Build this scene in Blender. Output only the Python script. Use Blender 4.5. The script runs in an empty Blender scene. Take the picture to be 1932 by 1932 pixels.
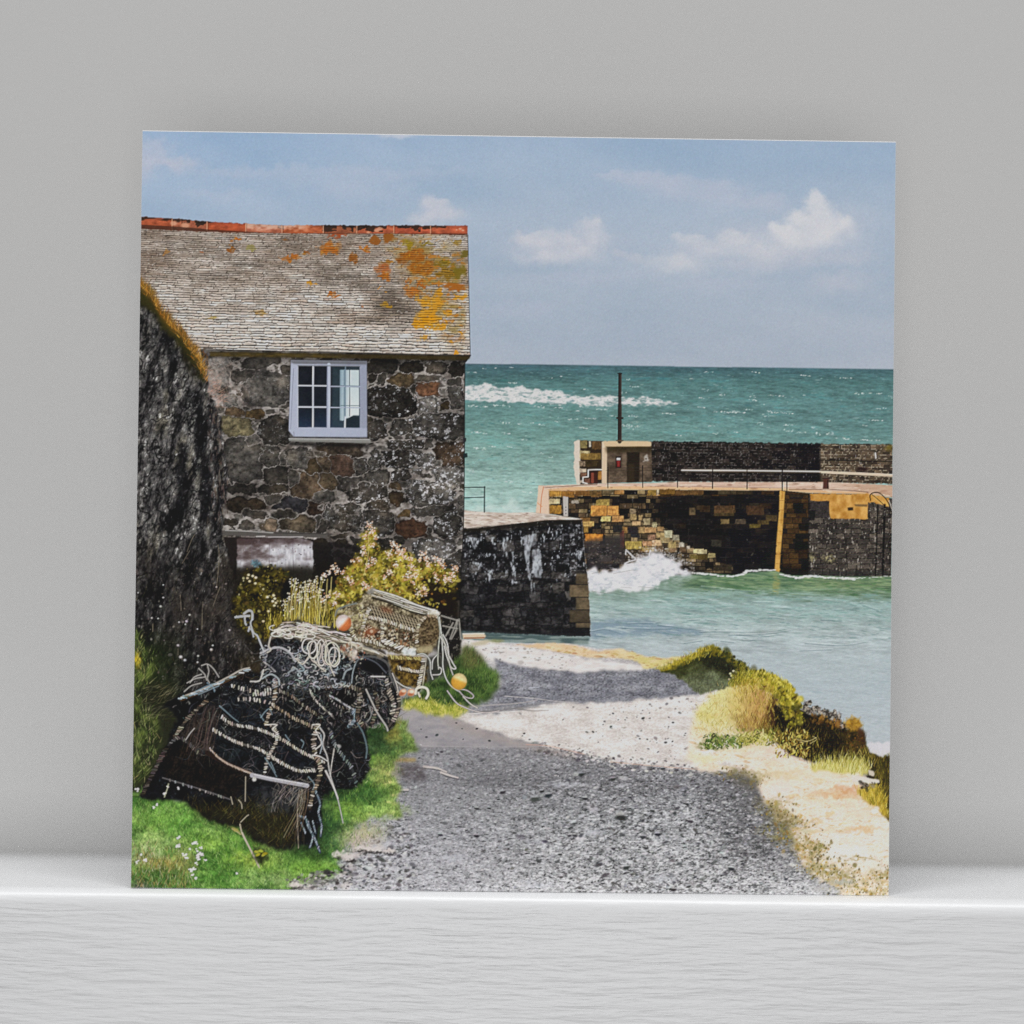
import math
import numpy as np

# ---------------------------------------------------------------------------
#  THE PRINT ON THE CARD: a small painter that lays down the printed harbour
#  picture in the card's own flat coordinates (N x N ink dots)
# ---------------------------------------------------------------------------
N = 1440
CORN = [(270.5, 248.3), (1703.7, 269.1), (1689.2, 1701.4), (247.5, 1687.0)]   # tl tr br bl, survey units


def _homog(src, dst):
    A, b = [], []
    for (x, y), (u, v) in zip(src, dst):
        A.append([x, y, 1, 0, 0, 0, -u * x, -u * y]); b.append(u)
        A.append([0, 0, 0, x, y, 1, -v * x, -v * y]); b.append(v)
    h = np.linalg.solve(np.array(A, float), np.array(b, float))
    return np.append(h, 1).reshape(3, 3)


HI = _homog(CORN, [(0, 0), (N, 0), (N, N), (0, N)])     # survey -> card
HF = np.linalg.inv(HI)
F = 380 / 1932.0
CR = {'A': (240, 240, F), 'B': (600, 240, F), 'C': (960, 240, F), 'D': (1330, 240, F),
      'A2': (240, 600, F), 'B2': (600, 600, F), 'C2': (960, 600, F), 'D2': (1330, 600, F),
      'A3': (240, 960, F), 'B3': (600, 960, F), 'C3': (960, 960, F), 'D3': (1330, 960, F),
      'A4': (240, 1330, F), 'B4': (600, 1330, F), 'C4': (960, 1330, F), 'D4': (1330, 1330, F),
      'P': (240, 1160, 530 / 1932.0), 'Q': (430, 980, 530 / 1932.0), 'R': (1000, 820, 700 / 1932.0),
      '': (0, 0, 1.0)}


def T(pts, c=''):
    ox, oy, f = CR[c]
    p = np.asarray(pts, float).reshape(-1, 2) * f + (ox, oy)
    q = np.c_[p, np.ones(len(p))] @ HI.T
    return q[:, :2] / q[:, 2:]


_yy, _xx = np.mgrid[0:N, 0:N].astype(np.float32)
_q = np.stack([_xx + .5, _yy + .5, np.ones_like(_xx)], -1) @ HF.T
PX = (_q[..., 0] / _q[..., 2]).astype(np.float32)
PY = (_q[..., 1] / _q[..., 2]).astype(np.float32)
del _q
IMG = np.zeros((N, N, 3), np.float32)
RNG = np.random.default_rng(7)
_TAB = np.random.default_rng(99).uniform(-1, 1, (512, 512)).astype(np.float32)


def clampbox(x0, y0, x1, y1):
    return (max(0, int(math.floor(x0))), max(0, int(math.floor(y0))),
            min(N, int(math.ceil(x1))), min(N, int(math.ceil(y1))))


def noise(box, sx, sy=None, seed=0, octv=1, ang=0.0, gain=.5, wx=0, wy=0):
    """smooth lattice noise over a box, about -1..1"""
    sy = sy or sx
    x0, y0, x1, y1 = box
    X = _xx[y0:y1, x0:x1] + wx
    Y = _yy[y0:y1, x0:x1] + wy
    if ang:
        ca, sa = math.cos(math.radians(ang)), math.sin(math.radians(ang))
        X, Y = X * ca + Y * sa, -X * sa + Y * ca
    out, amp, tot = 0, 1.0, 0
    r = np.random.default_rng(seed)
    for o in range(octv):
        ox, oy = r.uniform(0, 500, 2)
        u = X / (sx / 2 ** o) + ox
        v = Y / (sy / 2 ** o) + oy
        iu = np.floor(u); iv = np.floor(v)
        fu = u - iu; fv = v - iv
        fu = fu * fu * (3 - 2 * fu); fv = fv * fv * (3 - 2 * fv)
        iu = iu.astype(np.int32) & 511; iv = iv.astype(np.int32) & 511
        iu1 = (iu + 1) & 511; iv1 = (iv + 1) & 511
        a = _TAB[iv, iu]; b = _TAB[iv, iu1]; c = _TAB[iv1, iu]; d = _TAB[iv1, iu1]
        out = out + amp * ((a + (b - a) * fu) * (1 - fv) + (c + (d - c) * fu) * fv)
        tot += amp * amp
        amp *= gain
    return out * (1.6 / math.sqrt(tot) / 1.0) * .62


def white(box, seed=0):
    x0, y0, x1, y1 = box
    return np.random.default_rng(seed).normal(0, 1, (y1 - y0, x1 - x0)).astype(np.float32)


def blur(a, s):
    if s <= 0:
        return a
    r = max(1, int(math.ceil(2.5 * s)))
    k = np.exp(-.5 * (np.arange(-r, r + 1) / s) ** 2); k /= k.sum()
    for ax in (0, 1):
        pad = [(0, 0)] * a.ndim
        pad[ax] = (r, r)
        p = np.pad(a, pad, mode='edge')
        o = 0
        n = a.shape[ax]
        for i, w in enumerate(k):
            sl = [slice(None)] * a.ndim
            sl[ax] = slice(i, i + n)
            o = o + w * p[tuple(sl)]
        a = o
    return a


def _fill(pts, box):
    x0, y0, x1, y1 = box
    w, h = x1 - x0, y1 - y0
    m = np.zeros((h, w), np.float32)
    P = np.asarray(pts); Q = np.roll(P, -1, 0)
    col = np.arange(w)
    SUB = 2
    for j in range(h):
        for s in range(SUB):
            y = y0 + j + (s + .5) / SUB
            c = (P[:, 1] <= y) != (Q[:, 1] <= y)
            if not c.any():
                continue
            a, b = P[c], Q[c]
            xs = np.sort(a[:, 0] + (y - a[:, 1]) * (b[:, 0] - a[:, 0]) / (b[:, 1] - a[:, 1])) - x0
            for k in range(0, len(xs) - 1, 2):
                xa, xb = xs[k], xs[k + 1]
                i0, i1 = max(0, int(xa)), min(w, int(xb) + 1)
                if i1 > i0:
                    cc = col[i0:i1]
                    m[j, i0:i1] += np.clip(np.minimum(cc + 1, xb) - np.maximum(cc, xa), 0, 1) / SUB
    return np.clip(m, 0, 1)


def warp(m, box, amp, sc, seed):
    nx = noise(box, sc, sc, seed + 1, 2) * amp
    ny = noise(box, sc, sc, seed + 2, 2) * amp
    h, w = m.shape
    jj, ii = np.mgrid[0:h, 0:w]
    return m[np.clip((jj + ny).round().astype(int), 0, h - 1), np.clip((ii + nx).round().astype(int), 0, w - 1)]


def poly(pts, c='', soft=.6, rough=0, rs=8, seed=1):
    p = T(pts, c)
    pad = 3 + rough * 1.5 + soft * 3
    box = clampbox(p[:, 0].min() - pad, p[:, 1].min() - pad, p[:, 0].max() + pad, p[:, 1].max() + pad)
    m = _fill(p, box)
    if rough:
        m = warp(m, box, rough, rs, seed)
    if soft:
        m = blur(m, soft)
    return box, m


def ell(cx, cy, rx, ry, c='', ang=0, soft=.15, rough=0, rs=8, seed=1):
    f = CR[c][2]
    p = T([(cx, cy)], c)[0]
    rx *= f; ry *= f
    R = max(rx, ry) * (1.2 + soft) + 2 + rough
    box = clampbox(p[0] - R, p[1] - R, p[0] + R, p[1] + R)
    x0, y0, x1, y1 = box
    X = _xx[y0:y1, x0:x1] + .5 - p[0]; Y = _yy[y0:y1, x0:x1] + .5 - p[1]
    if rough:
        X = X + noise(box, rs, rs, seed + 1, 2) * rough; Y = Y + noise(box, rs, rs, seed + 2, 2) * rough
    ca, sa = math.cos(math.radians(ang)), math.sin(math.radians(ang))
    d = np.sqrt(((X * ca + Y * sa) / rx) ** 2 + ((-X * sa + Y * ca) / ry) ** 2)
    return box, np.clip((1 + soft - d) / (2 * soft), 0, 1)


def sub(box):
    return (slice(box[1], box[3]), slice(box[0], box[2]))


def xy(box):
    s = sub(box)
    return PX[s], PY[s]


def put(M, col, a=1.0):
    box, m = M
    if m.size == 0:
        return
    s = sub(box)
    col = np.asarray(col, np.float32)
    k = (m * a)[..., None]
    IMG[s] = IMG[s] * (1 - k) + col * k


def mul(M, f):
    box, m = M
    s = sub(box)
    f = np.asarray(f, np.float32)
    if f.ndim == 2:
        f = f[..., None]
    IMG[s] = IMG[s] * (1 + (f - 1) * m[..., None])


def mask(M, arr):
    return M[0], M[1] * arr


def ramp(box, stops, axis='y'):
    """piecewise-linear colour along survey y (or x)"""
    X, Y = xy(box)
    t = Y if axis == 'y' else X
    xs = [s[0] for s in stops]
    return np.stack([np.interp(t, xs, [s[1][k] for s in stops]) for k in range(3)], -1).astype(np.float32)


def mixc(a, b, t):
    a = np.asarray(a, np.float32); b = np.asarray(b, np.float32)
    return a + (b - a) * np.asarray(t, np.float32)[..., None]


def ss(x, a, b):
    t = np.clip((x - a) / (b - a), 0, 1)
    return t * t * (3 - 2 * t)


def crv(p, n=6):
    """catmull-rom through card points"""
    p = np.asarray(p, float)
    if len(p) < 3:
        return p
    q = np.vstack([2 * p[0] - p[1], p, 2 * p[-1] - p[-2]])
    out = []
    t = np.linspace(0, 1, n, endpoint=False)[:, None]
    for i in range(1, len(q) - 2):
        a, b, c, d = q[i - 1], q[i], q[i + 1], q[i + 2]
        out.append(.5 * (2 * b + (c - a) * t + (2 * a - 5 * b + 4 * c - d) * t ** 2 + (3 * b - a - 3 * c + d) * t ** 3))
    out.append(q[-2][None])
    return np.vstack(out)


def _seg(p, w, col, a, w2):
    p = np.asarray(p, float)
    R = max(w, w2) / 2 + 1.2
    box = clampbox(p[:, 0].min() - R, p[:, 1].min() - R, p[:, 0].max() + R, p[:, 1].max() + R)
    x0, y0, x1, y1 = box
    if x1 <= x0 or y1 <= y0:
        return
    m = np.zeros((y1 - y0, x1 - x0), np.float32)
    n = len(p) - 1
    for i in range(n):
        (ax, ay), (bx, by) = p[i], p[i + 1]
        r = (w + (w2 - w) * (i + .5) / n) / 2
        bb = clampbox(min(ax, bx) - r - 1, min(ay, by) - r - 1, max(ax, bx) + r + 2, max(ay, by) + r + 2)
        u0, v0, u1, v1 = max(bb[0], x0), max(bb[1], y0), min(bb[2], x1), min(bb[3], y1)
        if u1 <= u0 or v1 <= v0:
            continue
        X = np.arange(u0, u1)[None] + .5 - ax
        Y = np.arange(v0, v1)[:, None] + .5 - ay
        dx, dy = bx - ax, by - ay
        L = dx * dx + dy * dy + 1e-9
        t = np.clip((X * dx + Y * dy) / L, 0, 1)
        d = np.sqrt((X - t * dx) ** 2 + (Y - t * dy) ** 2)
        cov = np.clip(r + .5 - d, 0, 1) * min(1, 2 * r)
        s = m[v0 - y0:v1 - y0, u0 - x0:u1 - x0]
        np.maximum(s, cov, out=s)
    k = (m * a)[..., None]
    sl = sub(box)
    IMG[sl] = IMG[sl] * (1 - k) + np.asarray(col, np.float32) * k


def line(pts, w, col, c='', a=1.0, w2=None, smooth=True):
    p = T(pts, c)
    if smooth:
        p = crv(p)
    _seg(p, w, col, a, w if w2 is None else w2)


def jit(col, s):
    return np.clip(np.asarray(col, float) + RNG.normal(0, s) + RNG.normal(0, s * .35, 3), 0, 255)


def dab(x, y, rx, ry, col, a=1.0, ang=0, soft=.35):
    """card coordinates"""
    R = max(rx, ry) * (1 + soft) + 1
    box = clampbox(x - R, y - R, x + R, y + R)
    x0, y0, x1, y1 = box
    if x1 <= x0 or y1 <= y0:
        return
    X = np.arange(x0, x1)[None] + .5 - x
    Y = np.arange(y0, y1)[:, None] + .5 - y
    ca, sa = math.cos(ang), math.sin(ang)
    d = np.sqrt(((X * ca + Y * sa) / rx) ** 2 + ((-X * sa + Y * ca) / ry) ** 2)
    k = (np.clip((1 + soft - d) / (2 * soft), 0, 1) * a)[..., None]
    s = sub(box)
    IMG[s] = IMG[s] * (1 - k) + np.asarray(col, np.float32) * k


def pick(M, n):
    box, m = M
    w = m.ravel().astype(np.float64)
    w = w / w.sum()
    idx = RNG.choice(w.size, n, p=w)
    W = m.shape[1]
    return np.c_[idx % W + box[0], idx // W + box[1]] + RNG.uniform(0, 1, (n, 2))


def grass(M, n, ln, cols, ang=(-110, -70), w=1.1, a=.8, s=10, bend=.25, order=True):
    pts = pick(M, n)
    if order:
        pts = pts[np.argsort(pts[:, 1])]
    for x, y in pts:
        L = ln * RNG.uniform(.5, 1.3)
        th = math.radians(RNG.uniform(*ang))
        dx, dy = math.cos(th) * L, math.sin(th) * L
        b = RNG.uniform(-bend, bend) * L
        p = [(x, y), (x + dx * .55 - dy * b / L * .5, y + dy * .55), (x + dx + b, y + dy)]
        _seg(p, w, jit(cols[RNG.integers(len(cols))], s), a, w * .4)


def flecks(M, n, r, cols, asp=(1, 2.2), ang=(-15, 15), a=.8, s=8, soft=.35):
    for x, y in pick(M, n):
        q = r * RNG.lognormal(0, .45)
        dab(x, y, q * RNG.uniform(*asp), q, jit(cols[RNG.integers(len(cols))], s), a * RNG.uniform(.6, 1),
            math.radians(RNG.uniform(*ang)), soft)


def coil(pts, w, cols, dark, c='', step=3.2, tilt=60, a=.95, base=True, gap=.12):
    """a bar bound round with rope: dark core, pale cord, slanting turns with dark gaps between them"""
    p = crv(T(pts, c), 10)
    d = np.r_[0, np.cumsum(np.hypot(*np.diff(p, axis=0).T))]
    if base:
        _seg(p + (0, w * .3), w * 1.0, dark, .9, w)
        mid = np.asarray(cols[0], float) * .78
        _seg(p, w * .62, mid * .55 + np.asarray(dark, float) * .35, .85, w * .6)
    t = 0
    while t < d[-1]:
        x = np.interp(t, d, p[:, 0]); y = np.interp(t, d, p[:, 1])
        x2 = np.interp(min(t + 2, d[-1]), d, p[:, 0]); y2 = np.interp(min(t + 2, d[-1]), d, p[:, 1])
        x1 = np.interp(max(t - 2, 0), d, p[:, 0]); y1 = np.interp(max(t - 2, 0), d, p[:, 1])
        th = math.atan2(y2 - y1, x2 - x1) + math.radians(tilt + RNG.normal(0, 12))
        L = w * RNG.uniform(.26, .52)
        if RNG.uniform() > gap:
            col = jit(np.asarray(cols[RNG.integers(len(cols))], float) * .6 + np.asarray(cols[0], float) * .36, 10)
            _seg([(x - math.cos(th) * L, y - math.sin(th) * L), (x + RNG.normal(0, .3), y + RNG.normal(0, .3)),
                  (x + math.cos(th) * L, y + math.sin(th) * L)], step * .66, col, a, step * .5)
            if base:
                ux, uy = math.cos(th - math.radians(tilt)), math.sin(th - math.radians(tilt))
                qx, qy = x + ux * step * .5, y + uy * step * .5
                _seg([(qx - math.cos(th) * L, qy - math.sin(th) * L), (qx + math.cos(th) * L * .9, qy + math.sin(th) * L * .9)], step * .28, dark, .32, step * .2)
        t += step * RNG.uniform(.8, 1.25)


def courses(X, Y, h, wmin, wmax, seed, hv=.25):
    """coursed masonry in local units: returns block id and distance to the joint"""
    r = np.random.default_rng(seed)
    y0, y1 = float(Y.min()) - h, float(Y.max()) + 2 * h
    hs = [y0]
    while hs[-1] < y1:
        hs.append(hs[-1] + h * r.uniform(1 - hv, 1 + hv))
    hs = np.array(hs)
    row = np.clip(np.searchsorted(hs, Y, 'right') - 1, 0, len(hs) - 2)
    dy = np.minimum(Y - hs[row], hs[row + 1] - Y)
    fy = (Y - hs[row]) / (hs[row + 1] - hs[row])
    bid = np.zeros(X.shape, np.int64)
    dx = np.zeros(X.shape, np.float32)
    x0, x1 = float(X.min()) - wmax, float(X.max()) + 2 * wmax
    for k in np.unique(row):
        xs = [x0 - r.uniform(0, wmax)]
        while xs[-1] < x1:
            xs.append(xs[-1] + r.uniform(wmin, wmax))
        xs = np.array(xs)
        q = row == k
        i = np.searchsorted(xs, X[q], 'right') - 1
        bid[q] = k * 977 + i
        dx[q] = np.minimum(X[q] - xs[i], xs[i + 1] - X[q])
    return bid, np.minimum(dx, dy), fy, dx, dy


def hsh(i, k=0):
    """stable random 0..1 per integer id"""
    v = np.sin(np.asarray(i, np.float64) * 12.9898 + k * 78.233) * 43758.5453
    return (v - np.floor(v)).astype(np.float32)


def paint_sky():
    box = clampbox(0, 0, N, 470)
    X, Y = xy(box)
    base = ramp(box, [(245, (146, 168, 194)), (300, (152, 172, 195)), (420, (158, 174, 193)), (560, (161, 174, 190)), (640, (162, 173, 188)), (695, (166, 175, 188))])
    # bluer towards the upper left, greyer on the right
    t = ss(X, 300, 1100)[..., None]
    base = base + (1 - t) * np.array([-2, 1, 5]) * ss(700 - Y, 0, 400)[..., None]
    base += (noise(box, 190, 60, 3, 2, ang=6)[..., None] * np.array([5, 3.2, 2]))
    base += (noise(box, 60, 30, 4, 2)[..., None] * np.array([1.0, .8, .5]))
    lm = base @ np.array([.3, .59, .11], np.float32); base = lm[..., None] + (base - lm[..., None]) * .95
    IMG[sub(box)] = base

    def cloud(parts, col, a, rough=10, soft=.6, seed=5):
        x0 = min(p[0] - p[2] * 1.8 for p in parts); x1 = max(p[0] + p[2] * 1.8 for p in parts)
        y0 = min(p[1] - p[3] * 1.8 for p in parts); y1 = max(p[1] + p[3] * 1.8 for p in parts)
        q = T([(x0, y0), (x1, y1)])
        b = clampbox(q[0, 0] - 20, q[0, 1] - 20, q[1, 0] + 20, q[1, 1] + 20)
        X, Y = xy(b)
        nx = noise(b, 31, 26, seed, 4, gain=.55, ang=23) * rough; ny = noise(b, 27, 24, seed + 9, 4, gain=.55, ang=-31) * rough * .8
        d = np.zeros(X.shape, np.float32)
        for (cx, cy, rx, ry) in parts:
            e = 1 - np.sqrt(((X + nx - cx) / (rx * 1.22)) ** 2 + ((Y + ny - cy) / (ry * 1.25)) ** 2)
            # crisp tops, feathered bases
            k = ss(e / (soft * (.75 + .65 * ss((Y - cy) / ry, -.6, .8))), 0, 1)
            d = 1 - (1 - d) * (1 - k)
        d = d * (.86 + .18 * noise(b, 44, 30, seed + 4, 3))
        put((b, np.clip(d, 0, 1)), col, a)
    lav = (181, 183, 197)
    cloud([(285, 292, 60, 34), (262, 315, 50, 40), (330, 310, 60, 20)], lav, .75, 14, .9, 11)
    cloud([(480, 330, 190, 16), (640, 345, 170, 26), (420, 372, 90, 14)], (170, 180, 198), .5, 14, .9, 12)
    cloud([(756, 259, 40, 7)], (186, 190, 202), .8, 5, .8, 13)
    cloud([(700, 375, 120, 30), (760, 330, 160, 16)], (168, 179, 198), .5, 14, .9, 14)
    cloud([(824, 392, 34, 20), (845, 408, 46, 18), (800, 416, 40, 16), (835, 385, 16, 12)], (190, 190, 199), .82, 8, .9, 15)
    cloud([(1160, 334, 40, 9), (1215, 340, 70, 17), (1280, 355, 80, 22), (1350, 370, 90, 28), (1440, 385, 90, 24)], (178, 182, 197), .62, 10, .8, 16)
    cloud([(1080, 470, 150, 40), (1000, 480, 80, 30)], (178, 182, 195), .6, 14, 1.3, 31)
    cloud([(1480, 455, 190, 50), (1600, 440, 90, 60), (1340, 480, 110, 34)], (182, 185, 197), .7, 14, 1.3, 32)
    cloud([(1005, 457, 36, 16), (1035, 462, 36, 17), (1080, 458, 50, 24), (1126, 432, 28, 24), (1132, 456, 32, 22), (1098, 478, 60, 20),
           (1060, 490, 90, 22)], (193, 193, 200), .85, 13, 1.0, 17)
    cloud([(1183, 484, 24, 10), (1205, 492, 22, 9)], (181, 184, 195), .6, 8, .8, 18)
    cloud([(1310, 452, 26, 14), (1385, 447, 40, 20), (1410, 460, 46, 24), (1350, 470, 60, 22), (1290, 500, 70, 24), (1460, 485, 100, 22)],
          (194, 195, 201), .85, 13, 1.0, 19)
    cloud([(1547, 380, 22, 20), (1560, 402, 32, 26), (1532, 424, 44, 26), (1482, 440, 30, 18), (1570, 440, 62, 38), (1603, 424, 26, 22),
           (1510, 458, 70, 24)], (203, 202, 205), .95, 12, .95, 20)
    cloud([(1520, 492, 90, 22), (1610, 490, 70, 20), (1450, 505, 120, 16), (1600, 540, 80, 24)], (180, 183, 195), .6, 12, .9, 21)
    cloud([(1120, 530, 160, 16), (1380, 540, 130, 16), (980, 590, 100, 20)], (171, 178, 194), .5, 12, .9, 22)
    mul((box, np.ones(base.shape[:2], np.float32)), 1 + .004 * noise(box, 18, 14, 41, 2))


def paint_sea():
    M = poly([(860, 689.8), (885, 690.3), (1100, 692.5), (1330, 696), (1720, 700.5), (1720, 1100), (860, 1100)], soft=.8)
    box, m = M
    X, Y = xy(box)
    base = ramp(box, [(688, (72, 110, 130)), (698, (68, 117, 130)), (725, (78, 134, 136)), (770, (92, 147, 146)), (830, (104, 158, 151)),
                      (880, (124, 172, 164)), (930, (138, 184, 175)), (1000, (150, 190, 182))])
    right = ss(X, 950, 1600)[..., None]
    base = base - right * np.array([8, 8, 3]) * ss(Y, 720, 820)[..., None]
    n1 = noise(box, 60, 7, 31, 3, ang=1); n2 = noise(box, 14, 3.2, 32, 2, ang=1.5); n3 = noise(box, 120, 18, 33, 2)
    lm = base @ np.array([.3, .59, .11], np.float32); base = lm[..., None] + (base - lm[..., None]) * .66 - 2 - np.array([0, 1, 3])
    base = base * (1 + .06 * n1 + .085 * n2 + .05 * n3 + .05 * noise(box, 5, 2, 36, 2))[..., None]
    base += ss(n1 + .5 * n2, .5, 1.3)[..., None] * np.array([-14, -6, -4])
    put(M, base)
    # the long band of breaking surf
    up = [(876, 736), (885, 734), (898, 730), (911, 729), (935, 731), (960, 736), (1007, 737), (1040, 742), (1066, 741), (1080, 748), (1117, 751),
          (1176, 752), (1235, 754), (1270, 760), (1294, 764), (1270, 769), (1216, 768), (1166, 771), (1117, 769), (1039, 764), (1000, 766), (960, 763), (885, 760), (876, 760)]
    B = poly(up, soft=1.0, rough=4, rs=9, seed=50)
    n = noise(B[0], 9, 4, 51, 3); nn = noise(B[0], 40, 8, 52, 2)
    X, Y = xy(B[0])
    dens = np.clip(1.15 + .75 * n + .4 * nn - ss(X, 1000, 1250) * .55, 0, 1)
    put(mask(B, dens), mixc((190, 192, 192), (217, 212, 210), np.clip(.6 + .6 * n, 0, 1)), .93)
    put(mask(B, ss(n, .55, .9) * .5 * (1 - ss(X, 950, 1200) * .5)), (120, 140, 138), .8)
    # white horses
    cap = [('C2', [(80, 645, 7, 1.5), (540, 580, 3, 1.2), (445, 595, 2, 1), (1245, 680, 9, 1.6), (1190, 610, 4, 2), (790, 708, 6, 1), (330, 878, 11, 2.2), (520, 885, 9, 1.5),
                   (760, 875, 10, 2.4), (690, 915, 5, 2), (950, 900, 14, 1.6), (655, 995, 9, 2.8), (515, 1022, 6, 2), (255, 1030, 5, 2), (130, 1040, 5, 1.6), (745, 1078, 10, 2.4),
                   (1235, 967, 10, 2.2), (830, 988, 11, 1.2), (1160, 1050, 8, 3), (1240, 1070, 14, 3.5), (360, 1050, 6, 2), (190, 1195, 5, 1), (40, 1265, 7, 1.5), (440, 1365, 4, 2.5),
                   (360, 1325, 4, 1.2), (1895, 785, 6, 1.4), (1805, 605, 4, 1), (1900, 880, 8, 1.2), (1600, 940, 9, 1), (1560, 940, 8, .8), (1680, 1150, 6, 1.5), (1040, 965, 6, 2.4),
                   (1140, 738, 7, 2), (330, 1520, 8, 1.5), (30, 1600, 8, 2), (210, 1700, 12, 1.4)]),
           ('D2', [(95, 540, 9, 1.4), (520, 537, 5, 1), (585, 540, 2.5, 1.5), (1025, 574, 11, 1.4), (1410, 597, 12, 1.4), (220, 762, 7, 2.2), (85, 718, 2, 2), (515, 775, 6, 2), (520, 808, 8, 1.8),
                   (735, 765, 10, 1.2), (800, 770, 4, 1), (1005, 762, 5, 1), (1545, 750, 9, 1.8), (1580, 748, 4, 2.4), (1700, 745, 12, 1), (1840, 780, 4, 2), (630, 853, 3, 1.4), (290, 928, 30, 1.8), (350, 920, 9, 3),
                   (470, 900, 8, 1.2), (690, 918, 10, 2), (760, 930, 14, 1.4), (640, 958, 7, 2.6), (870, 940, 8, 1.4), (580, 1040, 6, 4), (850, 1050, 10, 2.2), (1225, 1008, 8, 1.4), (1105, 1080, 5, 4),
                   (850, 1105, 10, 3), (1145, 1130, 5, 4), (985, 1122, 9, 1.6), (1265, 1132, 9, 2), (1380, 1180, 14, 2), (345, 1120, 6, 1.6), (120, 1060, 7, 1.6), (1720, 890, 5, 1.4), (1790, 885, 3, 1.6),
                   (1700, 1005, 14, 1), (155, 1135, 5, 1.4), (1600, 1055, 5, 1), (1640, 1195, 20, 1.6)]),
           ('B2', [(1545, 545, 6, 1.2), (1470, 540, 4, 1), (1625, 505, 4, 1), (1740, 500, 3, 1), (1890, 495, 4, 1), (1905, 645, 8, 1.6), (1560, 870, 20, 2), (1800, 865, 16, 1.6), (1830, 1030, 9, 3),
                   (1580, 1125, 14, 2.2), (1580, 1275, 12, 3), (1860, 1135, 9, 1.4), (1700, 1260, 7, 1.4), (1870, 1600, 8, 3), (1500, 1490, 6, 1)])]
    for c, L in cap:
        for (x, y, rx, ry) in L:
            p = T([(x, y)], c)[0]
            k = max(2, int(rx * 1.1))
            for _ in range(k):
                dx = RNG.uniform(-1, 1)
                dab(p[0] + dx * rx, p[1] + RNG.normal(0, ry * .45) + dx * .4, RNG.uniform(.9, 2.2), RNG.uniform(.5, .6 + ry * .35),
                    jit((190, 203, 199), 8), RNG.uniform(.25, .65))
    S = poly([(882, 700), (1690, 706), (1690, 838), (1240, 834), (1090, 835), (1020, 915), (1010, 970), (882, 965)], soft=0)
    flecks(S, 520, .7, [(150, 184, 180), (136, 172, 168), (186, 202, 199)], (1.4, 4.5), (-8, 10), .3)
    flecks(S, 700, .8, [(62, 112, 116), (78, 128, 126)], (1.5, 4), (-4, 6), .35)
    # surf behind the near wall
    B = poly([(880, 968), (905, 962), (930, 962), (960, 958), (975, 945), (985, 958), (1020, 966), (1020, 985), (880, 985)], soft=2, rough=4, rs=8, seed=55)
    put(mask(B, np.clip(.7 + .5 * noise(B[0], 10, 8, 56, 2), 0, 1)), (190, 206, 200), .8)
    B = poly([(900, 925), (960, 930), (1015, 945), (1015, 965), (900, 962)], soft=6)
    put(mask(B, np.clip(.3 + .5 * noise(B[0], 12, 5, 57, 2), 0, 1)), (172, 203, 196), .8)


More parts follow.
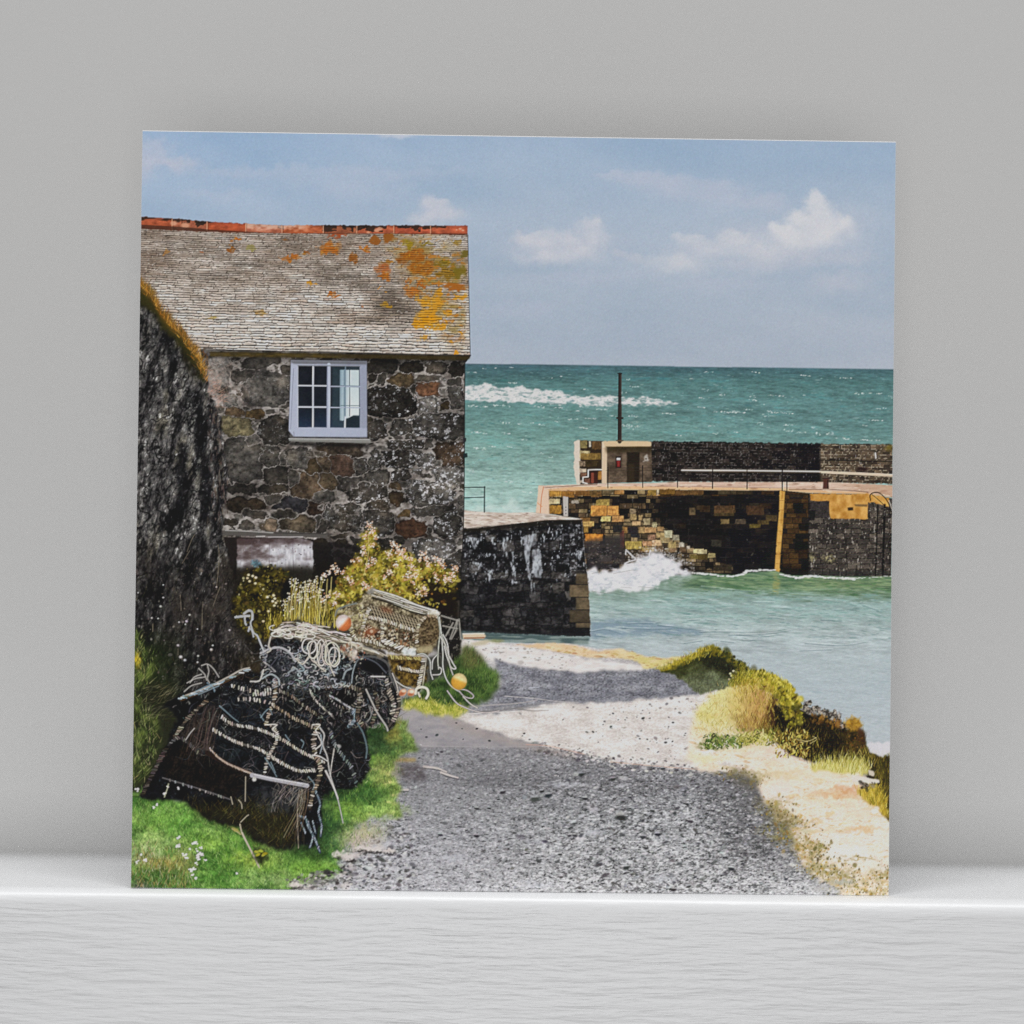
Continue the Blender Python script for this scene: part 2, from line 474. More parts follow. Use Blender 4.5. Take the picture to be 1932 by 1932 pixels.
def paint_roof():
    # ridge line / eave line as functions of x
    rx = [255, 267, 325, 393, 466, 614, 747, 889]; ry = [433, 434, 437, 440.5, 441.5, 443.5, 443.8, 446]
    ex = [255, 405, 600, 780, 895]; ey = [664, 667.5, 670.5, 673.5, 676]
    M = poly([(255, 428), (393, 436), (466, 438), (889, 440), (891, 560), (893.5, 676), (780, 674.5), (600, 671.5), (405, 668.5), (255, 665)], soft=.5)
    box, m = M
    X, Y = xy(box)
    yt = np.interp(X, rx, ry); yb = np.interp(X, ex, ey)
    v = np.clip((Y - yt) / (yb - yt), -.05, 1.05)
    nz = noise(box, 55, 14, 61, 3)
    r = 62 * v - 12 * v * v + .28 * nz + .16 * noise(box, 12, 6, 62, 2)
    row = np.floor(r).astype(int)
    fr = r - row
    # slates: width per row and jitter
    wid = 22 + 18 * hsh(row, 1)
    u = (X + 37 * hsh(row, 2)) / wid + .25 * noise(box, 30, 4, 63, 1)
    k = np.floor(u).astype(int)
    fu = u - k
    bid = row * 131 + k
    h1, h2, h3 = hsh(bid, 3), hsh(bid, 4), hsh(bid, 5)
    light = mixc((174, 162, 151), (210, 199, 188), h1)
    light = mixc(light, (180, 150, 130), np.clip(h2 - .82, 0, 1) * 4 * .7)
    light = mixc(light, (150, 146, 140), np.clip(h3 - .8, 0, 1) * 5 * .8)
    big = noise(box, 90, 34, 64, 3)
    up = 1 - ss(v, .35, .75)
    dirt = np.clip(.16 + .42 * up + .42 * big + .3 * noise(box, 22, 7, 65, 3), 0, 1)
    col = mixc(light, (124, 108, 94), dirt * .85)
    # named darker patches
    for (cx, cy, a, b, s) in [(612, 508, 34, 18, .8), (640, 530, 44, 26, .7), (735, 570, 40, 26, .75), (770, 588, 44, 18, .8), (480, 500, 60, 14, .6), (400, 520, 60, 14, .45),
                              (700, 545, 40, 20, .5), (640, 590, 50, 10, .5), (380, 470, 90, 20, .3), (560, 460, 60, 16, .3), (760, 608, 40, 10, .6), (700, 610, 30, 8, .5)]:
        d = np.clip(1.2 - np.sqrt(((X - cx) / a) ** 2 + ((Y - cy) / b) ** 2) + .5 * noise(box, 16, 6, int(cx), 2), 0, 1)
        col = mixc(col, (98, 88, 78), d * s * (.45 + .55 * h3))
    # pale patch at the top right, pale lower rows
    d = np.clip(1.1 - np.sqrt(((X - 860) / 60) ** 2 + ((Y - 462) / 14) ** 2) + .4 * noise(box, 12, 5, 70, 2), 0, 1)
    col = mixc(col, (190, 184, 178), d * .8)
    # courses: shadow line under each slate edge, thin side joints
    fall = np.clip(.72 + .5 * ss(v, .2, .9) + .4 * noise(box, 26, 5, 66, 2), .25, 1.05)
    sh = ss(fr, .56, .76) * fall
    col = mixc(col, mixc((82, 71, 62), (58, 52, 48), ss(v, .3, .8)), np.clip(sh * 1.05, 0, 1))
    jn = np.clip(1.3 - np.minimum(fu, 1 - fu) * wid, 0, 1)
    col = mixc(col, (76, 67, 60), jn * .75)
    col = col + (1 - ss(fr, 0.0, .35))[..., None] * (12 * ss(v, .2, .9))[..., None]
    col = col * (1 + .075 * noise(box, 5, 2.2, 67, 2))[..., None]
    sp = noise(box, 4, 2.4, 68, 2)
    col = mixc(col, (70, 60, 52), ss(sp, .62, 1.0) * (.6 - .35 * ss(v, .4, .8)))
    col = mixc(col, (222, 214, 206), ss(-sp, .6, .95) * .45)
    put(M, col)
    # olive and yellow lichen bloom
    W = poly([(735, 452), (800, 448), (850, 470), (888, 480), (890, 560), (880, 660), (850, 640), (835, 600), (800, 560), (765, 500)], soft=14)
    n = noise(W[0], 18, 9, 71, 3)
    q = sub(W[0])
    W = mask(W, 1 - ss(xy(W[0])[0], 882, 890))
    put(mask(W, np.clip(.5 + .75 * n, 0, 1)), (146, 116, 40), .7)
    put(mask(W, ss(noise(W[0], 9, 5, 72, 3), .12, .6)), (180, 114, 32), .75)
    shade = sh

    def lich(x, y, a, b, col, s=.95, seed=0):
        box2, mm = ell(x, y, a * 1.12, b * 1.15, soft=.25, rough=6.5, rs=8, seed=int(x * 7 + y))
        o = (slice(box2[1] - box[1], box2[3] - box[1]), slice(box2[0] - box[0], box2[2] - box[0]))
        if mm.shape != shade[o].shape:
            put((box2, mm), col, s); return
        cc = mixc(col, np.asarray(col) * .55, shade[o] * .75)
        cc = mixc(cc, (205, 150, 40), ss(noise(box2, 5, 4, int(x), 2), .4, .9) * .45)
        n2 = noise(box2, 6, 4, int(y), 2)
        put((box2, mm * np.clip(1.0 + .55 * n2, 0, 1)), cc, s)
    O, Bn, Yl = (176, 104, 34), (146, 90, 34), (202, 142, 34)
    for x, y, a, b, c in [(450, 453, 8, 3, O), (434, 473, 6, 4, Bn), (553, 491, 17, 5, O), (582, 480, 6, 4, Bn), (591, 539, 9, 3.5, Yl), (543, 452, 5, 3, Bn), (626, 471, 18, 10, (178, 104, 34)),
                          (641, 446, 15, 5, (160, 80, 40)), (712, 454, 11, 7, Bn), (740, 451, 12, 6, Bn), (692, 474, 9, 4, O), (673, 491, 9, 7, Bn), (736, 498, 13, 4, (160, 110, 40)),
                          (770, 490, 12, 8, Bn), (790, 486, 20, 11, (162, 98, 30)), (802, 509, 23, 13, (160, 100, 32)), (728, 511, 11, 8, (170, 100, 54)), (730, 525, 10, 5, O), (775, 532, 5, 3, O),
                          (783, 553, 13, 8, O), (866, 545, 18, 6, (162, 98, 32)), (836, 557, 8, 8, Yl), (820, 574, 22, 12, Yl), (797, 568, 9, 4, Yl), (875, 565, 9, 5, Yl), (814, 601, 21, 12, Yl),
                          (850, 594, 9, 5, Yl), (789, 614, 9, 4, Yl), (812, 612, 20, 9, (214, 142, 20)), (806, 622, 14, 4, Yl), (836, 620, 12, 4, Yl), (806, 639, 8, 5, Yl), (875, 631, 8, 3, Yl),
                          (864, 673, 6, 2.5, Yl), (726, 547, 5, 3, Yl), (633, 560, 13, 3.5, O), (736, 580, 10, 5, (168, 128, 40)), (690, 578, 4, 3, (150, 90, 60)), (776, 464, 8, 8, (150, 128, 30)),
                          (810, 462, 10, 4, (140, 120, 40)), (868, 460, 7, 4, (160, 130, 60)), (845, 500, 14, 6, (134, 112, 30)), (870, 515, 14, 12, (120, 104, 30)), (845, 520, 16, 9, (140, 108, 32)),
                          (382, 476, 5, 3, (160, 110, 80)), (315, 480, 4, 3, (160, 120, 70)), (884, 480, 6, 6, (112, 100, 40)), (800, 540, 9, 4, O), (480, 470, 9, 3, (150, 140, 90)),
                          (495, 593, 12, 4, (160, 130, 80)), (400, 604, 9, 3, (170, 150, 90)), (850, 612, 4, 4, Yl), (858, 650, 5, 3, (180, 130, 50))]:
        lich(x, y, a, b, c)
    # ridge tiles
    ry0 = [(255, 410.5), (267, 411.5), (325, 414.5), (378, 418.5), (394, 420.5), (466, 424.5), (535, 428), (615, 427.5), (748, 428), (889, 428)]
    ry1 = [(889, 446), (747, 443.5), (614, 443.5), (466, 441.5), (393, 440), (267, 434), (255, 433.5)]
    M = poly(ry0 + ry1, soft=.6, rough=1.0, rs=7, seed=80)
    box, m = M
    X, Y = xy(box)
    cuts = np.array([200, 327, 393.5, 467, 536, 614.5, 678, 748.5, 818.5, 900])
    i = np.searchsorted(cuts, X) - 1
    tones = np.array([(178, 84, 50), (170, 96, 70), (180, 78, 44), (186, 104, 76), (188, 92, 50), (152, 86, 56), (186, 92, 60), (184, 82, 54), (190, 88, 56)], np.float32)
    col = tones[np.clip(i, 0, 8)] * .72 + np.array([150, 104, 82], np.float32) * .28
    top = np.interp(X, [p[0] for p in ry0], [p[1] for p in ry0]); hgt = 15.5
    f = (Y - top) / hgt
    n = noise(box, 9, 5, 81, 3); n2 = noise(box, 30, 10, 82, 2)
    col = col * (1 + .14 * n)[..., None] * (1.05 - .12 * np.abs(f - .45) * 2)[..., None]
    moss = np.clip(ss(.30 - f + .22 * n + .25 * n2, 0, .25), 0, 1)
    wh = ((X > 467) & (X < 614)).astype(np.float32)
    put(M, col)
    put(mask(M, moss * (1 - .8 * wh) * (.25 + .75 * ss(n2, -.3, .4))), (58, 46, 38), .9)
    for x0, x1 in [(370, 392), (345, 362), (611, 640), (650, 672), (676, 735), (755, 800), (528, 540)]:
        q = ((X > x0) & (X < x1)).astype(np.float32)
        put(mask(M, q * ss(.62 - f + .5 * n, 0, .3)), (52, 43, 37), .85)
    put(mask(M, wh * np.clip(1.15 - f * 1.5 + .5 * n, 0, 1) * ss(np.sin((X - 467) / 34.0), -.9, .3)), (212, 176, 156), .75)
    for xc in cuts[1:-1]:
        put(mask(M, np.clip(1.4 - np.abs(X - xc), 0, 1)), (206, 152, 120), .75)
        put(mask(M, np.clip(1.2 - np.abs(X - xc - 2), 0, 1)), (96, 58, 44), .5)
    for x, y, r in [(875, 434, 2), (880, 437, 1.6), (868, 436, 1.2), (722, 434, 3), (716, 437, 3), (700, 441, 2), (330, 424, 4), (352, 428, 5)]:
        p = T([(x, y)])[0]; dab(p[0], p[1], r * 1.6, r, (214, 160, 130), .7)
    put(mask(M, ss(f, .9, 1.02)), (74, 50, 40), .7)
    line([(889.5, 446), (891.5, 560), (894, 676)], 1.6, (64, 62, 62), a=.7, smooth=False)


WALL = [('A2', [(920, 430, 90, 45, 112, .2), (880, 590, 110, 110, 104, .5), (1130, 580, 110, 62, 62, .2), (1290, 440, 190, 62, 60, .3), (1350, 700, 235, 155, 86, .45), (1000, 810, 75, 62, 96, .2),
                 (1240, 945, 92, 46, (78, 68, 52), .1), (1050, 925, 100, 42, (70, 61, 50), .1), (1075, 1065, 165, 100, (92, 88, 70), .3), (1430, 1110, 150, 132, 46, .6), (1240, 1075, 22, 40, 70, .2),
                 (1225, 1200, 72, 56, 74, .3), (1120, 1385, 190, 205, 68, .28), (1390, 1350, 100, 108, 54, .6), (1660, 1370, 130, 90, 76, .4), (1512, 1390, 44, 62, 62, .4), (1440, 1540, 132, 80, 50, .15),
                 (1620, 1570, 60, 84, 58, .3), (1830, 1450, 120, 82, (62, 56, 47), .2), (1120, 1668, 145, 54, 50, .15), (1430, 1668, 152, 44, 42, .1), (1750, 1650, 155, 140, (70, 62, 54), .3),
                 (1425, 1765, 72, 50, 64, .3), (1600, 1835, 175, 96, (44, 46, 53), .05), (1840, 1845, 92, 70, (48, 41, 38), .1), (1170, 1830, 195, 74, (50, 46, 42), .15), (1620, 700, 40, 90, 60, .3)]),
        ('B2', [(650, 480, 155, 66, 44, .05), (920, 500, 112, 56, 42, .05), (1160, 495, 112, 60, 46, .1), (1355, 515, 92, 60, 44, .1), (536, 600, 42, 48, 44, 0), (630, 608, 50, 50, 52, .1),
                 (830, 618, 130, 62, (66, 58, 46), .05), (1095, 606, 110, 34, 60, .2), (1340, 640, 80, 52, 48, .1), (1082, 700, 110, 72, (74, 54, 43), .1), (948, 720, 36, 56, 50, .2), (1350, 770, 84, 122, 78, .5),
                 (735, 830, 238, 146, 47, .75), (1082, 868, 98, 84, 78, .9), (1226, 808, 32, 24, 44, 0), (1242, 872, 52, 38, (50, 46, 38), .1), (590, 1095, 98, 88, 58, .9), (825, 1080, 100, 74, 57, .6),
                 (1190, 1060, 245, 118, 64, .95), (724, 1170, 26, 20, 42, 0), (880, 1240, 190, 44, 44, .9), (1100, 1238, 46, 46, 62, .4), (1310, 1328, 144, 124, (62, 54, 48), .6), (800, 1370, 155, 98, 52, 1.15),
                 (580, 1390, 60, 84, 62, .9), (1062, 1402, 84, 72, 80, 1.1), (992, 1312, 54, 22, 60, .7), (1195, 1412, 62, 32, 66, .6), (250, 1420, 122, 126, (72, 60, 55), .2), (430, 1450, 82, 82, 56, .7),
                 (66, 1440, 82, 92, (68, 60, 52), .2), (600, 1560, 112, 80, 60, .7), (830, 1540, 98, 56, 52, .8), (985, 1502, 44, 32, 66, .8), (1290, 1556, 144, 100, 88, 1.1), (1100, 1720, 235, 112, 66, 1.15),
                 (500, 1700, 195, 92, 50, .85), (780, 1640, 52, 40, (60, 52, 42), .2), (790, 1760, 84, 62, (46, 41, 36), .3), (895, 1775, 24, 36, 46, .1), (330, 1620, 122, 72, 60, .5), (110, 1600, 104, 82, (62, 56, 48), .3),
                 (240, 1290, 210, 74, (60, 55, 51), .15), (50, 1330, 72, 32, 58, .1), (600, 1832, 112, 52, 46, .6), (1150, 1880, 225, 52, 54, .6), (60, 1752, 124, 60, 60, .3), (40, 1842, 52, 42, 46, .1), (300, 1885, 134, 72, 54, .8)]),
        ('B3', [(260, 130, 195, 122, 56, .8), (600, 160, 155, 112, 56, .6), (930, 228, 155, 84, (74, 57, 48), .05), (1280, 170, 122, 132, 64, 1.0), (30, 160, 42, 72, 50, .3), (860, 84, 64, 32, (72, 62, 46), .1),
                 (1110, 250, 26, 46, 48, .1), (240, 300, 92, 26, 52, .1), (1150, 430, 205, 102, 76, 1.0), (420, 370, 72, 62, 50, .2), (240, 372, 84, 42, 40, .1), (650, 370, 122, 62, 48, .7), (1330, 560, 92, 124, 54, .8),
                 (1120, 600, 120, 70, 50, .6), (820, 330, 60, 34, 50, .5), (1340, 800, 80, 110, 44, .5)]),
        ('A3', [(1000, 160, 62, 40, 42, .1), (1170, 190, 92, 42, 58, .2), (1392, 190, 84, 70, (86, 79, 72), .1), (1680, 180, 195, 72, (66, 62, 56), .2), (1230, 60, 135, 52, 52, .2), (1560, 60, 135, 62, 46, .1),
                 (1900, 500, 92, 180, 38, 0), (1900, 190, 60, 80, 56, .2)])]


def paint_wall():
    M = poly([(380, 662), (896, 674), (884, 690), (883, 700), (882, 900), (880, 1010), (876, 1100), (872, 1200), (420, 1200), (400, 800)], soft=.5)
    box, m = M
    X, Y = xy(box)
    S = []
    r = np.random.default_rng(5)
    for c, L in WALL:
        ox, oy, f = CR[c]
        for (x, y, a, b, col, li) in L:
            S.append((ox + x * f, oy + y * f, a * f, b * f, col, li))
    # small packing stones where the big ones leave room
    tries = 0
    while tries < 2600:
        tries += 1
        x, y = r.uniform(385, 884), r.uniform(676, 1200)
        a = r.uniform(3, 13); b = a * r.uniform(.4, .8)
        if all(((x - s[0]) / (s[2] + a * .85)) ** 2 + ((y - s[1]) / (s[3] + b * .85)) ** 2 > 1 for s in S):
            S.append((x, y, a, b, int(r.uniform(42, 74)), r.uniform(.1, .7)))
    wx = noise(box, 15, 13, 101, 4, gain=.6) * 5.2; wy = noise(box, 15, 13, 102, 4, gain=.6) * 4.6
    d1 = np.full(X.shape, 9., np.float32); d2 = d1.copy(); idx = np.zeros(X.shape, np.int32); sc = np.ones(X.shape, np.float32)
    for k, (cx, cy, a, b, col, li) in enumerate(S):
        p = T([(cx, cy)])[0]
        bb = clampbox(p[0] - a * 1.8 - 6, p[1] - b * 1.8 - 6, p[0] + a * 1.8 + 6, p[1] + b * 1.8 + 6)
        bb = (max(bb[0], box[0]), max(bb[1], box[1]), min(bb[2], box[2]), min(bb[3], box[3]))
        if bb[2] <= bb[0] or bb[3] <= bb[1]:
            continue
        o = (slice(bb[1] - box[1], bb[3] - box[1]), slice(bb[0] - box[0], bb[2] - box[0]))
        e = 2.6 + 1.2 * r.uniform()
        th = math.radians(r.normal(0, 5))
        dx = (X[o] + wx[o] - cx); dy = (Y[o] + wy[o] - cy)
        dx, dy = dx * math.cos(th) + dy * math.sin(th), -dx * math.sin(th) + dy * math.cos(th)
        d = (np.abs(dx / a) ** e + np.abs(dy / b) ** e) ** (1 / e)
        cl = d < d1[o]
        d2[o] = np.where(cl, d1[o], np.minimum(d2[o], d)); idx[o] = np.where(cl, k, idx[o])
        sc[o] = np.where(cl, min(a, b), sc[o]); d1[o] = np.where(cl, d, d1[o])
    cols = np.array([(s[4],) * 3 if np.isscalar(s[4]) else s[4] for s in S], np.float32)
    cols = cols + np.random.default_rng(8).normal(0, 4, (len(S), 1)) + np.array([1.5, 0, -1.5])
    lic = np.array([s[5] for s in S], np.float32)[idx]
    inside = np.clip((1.12 - d1) * sc / 1.8, 0, 1) * np.clip((d2 - d1) * sc / 2.2 + .05, 0, 1)
    n1 = noise(box, 26, 20, 103, 3); n2 = noise(box, 6, 5, 104, 3); n3 = noise(box, 3.0, 2.6, 105, 2)
    st = (cols[idx] * 1.10 + (3, 1, -2)) * (1.02 + .22 * n1 + .26 * n2)[..., None]
    # stone faces darken towards their rims
    st = st * (1.0 - .30 * ss(d1, .70, 1.02))[..., None]
    mort = mixc((104, 97, 91), (168, 162, 157), np.clip(.42 + .5 * n1 + .4 * n2, 0, 1))
    mort = mixc(mort, (66, 61, 57), ss(noise(box, 16, 10, 106, 3), .15, .75) * .85)
    col = mixc(mort, st, inside)
    # lichen freckles
    side = .45 + .75 * ss(X, 640, 830)
    th = .70 - .50 * np.clip(lic, 0, 1.2)
    sp = noise(box, 6.5, 5.6, 107, 4, gain=.72)
    patch = .5 + .6 * ss(noise(box, 22, 18, 108, 2), -.5, .6)
    f1 = ss(sp, th, th + .62) * np.clip(lic * side * patch * 1.5, 0, 1) * inside
    col = mixc(col, mixc((128, 126, 126), (198, 196, 197), np.clip(.45 + n3 * .7 + .3 * n2, 0, 1)), np.clip(f1 * 1.15, 0, 1))
    f2 = ss(noise(box, 2.6, 2.4, 109, 2), .72, 1.05) * np.clip(.25 + lic, 0, 1) * inside
    col = mixc(col, (168, 164, 160), f2 * .35)
    br = noise(box, 40, 34, 112, 2)
    col = col * (1 + .16 * br)[..., None] + (ss(br, .2, .9) * inside)[..., None] * np.array([9, 6, 2])
    col = mixc(col, (26, 25, 26), ss(-sp, .62, 1.0) * .5 * inside)
    # eave shadow, darker foot
    col = col * (1 - .62 * (1 - ss(Y - np.interp(X, [405, 893], [668, 676]), 2, 30)) * (.55 + .45 * ss(X, 560, 720)))[..., None]
    col = col * (1 - .12 * ss(Y, 1010, 1120))[..., None]
    put(M, col)
    # left end: pale rough patches near the rock
    for (x, y, a, b) in [(404, 735, 20, 44), (420, 700, 24, 30), (440, 740, 40, 24)]:
        B = ell(x, y, a, b, soft=.5, rough=8, rs=9, seed=x)
        n = noise(B[0], 7, 3, x, 3, ang=60)
        put(mask(B, np.clip(.25 + .6 * n, 0, 1)), (165, 148, 138), .65)
    put(poly([(399, 668), (893, 676), (893.5, 680), (887, 684), (640, 680), (399, 677)], soft=1.2), (72, 60, 30), .8)
    B = poly([(399, 668), (650, 672), (650, 679), (399, 676)], soft=1); put(mask(B, np.clip(.4 + .6 * noise(B[0], 12, 4, 9, 2), 0, 1)), (110, 92, 40), .7)
    line([(398, 669), (600, 672.5), (893, 677)], 1.5, (60, 50, 30), a=.6)
    line([(883.5, 690), (882.5, 900), (880.5, 1010), (875, 1110), (872, 1190)], 2.2, (36, 34, 34), a=.7)
    # brackets on the corner
    put(poly([(880, 832), (886, 831), (886, 838), (881, 841)], soft=.5), (48, 50, 54)); put(poly([(880, 861), (888, 860), (889, 868), (881, 870)], soft=.5), (40, 54, 56))
    # window
    put(poly([(552, 682), (697, 684), (699, 829), (700, 838), (548, 836), (549, 800)], soft=1), (60, 58, 60), .6)
    fr = poly([(553, 684), (697, 686), (697.5, 830), (558, 829), (548.5, 818)], soft=.6)
    fx, fy = xy(fr[0])
    put(fr, mixc((166, 171, 188), (146, 151, 168), np.clip(.4 + .4 * noise(fr[0], 20, 12, 120, 2) + .012 * (fx - 620), 0, 1)))
    put(poly([(553, 684), (697, 686), (697, 692), (560, 691), (553, 689)], soft=1.2), (104, 104, 108), .85)
    line([(558, 700), (552, 815)], 1.2, (120, 124, 140), a=.7); line([(558, 820), (559, 829), (697, 830.5)], 1.3, (112, 114, 124), a=.7, smooth=False)
    G = poly([(566, 694), (683.5, 695), (684, 812.5), (566.5, 811.5)], soft=.5)
    gx, gy = xy(G[0])
    g = ramp(G[0], [(690, (34, 38, 46)), (770, (34, 40, 50)), (812, (44, 60, 82))])
    g = mixc(g, (62, 80, 88), ss(gx, 628, 634) * .55)
    g = g + (noise(G[0], 16, 20, 121, 2) * 5)[..., None]
    put(G, g)
    Lp = poly([(646, 702), (682.5, 702.5), (682.5, 770), (682.5, 789), (672, 788.5), (664, 793), (657, 795), (652, 799), (645.5, 798)], soft=.7)
    lx, ly = xy(Lp[0])
    put(Lp, mixc((150, 172, 184), (202, 212, 212), ss(lx, 646, 668) * .8 + .3 * ss(ly, 720, 790)), .95)
    for x in (655,):
        line([(x, 703), (x, 796)], 4, (112, 134, 146), a=.8, smooth=False)
    line([(664.5, 700), (664.5, 790)], 1.5, (66, 82, 92), smooth=False)
    line([(648, 733), (683, 734)], 3.6, (112, 128, 142), a=.9); line([(648, 770), (683, 770.5)], 1.6, (88, 104, 112), a=.8)
    put(poly([(657, 796), (664, 793), (672, 789), (680, 791), (682.5, 795), (683, 811), (657, 811)], soft=.6), (42, 54, 62))
    put(poly([(633, 699), (645, 702), (645, 808), (633, 806)], soft=3), (56, 74, 82), .6)
    w = (182, 188, 206)
    for x0, x1 in ((595, 594.5),):
        line([(x0, 694), (x1, 812)], 3.0, w, smooth=False)
    for y in (732.5, 773):
        line([(566, y - .5), (622, y)], 2.6, w, smooth=False)
    for y in (733.5, 773.5):
        line([(628, y), (684, y + .6)], 2.2, (160, 168, 184), smooth=False, a=.9)
    line([(656, 790), (655.5, 812)], 3.0, (186, 194, 206), smooth=False); line([(656.5, 695), (656, 790)], 2.2, (120, 136, 150), smooth=False, a=.8)
    line([(625, 692), (624, 812)], 6.4, (170, 176, 192), smooth=False); line([(622.2, 694), (621, 812)], 1.4, (120, 126, 146), smooth=False)
    line([(566, 694), (566, 812)], 1.4, (200, 204, 214), smooth=False, a=.6)
    line([(566, 694), (684, 695.3)], 1.6, (120, 122, 128), smooth=False)
    put(poly([(560, 812), (697, 813), (697, 829), (560, 827.5)], soft=.8), (166, 172, 190), .8)
    put(poly([(549, 832), (702, 834), (705, 836), (704, 842), (549, 838)], soft=.6), (136, 135, 130)); line([(549, 833), (702, 834.5)], 1.4, (168, 167, 164), smooth=False)
    put(poly([(548, 839), (706, 843), (700, 850), (550, 846)], soft=2), (30, 28, 27), .75)
    # the old lintel and boarded opening
    put(poly([(425, 1007), (622, 1013), (622, 1021), (425, 1017)], soft=.6, rough=1), (92, 88, 84))
    line([(428, 1007.5), (470, 1009), (520, 1012)], 2.2, (152, 148, 144), a=.9); line([(520, 1012), (620, 1014)], 1.6, (66, 62, 60))
    Bd = poly([(425, 1020), (596, 1024), (597, 1092), (440, 1110)], soft=.6)
    put(Bd, (44, 38, 36))
    Bd = poly([(450, 1023), (572, 1022), (594, 1028), (596, 1086), (590, 1100), (548, 1120), (450, 1110)], soft=.8, rough=1.5, rs=8)
    bx, by = xy(Bd[0])
    n = noise(Bd[0], 16, 10, 130, 3); n2 = noise(Bd[0], 4, 12, 131, 2)
    wear = np.clip(ss(by, 1022, 1052) * .75 + ss(bx, 480, 540) * .55 - .3 + .55 * n, 0, 1)
    put(Bd, mixc((98, 84, 82), mixc((176, 174, 180), (208, 206, 210), np.clip(.5 + .6 * n2, 0, 1)), wear))
    for x0, x1 in ((478, 478), (512, 511), (556, 558)):
        line([(x0, 1030), (x1, 1100)], 1.1, (120, 108, 116), a=.6)
    put(poly([(450, 1020), (580, 1022), (580, 1032), (450, 1034)], soft=2), (70, 54, 54), .55)
    line([(487, 1019), (503, 1018.5)], 2, (176, 170, 166)); line([(510, 1020), (575, 1019.5)], 2.4, (170, 164, 164), a=.8)
    flecks(mask(Bd, np.clip(n, 0, 1)), 70, 1.0, [(70, 58, 56), (110, 94, 96)], (.6, 1.4), (60, 120), .7)
    put(poly([(596, 1030), (640, 1030), (690, 1040), (690, 1100), (598, 1096)], soft=2), (34, 31, 31), .8)
    put(poly([(600, 1086), (640, 1084), (680, 1100), (640, 1110), (600, 1100)], soft=1.5, rough=3), (84, 80, 80), .5)
    put(poly([(430, 1080), (880, 1080), (874, 1200), (440, 1210)], soft=5), (30, 28, 27), .55)


